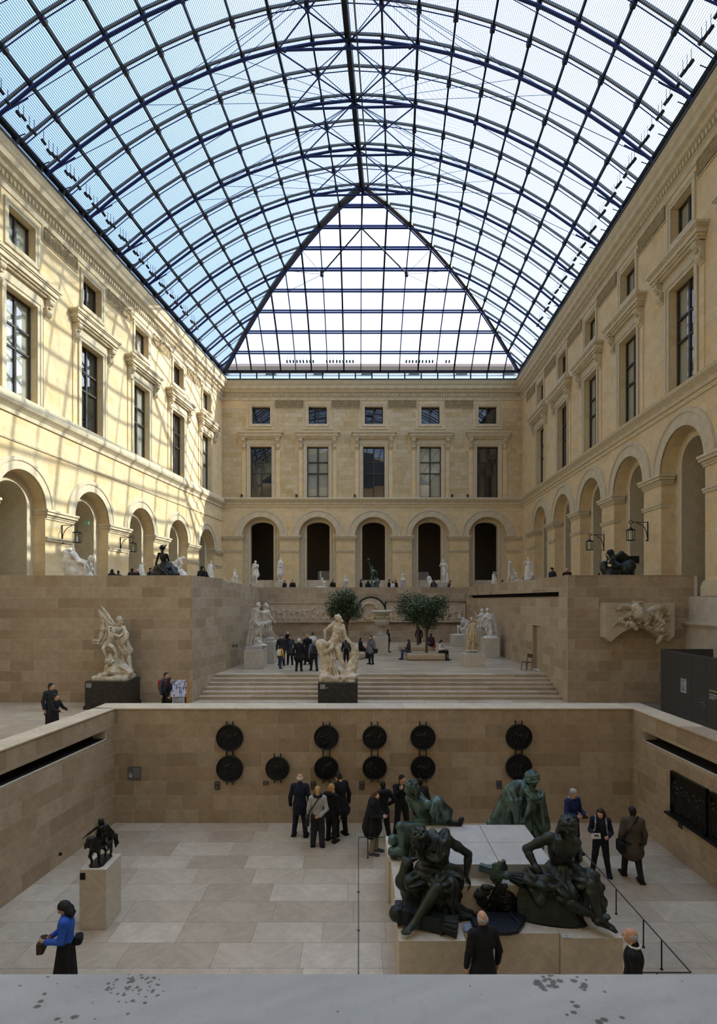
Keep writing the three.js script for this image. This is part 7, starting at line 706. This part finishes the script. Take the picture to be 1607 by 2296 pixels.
{ // marble frieze with a central arched piece on the landing wall
  const fm = mat('friezeMarble', '#d0bda3', .8, { map: grainT }), mk = (label, x0, x1, n) => { const t = thing('relief_frieze', label, 'relief', [(x0 + x1) / 2, 5.77, -50.38]), w = x1 - x0, st = []; for (let i = 0; i < n; i++) st.push(...figStroke(lerp(-w / 2 + .5, w / 2 - .5, i / (n - 1)), -.82, rr(.9, 1.35), .12)); add(t, 'relief', reliefPlane(w - .12, 1.72, Math.round(w * 22), 44, reliefH(st), .02), fm, [0, 0, .03]); add(t, 'frame', [span(-w / 2, w / 2, .84, .92, -.2, .12), span(-w / 2, w / 2, -.92, -.82, -.2, .16), span(-w / 2, -w / 2 + .07, -.92, .92, -.2, .12), span(w / 2 - .07, w / 2, -.92, .92, -.2, .12)], fm); if (n === 12) add(t, 'backing', [span(-w / 2 - .08, w / 2 + .08, -1.0, .99, -.24, -.02)], M.dark); };
  mk('long carved frieze of small figures on the landing wall, left half', -8.9, -.05, 17); mk('carved frieze with rearing figures on the landing wall, right half in a dark frame', 2.55, 9.9, 12);
  const t = thing('arched_relief', 'arched carved stone with a round wreath in the middle of the frieze', 'relief', [1.15, 4.9, -50.36]), s = new THREE.Shape(); s.moveTo(-1.3, 0); s.lineTo(1.3, 0); s.lineTo(1.3, .9); s.absarc(0, .9, 1.3, 0, Math.PI); s.lineTo(-1.3, 0); add(t, 'slab', extr(s, .2).translate(0, 0, -.2), fm); add(t, 'dark_edge', ring(0, .9, 1.32, 1.42, .22, -.2), M.iron); add(t, 'wreath', new THREE.TorusGeometry(.72, .12, 10, 40).translate(-.15, 1.0, .06), fm); const F = new Field(); for (let i = 0; i < 26; i++) { const a = i / 26 * 6.283; F.ball(V(-.15 + .72 * Math.cos(a), 1.0 + .72 * Math.sin(a), .14), .08, .03); } F.chain([V(1.0, .1, .1), V(.8, .6, .12), V(.85, 1.0, .1)], [.16, .15, .12], .05); F.ball(V(.85, 1.2, .12), .12, .03); F.chain([V(.82, .8, .12), V(.55, .9, .16)], [.07, .05], .03); add(t, 'carving', F.mesh(.03, marbleWarm), M.marble);
}
{ // carved keystone block on the right block wall
  const z = 25.85, u = z / 1220, t = thing('carved_keystone', 'carved stone arch block with a winged dragon, hung on the right block wall', 'relief', PX(1420, 1390, z)), S = (x, y) => [(x - 1420) * u, (1390 - y) * u], km = mat('keystone', '#cfc1ab', .8, { map: grainT }); const s = new THREE.Shape(); const P0 = [[1348, 1352], [1501, 1352], [1501, 1424], [1488, 1436], [1472, 1430]]; s.moveTo(...S(...P0[0])); for (const q of P0.slice(1)) s.lineTo(...S(...q)); s.quadraticCurveTo(...S(1420, 1378), ...S(1361, 1437)); s.lineTo(...S(1348, 1428)); s.lineTo(...S(...P0[0]));
  add(t, 'arch_block', extr(s, .53, .01).translate(0, 0, -.13), km); const F = new Field(.45), q = (x, y, d = .45) => V(...S(x, y), d); for (let i = 0; i < 5; i++) F.chain([q(1405 - i, 1371 + i * 2), q(1396 - i * 8 + i * i, 1376 + i * 3), q(1365 + i * 10, 1402 + i * .5)], [.09, .06, .03], .02); F.chain([q(1412, 1362, .55), q(1418, 1376, .6), q(1430, 1384, .6)], [.22, .28, .22], .08); F.chain([q(1432, 1378), q(1452, 1366), q(1470, 1362), q(1482, 1374)], [.14, .17, .17, .14], .06); F.ell(q(1458, 1378, .45), [.42, .34, .16], .08, null, { noise: [.07, 6] }); F.ell(q(1465, 1398, .42), [.3, .4, .14], .08, null, { noise: [.08, 6] }); F.chain([q(1440, 1386, .6), q(1436, 1394, .66), q(1430, 1400, .66)], [.1, .08, .05], .03); F.chain([q(1372, 1366), q(1378, 1360), q(1392, 1360), q(1406, 1362)], [.07, .13, .1, .08], .04, { fold: [4, .03, 0, 2] }); F.chain([q(1470, 1412), q(1478, 1420), q(1468, 1432), q(1462, 1438)], [.14, .13, .12, .09], .05, { noise: [.05, 9] }); F.chain([q(1398, 1395), q(1408, 1400), q(1416, 1408)], [.12, .12, .1], .05, { noise: [.05, 9] }); for (let i = 0; i < 9; i++) F.cap(q(1414 + rr(-4, 4), 1356), q(1405 + i * 3.2, 1347 + rr(0, 3)), .06, .025, .03); for (let i = 0; i < 60; i++) F.ball(q(1390 + rr(0, 95), 1384 + rr(-10, 26), .44 + rr(0, .06)), rr(.035, .085), .04); for (let i = 0; i < 5; i++) { F.chain([q(1440 + i * 8, 1372 + i * 5, .58), q(1450 + i * 7, 1380 + i * 6, .6), q(1446 + i * 6, 1392 + i * 5, .52)], [.05, .06, .03], .03); F.chain([q(1376 + i * 7, 1366 - i, .52), q(1384 + i * 7, 1358, .55), q(1392 + i * 6, 1364, .52)], [.05, .06, .03], .03); }
  add(t, 'dragon', F.mesh(.025, mottle('#cbbfa9', '#9c8d76', 5)), M.marble); for (const [x0, x1, y] of [[1349, 1400, 1364], [1349, 1385, 1380], [1349, 1375, 1394], [1478, 1501, 1378], [1480, 1501, 1392]]) add(t, 'joint_groove', span(S(x0, 0)[0], S(x1, 0)[0], S(0, y)[1] - .01, S(0, y)[1] + .01, .385, .412), M.friezeStone);
}
{ // stone tree benches and their trees
  const bg = (w, d) => { const s = new THREE.Shape(), r = .35, X = w / 2 - .16, Y = d / 2 - .16; s.moveTo(-X + r, -Y); s.lineTo(X - r, -Y); s.quadraticCurveTo(X, -Y, X, -Y + r); s.lineTo(X, Y - r); s.quadraticCurveTo(X, Y, X - r, Y); s.lineTo(-X + r, Y); s.quadraticCurveTo(-X, Y, -X, Y - r); s.lineTo(-X, -Y + r); s.quadraticCurveTo(-X, -Y, -X + r, -Y); const a = X - .38, b = Y - .38; s.holes.push(new THREE.Path([[-a, -b], [-a, b], [a, b], [a, -b]].map((p) => new THREE.Vector2(...p)))); const g = new THREE.ExtrudeGeometry(s, { depth: .16, bevelEnabled: true, bevelSize: .16, bevelThickness: .15, bevelSegments: 5, curveSegments: 8 }); g.rotateX(-Math.PI / 2).translate(0, .15, 0); return muv(g); };
  const leafG = new THREE.BufferGeometry(); leafG.setAttribute('position', new THREE.Float32BufferAttribute([0, 0, 0, .035, .05, .012, 0, .12, 0, -.035, .05, .012], 3)); leafG.setIndex([0, 1, 2, 0, 2, 3]); leafG.computeVertexNormals(); leafG.setAttribute('uv', new THREE.BufferAttribute(new Float32Array(8), 2)); const lm = mat('leaves', '#ffffff', .5, { side: THREE.DoubleSide });
  function tree(label, x, z, lobes, trunkH, n, lean2) { const t = thing('potted_tree', label, 'tree', [x, LAND, -z]), top = V(lean2, trunkH, 0), gs = [tube([V(0, 0, 0), V(.03, trunkH * .4, 0), V(lean2 * .7, trunkH * .8, .02), top], .085, 16, 8)]; for (const l of lobes) for (let i = 0; i < 4; i++) { const e = off(V(l[0], l[1], l[2]), V(rr(-.6, .6), rr(-.5, .5), rr(-.6, .6)), l[3]); gs.push(tube([mix(V(lean2 * .7, trunkH * .8, 0), top, rnd()), off(mix(top, e, .5), V(0, 1, 0), .1), e], .025, 8, 5)); } add(t, 'trunk', gs, M.trunk);
    const im = new THREE.InstancedMesh(leafG, lm, n), m4 = new THREE.Matrix4(), qn = new THREE.Quaternion(), ca = new THREE.Color(), tot = lobes.reduce((a, l) => a + l[3] ** 3, 0); let k = 0; for (const l of lobes) { const cnt = Math.round(n * l[3] ** 3 / tot); for (let i = 0; i < cnt && k < n; i++, k++) { const d = V(rr(-1, 1), rr(-1, 1), rr(-1, 1)).normalize(), cl = .75 + .5 * n3(d.x * 2.5 + l[0] * 3, d.y * 2.5, d.z * 2.5 + x), r = l[3] * Math.pow(rnd(), .4) * cl; qn.setFromEuler(new THREE.Euler(rr(-2.4, -.4), rr(0, 6.28), rr(-.6, .6), 'YXZ')); const sc = rr(.9, 1.5); m4.compose(V(l[0] + d.x * r, l[1] + d.y * r * .85, l[2] + d.z * r), qn, V(sc, sc, sc)); im.setMatrixAt(k, m4); ca.set(rnd() < .2 ? '#5d7440' : rnd() < .5 ? '#33472a' : '#41572f'); im.setColorAt(k, ca); } } im.count = k; im.name = 'foliage'; im.userData.kind = 'stuff'; fin(im); t.add(im); }
  const b1 = bg(2.75, 1.9), spots = [[4.5, 36.2, 'smooth rounded stone bench around the right tree, front right of the landing'], [4.5, 42.2, 'smooth rounded stone bench behind the right tree bench'], [-.9, 36.9, 'smooth rounded stone bench around the left tree, behind the athlete'], [-.9, 42.6, 'smooth rounded stone bench farther back on the left']]; for (const [x, z, l] of spots) { const t = thing('tree_bench', l, 'bench', [x, LAND, -z]); add(t, 'seat_ring', b1, mat('benchStone' + x + z, '#c5b193', .55, { map: grainT })); add(t, 'soil', span(-.85, .85, .02, .33, -.42, .42), M.dark); }
  tree('round-crowned green tree in the bench behind the marble athlete', -.8, 36.9, [[-.25, 3.5, 0, 1.25], [-.75, 3.2, .1, .75], [.4, 3.15, 0, .85], [-.1, 4.0, 0, .85]], 2.5, 5200, .0); tree('wide green tree in the front right bench', 4.5, 36.2, [[-.3, 3.1, 0, 1.2], [.55, 3.2, 0, 1.05], [.95, 3.75, 0, .7], [-1.0, 2.9, 0, .75], [.3, 2.3, 0, .6]], 2.1, 5200, .05); tree('second green tree standing behind the wide one on the right', 4.6, 42.2, [[-.5, 3.5, 0, 1.3], [.5, 3.4, 0, 1.1], [-1.2, 3.2, 0, .7]], 2.3, 3800, -.05);
}
{ // wall lanterns
  const mk = (W, x, label, dir) => { W.updateMatrixWorld(true); const t = thing('wall_lantern', label, 'lantern', V(x, E + 4.3, 0).applyMatrix4(W.matrixWorld), W.rotation.y), k = M.iron; add(t, 'wall_bar', [span(-.03, .03, -1.05, .02, 0, .04), rod(V(0, -1.02, .03), V(0, -1.02, .12), .03, 8)], k); add(t, 'arm', [bar(V(0, 0, 0), V(0, 0, .86), .04, .035), tube([V(0, -.85, .04), V(0, -.5, .1), V(0, -.2, .3), V(0, -.03, .62)], .02, 14, 6), new THREE.TorusGeometry(.09, .018, 6, 18).rotateY(Math.PI / 2).translate(0, .0, .95)], k); add(t, 'hook', rod(V(0, -.08, .95), V(0, -.3, .95), .016, 6), k);
    add(t, 'cap', lathe([[0, -.28], [.05, -.29], [.07, -.34], [.24, -.42], [.25, -.45], [0, -.45]], 14).translate(0, 0, .95), k); add(t, 'glass_body', new THREE.CylinderGeometry(.2, .2, .52, 16, 1, true).translate(0, -.72, .95), M.pane); const bs = []; for (let i = 0; i < 6; i++) { const a = i / 6 * 6.283; bs.push(rod(V(.21 * Math.cos(a), -.45, .95 + .21 * Math.sin(a)), V(.21 * Math.cos(a), -1.0, .95 + .21 * Math.sin(a)), .014, 4)); } add(t, 'cage', [...bs, new THREE.TorusGeometry(.215, .02, 6, 20).rotateX(Math.PI / 2).translate(0, -1.0, .95), rod(V(0, -1.02, .95), V(0, -.99, .95), .2, 16)], k); add(t, 'candle', rod(V(0, -.98, .95), V(0, -.66, .95), .04, 10), wear('white')); };
  mk(WL, 31.4 * 1.0077, 'black iron wall lantern on the nearest left pier, over the reclining marble'); mk(WL, 37.4 * 1.0077, 'black iron wall lantern on the second left pier'); mk(WR, 56 - 30.1, 'black iron wall lantern on the nearest right pier, above the bronze stag'); mk(WR, 56 - 35.9, 'black iron wall lantern on the second right pier');
}
{ // grey hoarding with a door at the right
  const t = thing('hoarding', 'dark grey boarded enclosure with a door, right of the parapet', 'hoarding', [13.1, MID, -23.6]), hb = (z0, z1, n = 'panel') => add(t, n, span(0, .05, .02, 2.77, z0 + .006, z1 - .006), M.hoard); hb(0, 2.15); const d = hb(2.15, 3.12, 'door'); hb(3.12, 4.6); hb(4.6, 7); add(t, 'back_panel', span(.05, 2.25, 0, 2.77, 0, .05), M.hoard); add(t, 'edge_strip', span(-.012, 0, 2.7, 2.78, 0, 7), M.zinc); add(d, 'handle', [rod(V(-.05, 1.0, 2.98), V(-.05, 1.0, 2.82), .012, 8), rod(V(0, 1.0, 2.98), V(-.05, 1.0, 2.98), .012, 8), span(-.008, 0, .86, .9, 2.95, 3.0)], mat('steelBright', '#b9bbbd', .3, { metalness: .8 }));
  const nt = tex(128, (u, v) => { const im = v < .34 && v > .14 && u > .1 && u < .9, l = (v * 26) % 1 > .5 && u > .1 && u < .1 + .75 * hsh(Math.floor(v * 26), 1, 1) + .1; return im ? (n3(u * 14, v * 10, 2) > .5 ? [70, 70, 72] : [168, 168, 170]) : v > .36 && v < .94 && l ? [95, 96, 100] : [165, 166, 172]; }); const sign = (n, z0, z1, y0, y1, m) => { const g = box(.006, y1 - y0, z1 - z0, -.004, (y0 + y1) / 2, (z0 + z1) / 2); g.setAttribute('uv', new THREE.BoxGeometry(1, 1, 1).attributes.uv); add(t, n, g, m); };
  sign('notice', 1.48, 1.86, 1.16, 1.72, mat('notice', '#ffffff', .7, { map: nt })); const c = document.createElement('canvas'); c.width = 256; c.height = 160; const x = c.getContext('2d'); x.fillStyle = '#3b3a39'; x.fillRect(0, 0, 256, 160); x.fillStyle = '#8d8452'; x.fillRect(10, 12, 236, 26); x.fillStyle = '#c9c9c9'; for (const [y, w] of [[70, 230], [96, 236], [122, 120]]) x.fillRect(12, y, w, 10); const ct = new THREE.CanvasTexture(c); ct.colorSpace = THREE.SRGBColorSpace; sign('door_notice', 3.25, 3.95, 1.15, 1.6, mat('doorNotice', '#ffffff', .7, { map: ct }));
}
{ // information desk, chair, small fittings
  const t = thing('information_desk', 'orange-sided information desk with a sloping plan, at the foot of the stairs', 'desk', [-7.62, MID, -23.2], .15), sd = mat('deskOrange', '#b9782f', .6), g = extr([[-.3, 0], [.3, 0], [.3, .9], [.1, 1.5], [-.06, 1.5], [-.3, .85]], .04); g.rotateY(-Math.PI / 2); const mp = tex(128, (u, v) => { const r = n3(u * 9, v * 9, 5) > .58 ? [90, 92, 130] : [176, 180, 204]; return (u * 8) % 1 < .08 || (v * 5) % 1 < .06 ? [224, 226, 232] : r; }); add(t, 'side', g, sd, [.36, 0, 0]); add(t, 'side', g.clone(), sd, [-.32, 0, 0]); add(t, 'body', span(-.32, .32, 0, .86, -.25, .26), M.hoard); const pl = box(.62, .02, .72); pl.setAttribute('uv', new THREE.BoxGeometry(1, 1, 1).attributes.uv); add(t, 'plan_panel', pl, mat('plan', '#ffffff', .5, { map: mp }), [.0, 1.16, .19], [1.2, 0, 0]); const rk = box(.5, .5, .02); rk.setAttribute('uv', new THREE.BoxGeometry(1, 1, 1).attributes.uv); add(t, 'leaflet_rack', rk, M.notice, [0, .62, .3]);
  const ch = thing('chair', 'dark wooden attendant chair by the doorway on the landing', 'chair', [9.42, LAND, -30.5], -1.2), w = mat('chairWood', '#4a3427', .6); add(ch, 'seat', rbox(.44, .04, .42, .015, 0, .45, 0), w); for (const sx of [-1, 1]) { add(ch, 'leg', rod(V(sx * .19, .44, .18), V(sx * .2, 0, .2), .018, 8), w); add(ch, 'leg', rod(V(sx * .19, .92, -.24), V(sx * .2, 0, -.19), .018, 8), w); } add(ch, 'backrest', rbox(.42, .22, .03, .012, 0, .8, -.225), w);
  const fx = (n, l, c, p, gs, m, turn = 0) => { const o = thing(n, l, c, p, turn); gs.forEach(([k, q]) => add(o, k, q, m)); }; fx('exit_sign', 'small white and green exit sign inside the second left arch', 'sign', PX(194, 1172, 35.3), [['panel', box(.3, .2, .06)]], mat('exitGreen', '#8fd0b0', .5)); fx('info_panel', 'dark square information panel inside the right arch behind the stag', 'sign', PX(1421, 1255, 29.5), [['panel', box(.55, .4, .04)], ['post', span(-.02, .02, -1.6, -.2, -.02, .02)]], M.iron);
  fx('wall_fitting', 'pair of small dark fittings low on the raked left landing wall', 'fitting', PX(526, 1448, 28.6), [['box', box(.1, .14, .1, -.06, 0, 0)], ['box', box(.1, .14, .1, .09, 0, -.06)]], M.zinc); fx('wall_fitting', 'small round dark socket low on the left court wall', 'fitting', PX(135.5, 1915, 14.05), [['socket', new THREE.SphereGeometry(.045, 10, 8)]], M.iron);
  fx('display_panel', 'pale display panel inside the second far arch', 'panel', PX(727, 1282, 60).setY(TER), [['panel', span(-.68, .68, 0, 3.0, -.05, .05)]], M.pedestal); fx('display_panel', 'pale display panel inside the fourth far arch', 'panel', PX(950, 1284, 60).setY(TER), [['panel', span(-.75, .55, 0, 2.9, -.05, .05)]], M.pedestal); fx('ladder', 'short white ladder on the gutter at the far right roof corner', 'ladder', PX(1156, 851, 55.9), [['rail', [rod(V(-.16, 0, 0), V(-.3, 1.3, 0), .025, 6), rod(V(.2, 0, 0), V(.06, 1.3, 0), .025, 6)]], ['rung', [.2, .55, .9, 1.2].map((y) => rod(V(-.16 - y * .1, y, 0), V(.2 - y * .1, y, 0), .02, 6))]], wear('white'));
}
renderer.render(scene, camera);
